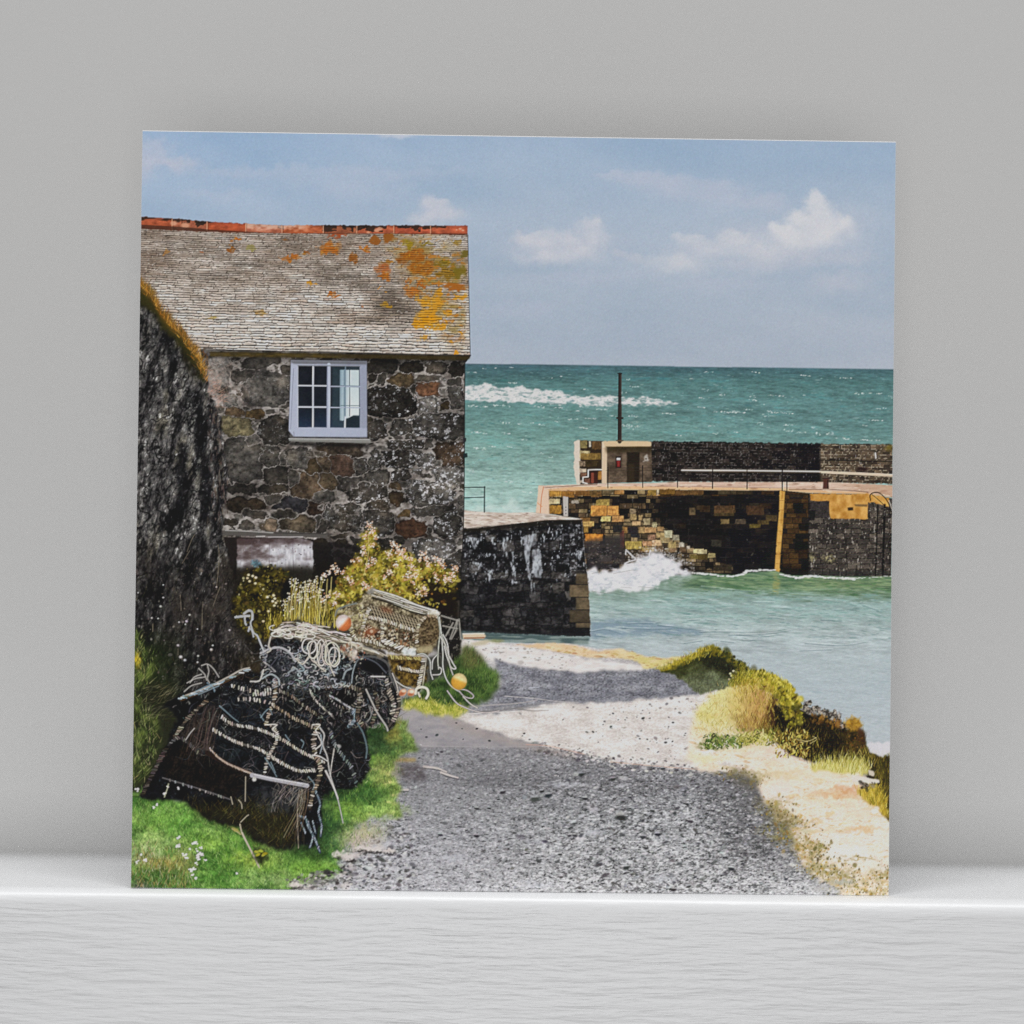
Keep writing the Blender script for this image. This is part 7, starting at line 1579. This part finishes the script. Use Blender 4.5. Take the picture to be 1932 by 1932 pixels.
    gx, gy = xy(Gv[0]); n = noise(Gv[0], 12, 9, 936, 3)
    put(Gv, mixc((46, 66, 34), (92, 118, 58), np.clip(.4 + .5 * n + .35 * ss(gx, 880, 940), 0, 1)))
    put(poly([(1620, 940), (1660, 880), (1740, 940), (1790, 1010), (1700, 1060), (1640, 1040)], 'Q', soft=5, rough=3), (112, 106, 66), .7)
    grass(Gv, 600, 9, [(70, 98, 48), (104, 132, 66), (46, 70, 38), (128, 146, 76), (36, 52, 32)], (-120, -50), 1.1, .6)
    B = poly([(1215, 1300), (1260, 1275), (1420, 1270), (1480, 1300), (1660, 1320), (1680, 1350), (1600, 1385), (1450, 1385), (1330, 1350), (1230, 1325)], 'Q', soft=3, rough=5, rs=8); n = noise(B[0], 9, 7, 937, 3); put(B, mixc((134, 140, 46), (206, 196, 96), np.clip(.5 + .6 * n, 0, 1)), .95)
    grass(B, 300, 7, [(190, 190, 76), (150, 158, 54), (216, 206, 120), (110, 128, 50)], (-130, -50), 1.1, .65)
    # loose ropes on the right
    for p in [[(1465, 690), (1480, 800), (1470, 900), (1465, 1000), (1470, 1060)], [(1475, 700), (1490, 820), (1500, 950), (1500, 1040), (1520, 1120), (1560, 1180), (1620, 1220)], [(1480, 830), (1520, 900), (1540, 960), (1570, 1020), (1590, 1055), (1560, 1050), (1530, 980), (1510, 900)], [(1490, 820), (1530, 930), (1550, 1040), (1570, 1100)], [(1500, 820), (1530, 880), (1540, 960)], [(1320, 960), (1370, 955), (1410, 1000), (1415, 1080), (1430, 1130)], [(1430, 1100), (1480, 1095), (1490, 1060), (1470, 1045)], [(1425, 1060), (1430, 1000), (1460, 960)],
              [(1530, 1210), (1590, 1290), (1640, 1320), (1720, 1350), (1800, 1362), (1890, 1350)], [(1600, 1200), (1660, 1205), (1710, 1240), (1700, 1262), (1650, 1250), (1610, 1210)], [(1640, 1250), (1690, 1300), (1740, 1330)], [(1170, 1140), (1230, 1180), (1280, 1195)], [(1150, 1090), (1180, 1170), (1190, 1220)]]:
        line(p, 3.0, (50, 48, 44), 'Q', a=.5); line(p, 2.0, jit((196, 192, 182), 8), 'Q', a=.92)
    # buoys
    def buoy(cx, cy, r, lo, hi, split, gx, gy):
        B = ell(cx, cy, r, r * 1.06, 'Q', soft=.07); f = CR['Q'][2]; p = T([(cx, cy)], 'Q')[0]
        s = sub(B[0]); X = (_xx[s] + .5 - p[0]) / (r * f); Y = (_yy[s] + .5 - p[1]) / (r * f)
        t = ss(X * gx + Y * gy, split - .28, split + .28)
        c = mixc(lo, hi, t); c = c * (1.06 - .22 * np.clip(X ** 2 + Y ** 2, 0, 1))[..., None] * (1 + .05 * noise(B[0], 3, 3, int(cx), 2))[..., None]
        put(B, c)
    buoy(812, 740, 54, (200, 116, 66), (218, 202, 196), -.05, -.75, -.66)
    buoy(1612, 1146, 54, (206, 156, 62), (226, 204, 146), .15, .35, -.95)
    put(ell(1590, 1165, 30, 26, 'Q', soft=.8), (206, 150, 52), .6)
    put(ell(1222, 1222, 28, 22, 'Q', ang=-40, soft=.2), (206, 150, 116)); put(ell(1280, 1222, 26, 24, 'Q', ang=-40, soft=.2), (214, 164, 130)); put(ell(1215, 1230, 20, 12, 'Q', ang=-30, soft=.5), (160, 92, 60), .8); put(ell(1276, 1236, 20, 10, 'Q', soft=.5), (166, 96, 62), .8); dab(*T([(1284, 1216)], 'Q')[0], 4, 3, (234, 208, 188), .9); dab(*T([(1228, 1212)], 'Q')[0], 4, 2.6, (230, 196, 176), .8)
    line([(1310, 1230), (1320, 1195), (1360, 1185), (1392, 1200), (1398, 1235), (1385, 1262)], 4.4, (214, 200, 180), 'Q'); line([(1330, 1225), (1340, 1250)], 3.4, (206, 190, 170), 'Q')
    # slab by the wall
    put(poly([(1635, 815), (1785, 812), (1800, 832), (1780, 850), (1640, 850)], 'Q', soft=1), (206, 184, 156)); line([(1650, 845), (1785, 842)], 3, (150, 104, 76), 'Q', a=.8); line([(1640, 816), (1785, 814)], 2, (228, 212, 192), 'Q')
    put(poly([(1690, 880), (1800, 855), (1830, 865), (1800, 890), (1720, 900)], 'Q', soft=1.5), (186, 176, 150), .9); B = poly([(1800, 862), (1900, 850), (1932, 868), (1860, 880)], 'Q', soft=2, rough=2); put(B, (150, 146, 90), .7)


def finish():
    """print finish: slightly muted inks, crisp local contrast, fine grain"""
    global IMG
    g = np.random.default_rng(2024)
    lum = IMG @ np.array([.30, .59, .11], np.float32)
    IMG = lum[..., None] + (IMG - lum[..., None]) * .87
    b1 = blur(IMG, 1.3)
    IMG = IMG + .85 * (IMG - b1)
    # printed contrast: deeper blacks, cleaner whites
    t = np.clip(IMG / 255.0, 0, 1)
    IMG = 255 * (t + .34 * t * (1 - t) * (2 * t - 1.16))
    grain = blur(g.normal(0, 1, IMG.shape).astype(np.float32), .6)
    mono = blur(g.normal(0, 1, IMG.shape[:2]).astype(np.float32), .6)[..., None]
    IMG = np.clip(IMG + 3 * grain + 4.5 * mono, 0, 255)


def paint_all():
    paint_sky(); paint_sea(); paint_pier(); paint_harbour(); paint_nearwall(); paint_roof(); paint_wall()
    paint_path(); paint_rightbank(); paint_cliff(); paint_plants(); paint_pots()
    finish()


# ---------------------------------------------------------------------------
#  THE SCENE: a folded card standing on a white painted ledge, grey wall behind
# ---------------------------------------------------------------------------
def build():
    import bpy, bmesh
    from mathutils import Matrix, Vector
    sc = bpy.context.scene
    COL = sc.collection
    S = 0.140                       # card side, metres
    LEAN = math.radians(-.4)          # the card tips back a hair
    CROWN = .0004                  # the ledge falls this much towards its front
    FOC, SENS, W = 85.0, 36.0, 1946.0
    fpx = W * FOC / SENS

    # --- pose of the card seen from the camera, from its four corners -------
    H = _homog([(0, 0), (S, 0), (S, S), (0, S)], CORN)
    K = np.array([[fpx, 0, W / 2], [0, fpx, W / 2], [0, 0, 1]])
    B = np.linalg.inv(K) @ H
    lam = 2 / (np.linalg.norm(B[:, 0]) + np.linalg.norm(B[:, 1]))
    r1, r2, t = B[:, 0] * lam, B[:, 1] * lam, B[:, 2] * lam
    U_, _, V_ = np.linalg.svd(np.c_[r1, r2, np.cross(r1, r2)])
    R = U_ @ V_                                        # card axes (right, down, into) in x-right y-down z-forward
    # camera: pitched down a little, rolled so that the card's foot stands level
    PITCH = 0.0

    def cam_rot(roll, pitch=None):
        pitch = PITCH if pitch is None else pitch
        # x-right y-down z-forward  ->  world x-right y-away z-up
        A = np.array([[1, 0, 0], [0, 0, 1], [0, -1, 0]], float)
        c, s = math.cos(-pitch), math.sin(-pitch)
        P = np.array([[1, 0, 0], [0, c, -s], [0, s, c]])
        cr, sr = math.cos(roll), math.sin(roll)
        Z = np.array([[cr, -sr, 0], [sr, cr, 0], [0, 0, 1]])
        return P @ A @ Z
    roll = 0.0
    for _ in range(40):                                # card upright, its foot level
        e = 1e-5
        f = lambda ro, pi: np.array([(cam_rot(ro, pi) @ R[:, 0])[2], (cam_rot(ro, pi) @ R[:, 2])[2] - math.sin(LEAN)])
        f0 = f(roll, PITCH)
        J = np.c_[(f(roll + e, PITCH) - f0) / e, (f(roll, PITCH + e) - f0) / e]
        d = np.linalg.solve(J, -f0)
        roll += d[0]; PITCH += d[1]
    print('pitch', math.degrees(PITCH))
    CW = cam_rot(roll)
    foot = CW @ (t + R[:, 1] * S + R[:, 0] * S / 2)    # middle of the card's foot
    cam_pos = -foot                                    # world origin at the card's foot
    ax, ay, az = CW @ R[:, 0], -(CW @ R[:, 1]), -(CW @ R[:, 2])     # card right, up, towards the viewer
    print('card lean deg', math.degrees(math.asin(az[2])), 'yaw', math.degrees(math.atan2(ax[1], ax[0])), 'roll', math.degrees(roll), 'cam', cam_pos)

    def floor_hit(px, py):
        d = CW @ np.array([(px - W / 2) / fpx, (py - W / 2) / fpx, 1])
        k = (CROWN - cam_pos[2]) / d[2]
        return cam_pos + d * k
    wall_y = floor_hit(973, 1639.5)[1]
    print('wall', wall_y)

    cam = bpy.data.cameras.new('camera')
    cam.lens, cam.sensor_width, cam.sensor_fit = FOC, SENS, 'HORIZONTAL'
    cam.clip_start, cam.clip_end = .01, 50
    cam.dof.use_dof = True
    cam.dof.focus_distance = float(np.linalg.norm(CW @ t * 0 + t + R @ np.array([S / 2, S / 2, 0])))
    cam.dof.aperture_fstop = 5.0
    co = bpy.data.objects.new('camera', cam)
    COL.objects.link(co)
    Mx = np.eye(4)
    Mx[:3, :3] = np.c_[CW[:, 0], -CW[:, 1], -CW[:, 2]]
    Mx[:3, 3] = cam_pos
    co.matrix_world = Matrix(Mx.tolist())
    sc.camera = co

    # --- helpers -------------------------------------------------------------
    def link(name, bm, mat, parent=None, smooth=False):
        me = bpy.data.meshes.new(name)
        bm.to_mesh(me); bm.free()
        if smooth:
            for p in me.polygons:
                p.use_smooth = True
        me.materials.append(mat)
        o = bpy.data.objects.new(name, me)
        COL.objects.link(o)
        if parent:
            o.parent = parent
        return o

    def material(name):
        m = bpy.data.materials.new(name); m.use_nodes = True
        nt = m.node_tree
        return m, nt, nt.nodes['Principled BSDF']

    def nd(nt, kind, **kw):
        n = nt.nodes.new(kind)
        for k, v in kw.items():
            if k in n.inputs:
                n.inputs[k].default_value = v
            else:
                setattr(n, k, v)
        return n

    # --- white gloss-painted, brush-marked timber ---------------------------
    mp, nt, bs = material('white_brushed_paint')
    L = nt.links.new
    tc = nd(nt, 'ShaderNodeTexCoord')
    wob = nd(nt, 'ShaderNodeTexNoise', Scale=22.0, Detail=3.0)
    L(tc.outputs['Object'], wob.inputs['Vector'])
    wsub = nd(nt, 'ShaderNodeVectorMath', operation='SUBTRACT'); wsub.inputs[1].default_value = (.5, .5, .5)
    L(wob.outputs['Color'], wsub.inputs[0])
    wsc = nd(nt, 'ShaderNodeVectorMath', operation='MULTIPLY'); wsc.inputs[1].default_value = (.004, .002, .0028)
    L(wsub.outputs[0], wsc.inputs[0])
    wad = nd(nt, 'ShaderNodeVectorMath', operation='ADD')
    L(tc.outputs['Object'], wad.inputs[0]); L(wsc.outputs[0], wad.inputs[1])

    def strokes(sx, sy, sz, detail, rough, rot):
        mpn = nd(nt, 'ShaderNodeMapping'); mpn.inputs['Scale'].default_value = (sx, sy, sz); mpn.inputs['Rotation'].default_value = (0, math.radians(rot), 0)
        L(wad.outputs[0], mpn.inputs['Vector'])
        n = nd(nt, 'ShaderNodeTexNoise', Scale=1.0, Detail=detail, Roughness=rough)
        L(mpn.outputs[0], n.inputs['Vector'])
        return n
    a1 = strokes(80, 400, 820, 4, .58, .9)
    a2 = strokes(170, 900, 1250, 3, .5, 2.0)
    a3 = strokes(800, 800, 1100, 2, .5, 0)
    rg = strokes(34, 240, 900, 3, .5, 2.0)
    # a few deep brush lines
    dl = nd(nt, 'ShaderNodeMapRange'); dl.inputs[1].default_value = .62; dl.inputs[2].default_value = .74; L(rg.outputs['Fac'], dl.inputs[0])

    def mth(op, a, b):
        n = nd(nt, 'ShaderNodeMath', operation=op)
        for i, v in enumerate((a, b)):
            if isinstance(v, (int, float)):
                n.inputs[i].default_value = v
            else:
                L(v, n.inputs[i])
        return n.outputs[0]
    hgt = mth('ADD', mth('ADD', mth('MULTIPLY', a1.outputs['Fac'], 1.0), mth('MULTIPLY', a2.outputs['Fac'], .38)), mth('ADD', mth('MULTIPLY', a3.outputs['Fac'], .05), mth('MULTIPLY', dl.outputs[0], -.22)))
    pch = nd(nt, 'ShaderNodeTexNoise', Scale=26.0, Detail=2.0); L(tc.outputs['Object'], pch.inputs['Vector'])
    hgt = mth('MULTIPLY', hgt, mth('ADD', mth('MULTIPLY', pch.outputs['Fac'], 1.5), .15))     # the brush bit harder here, lighter there
    bp = nd(nt, 'ShaderNodeBump', Strength=1.0, Distance=BUMP)
    sz = nd(nt, 'ShaderNodeSeparateXYZ'); L(tc.outputs['Object'], sz.inputs[0])
    nose = nd(nt, 'ShaderNodeMapRange'); nose.inputs[1].default_value = -.0024; nose.inputs[2].default_value = -.0010; nose.inputs[3].default_value = 1; nose.inputs[4].default_value = .12
    L(sz.outputs[2], nose.inputs[0]); L(nose.outputs[0], bp.inputs['Strength'])      # thick paint lies smooth over the arris
    L(hgt, bp.inputs['Height']); L(bp.outputs[0], bs.inputs['Normal'])
    bs.inputs['Base Color'].default_value = (.795, .798, .803, 1)
    bs.inputs['Roughness'].default_value = .36
    bs.inputs['Specular IOR Level'].default_value = .5

    # --- matt grey wall -----------------------------------------------------
    mw, nt, bs = material('grey_wall_paint')
    L = nt.links.new
    tc = nd(nt, 'ShaderNodeTexCoord')
    n1 = nd(nt, 'ShaderNodeTexNoise', Scale=9.0, Detail=3.0); L(tc.outputs['Object'], n1.inputs['Vector'])
    n2 = nd(nt, 'ShaderNodeTexNoise', Scale=900.0, Detail=3.0, Roughness=.7); L(tc.outputs['Object'], n2.inputs['Vector'])
    cr = nd(nt, 'ShaderNodeMixRGB'); cr.inputs[1].default_value = WALL_A; cr.inputs[2].default_value = WALL_B
    L(n1.outputs['Fac'], cr.inputs[0]); L(cr.outputs[0], bs.inputs['Base Color'])
    b2 = nd(nt, 'ShaderNodeBump', Strength=.4, Distance=.0001); L(n2.outputs['Fac'], b2.inputs['Height']); L(b2.outputs[0], bs.inputs['Normal'])
    bs.inputs['Roughness'].default_value = .85
    bs.inputs['Specular IOR Level'].default_value = .2

    # --- card stock and print ----------------------------------------------
    mc, nt, bs = material('white_card_stock')
    tc = nd(nt, 'ShaderNodeTexCoord'); n = nd(nt, 'ShaderNodeTexNoise', Scale=1500.0, Detail=2.0)
    nt.links.new(tc.outputs['Object'], n.inputs['Vector'])
    b = nd(nt, 'ShaderNodeBump', Strength=.3, Distance=.00003); nt.links.new(n.outputs['Fac'], b.inputs['Height']); nt.links.new(b.outputs[0], bs.inputs['Normal'])
    bs.inputs['Base Color'].default_value = (.84, .84, .85, 1); bs.inputs['Roughness'].default_value = .6

    mpic, nt, bs = material('printed_ink')
    at = nd(nt, 'ShaderNodeAttribute'); at.attribute_name = 'ink'
    nt.links.new(at.outputs['Color'], bs.inputs['Base Color'])
    bs.inputs['Roughness'].default_value = .6
    bs.inputs['Specular IOR Level'].default_value = .10

    # --- ledge: bull-nosed board, top at z = 0 ------------------------------
    r, FRONT, X0, X1, DEP = .0030, .0004, -.75, .75, .05
    prof = [(wall_y + .004, CROWN), (.03, CROWN), (.02, CROWN)]
    prof += [(y, CROWN * (1 - ((.014 - y) / .014) ** 2)) for y in (.0125, .0105, .0085, .0065, .005, .0035, .002, .001)]
    yc = -FRONT
    NF = len(prof)
    for k in range(0, 13):
        a = math.radians(90 * k / 12)
        prof.append((yc - r * math.sin(a), -r + r * math.cos(a)))
    prof += [(yc - r, -.012), (yc - r, -.03), (yc - r, -DEP), (wall_y + .004, -DEP)]
    bm = bmesh.new()
    xs = np.linspace(X0, X1, 601)
    rg_ = np.random.default_rng(3)
    wv = np.cumsum(rg_.normal(0, 1, len(xs))); wv = np.convolve(wv - wv.mean(), np.ones(15) / 15, 'same'); wv = wv - np.convolve(wv, np.ones(101) / 101, 'same')
    wv = np.clip(wv / 4, -1, 1) * .00010           # the arris is not ruler-straight
    rows = []
    for i, x in enumerate(xs):
        rows.append([bm.verts.new((x, y + (wv[i] if NF <= j <= NF + 12 else 0), z + (wv[i] * .6 if NF + 2 <= j <= NF + 12 else 0))) for j, (y, z) in enumerate(prof)])
    n = len(prof)
    for i in range(len(xs) - 1):
        for j in range(n):
            k = (j + 1) % n
            bm.faces.new((rows[i][j], rows[i][k], rows[i + 1][k], rows[i + 1][j]))
    bm.faces.new(rows[0][::-1]); bm.faces.new(rows[-1])
    bmesh.ops.recalc_face_normals(bm, faces=bm.faces)
    led = link('ledge', bm, mp)
    for p in led.data.polygons:
        p.use_smooth = len(p.vertices) == 4 and abs(p.normal.x) < .5
    led['kind'] = 'structure'; led['label'] = 'white painted wooden ledge with brush marks and a rounded front edge'; led['category'] = 'ledge'

    # --- wall ---------------------------------------------------------------
    bm = bmesh.new()
    bmesh.ops.create_cube(bm, size=1)
    bmesh.ops.scale(bm, vec=(1.5, .02, 1.05), verts=bm.verts)
    bmesh.ops.translate(bm, vec=(0, wall_y + .0145, .40), verts=bm.verts)
    wl = link('wall', bm, mw)
    wl['kind'] = 'structure'; wl['label'] = 'plain pale grey wall out of focus behind the card'; wl['category'] = 'wall'

    # --- the card -----------------------------------------------------------
    root = bpy.data.objects.new('greeting_card', None)
    root.empty_display_size = .02
    COL.objects.link(root)
    root['label'] = 'square photo greeting card of a harbour cottage standing on the white ledge'
    root['category'] = 'card'
    root.location = (0, 0, 0)
    TH = .00034
    lift = .00005
    ax_, ay_, az_ = (Vector(v) for v in (ax, ay, az))
    o0 = Vector((0, 0, lift))

    def P3(u, v, d):       # u across from the middle, v up from the foot, d towards the viewer
        return o0 + ax_ * u + ay_ * v + az_ * d

    def slab(bm, corners_front, corners_back):
        f = [bm.verts.new(c) for c in corners_front]; b = [bm.verts.new(c) for c in corners_back]
        bm.faces.new(f); bm.faces.new(b[::-1])
        for i in range(4):
            j = (i + 1) % 4
            bm.faces.new((f[i], b[i], b[j], f[j]))
        bmesh.ops.recalc_face_normals(bm, faces=bm.faces)
    h = S / 2
    G = .00002
    bm = bmesh.new()
    slab(bm, [P3(-h, 0, -G), P3(h, 0, -G), P3(h, S, -G), P3(-h, S, -G)], [P3(-h, 0, -TH), P3(h, 0, -TH), P3(h, S, -TH), P3(-h, S, -TH)])
    bmesh.ops.bevel(bm, geom=[e for e in bm.edges], offset=.00006, segments=1, affect='EDGES')
    link('front_panel', bm, mc, root)
    # back leaf, hinged on the left-hand fold and swung open behind
    sw = math.radians(11.0)
    rt = (ax_ * math.cos(sw) - az_ * math.sin(sw)).normalized()
    nb = (az_ * math.cos(sw) + ax_ * math.sin(sw)).normalized()
    q0 = P3(-h, 0, -TH - .00004)
    bm = bmesh.new()
    fr4 = [q0, q0 + rt * S, q0 + rt * S + ay_ * S, q0 + ay_ * S]
    slab(bm, fr4, [v - nb * TH for v in fr4])
    link('back_panel', bm, mc, root)

    # the printed picture: a sheet of ink dots on the front leaf
    NG = 1200
    g = np.clip(IMG, 0, 255) / 255.0
    # area-average N x N -> NG x NG
    lin = np.where(g <= .04045, g / 12.92, ((g + .055) / 1.055) ** 2.4).astype(np.float32)
    cs = np.zeros((N + 1, N + 1, 3), np.float64); cs[1:, 1:] = lin.cumsum(0).cumsum(1)
    e = np.linspace(0, N, NG + 1)
    i0 = np.floor(e).astype(int); f = (e - i0); i1 = np.minimum(i0 + 1, N)
    rowi = cs[i0] * (1 - f)[:, None, None] + cs[i1] * f[:, None, None]
    full = rowi[:, i0] * (1 - f)[None, :, None] + rowi[:, i1] * f[None, :, None]
    ink = (full[1:, 1:] - full[:-1, 1:] - full[1:, :-1] + full[:-1, :-1]) / (N / NG) ** 2
    ink = np.clip(ink * INK_GAIN - INK_LIFT, .006, .95)
    inset, top_in = .00006, .00016
    us = -h + inset + (S - 2 * inset) * (np.arange(NG)) / (NG - 1)
    vs = S - top_in - (S - top_in - inset) * (np.arange(NG)) / (NG - 1)
    Uu, Vv = np.meshgrid(us, vs)
    A3 = np.array([ax, ay, az])
    co_ = (np.array(o0)[None] + Uu.ravel()[:, None] * A3[0] + Vv.ravel()[:, None] * A3[1] + 0.00003 * A3[2]).astype(np.float32)
    me = bpy.data.meshes.new('printed_picture')
    idx = np.arange(NG * NG).reshape(NG, NG)
    quads = np.stack([idx[1:, :-1], idx[1:, 1:], idx[:-1, 1:], idx[:-1, :-1]], -1).reshape(-1, 4)
    me.vertices.add(len(co_)); me.vertices.foreach_set('co', co_.ravel())
    me.loops.add(quads.size); me.loops.foreach_set('vertex_index', quads.ravel().astype(np.int32))
    me.polygons.add(len(quads)); me.polygons.foreach_set('loop_start', np.arange(0, quads.size, 4, dtype=np.int32))
    me.update(calc_edges=True)
    ca = me.color_attributes.new('ink', 'FLOAT_COLOR', 'POINT')
    rgba = np.ones((NG * NG, 4), np.float32); rgba[:, :3] = ink.reshape(-1, 3)
    ca.data.foreach_set('color', rgba.ravel())
    me.materials.append(mpic)
    o = bpy.data.objects.new('printed_picture', me); COL.objects.link(o); o.parent = root
    o['label'] = 'colour photo print of a stone cottage, lobster pots, gravel track and harbour wall'

    # --- light: soft window lamp in front, added low lamp, ceiling lamp, even ambient ---
    w = bpy.data.worlds.new('World'); sc.world = w; w.use_nodes = True
    bg = w.node_tree.nodes['Background']
    bg.inputs[0].default_value = (*AMB_COL, 1); bg.inputs[1].default_value = AMB

    def area(name, loc, aim, sx, sy, power, col):
        ld = bpy.data.lights.new(name, 'AREA'); ld.shape = 'RECTANGLE'; ld.size, ld.size_y = sx, sy
        ld.energy = power; ld.color = col
        lo_ = bpy.data.objects.new(name, ld); COL.objects.link(lo_)
        lo_.location = loc
        lo_.rotation_euler = (Vector(aim) - Vector(loc)).to_track_quat('-Z', 'Y').to_euler()
        return lo_
    for a in LAMPS:
        area(*a)

    vs_ = sc.view_settings
    vs_.view_transform = 'Standard'; vs_.look = 'None'; vs_.exposure = 0; vs_.gamma = 1; vs_.use_curve_mapping = False
    sc.render.engine = 'CYCLES'
    sc.cycles.use_denoising = False
    sc.cycles.max_bounces = 6


AMB, AMB_COL = .285, (1.0, 1.0, 1.0)
BUMP = .00026
WALL_A, WALL_B = (.602, .598, .588, 1), (.622, .618, .608, 1)
INK_GAIN, INK_LIFT = 1.37, .004
LAMPS = [('low_fill_light', (0, -1.3, -.55), (0, 0, .05), 1.0, 1.0, 1.0, (1.0, 1.0, 1.0)),  # added fill from below ledge level; the ledge keeps it off the wall's foot
         ('window_light', (0, -1.6, -.13), (0, 0, .05), .7, .7, 6.1, (1.0, 1.0, 1.0)),
         ('ceiling_light', (0, -.42, 1.6), (0, -.1, 0), 1.2, .22, 18.5, (.98, .99, 1.0))]

if __name__ == '__main__' and 'PAINT_ONLY' not in globals():
    paint_all()
    build()
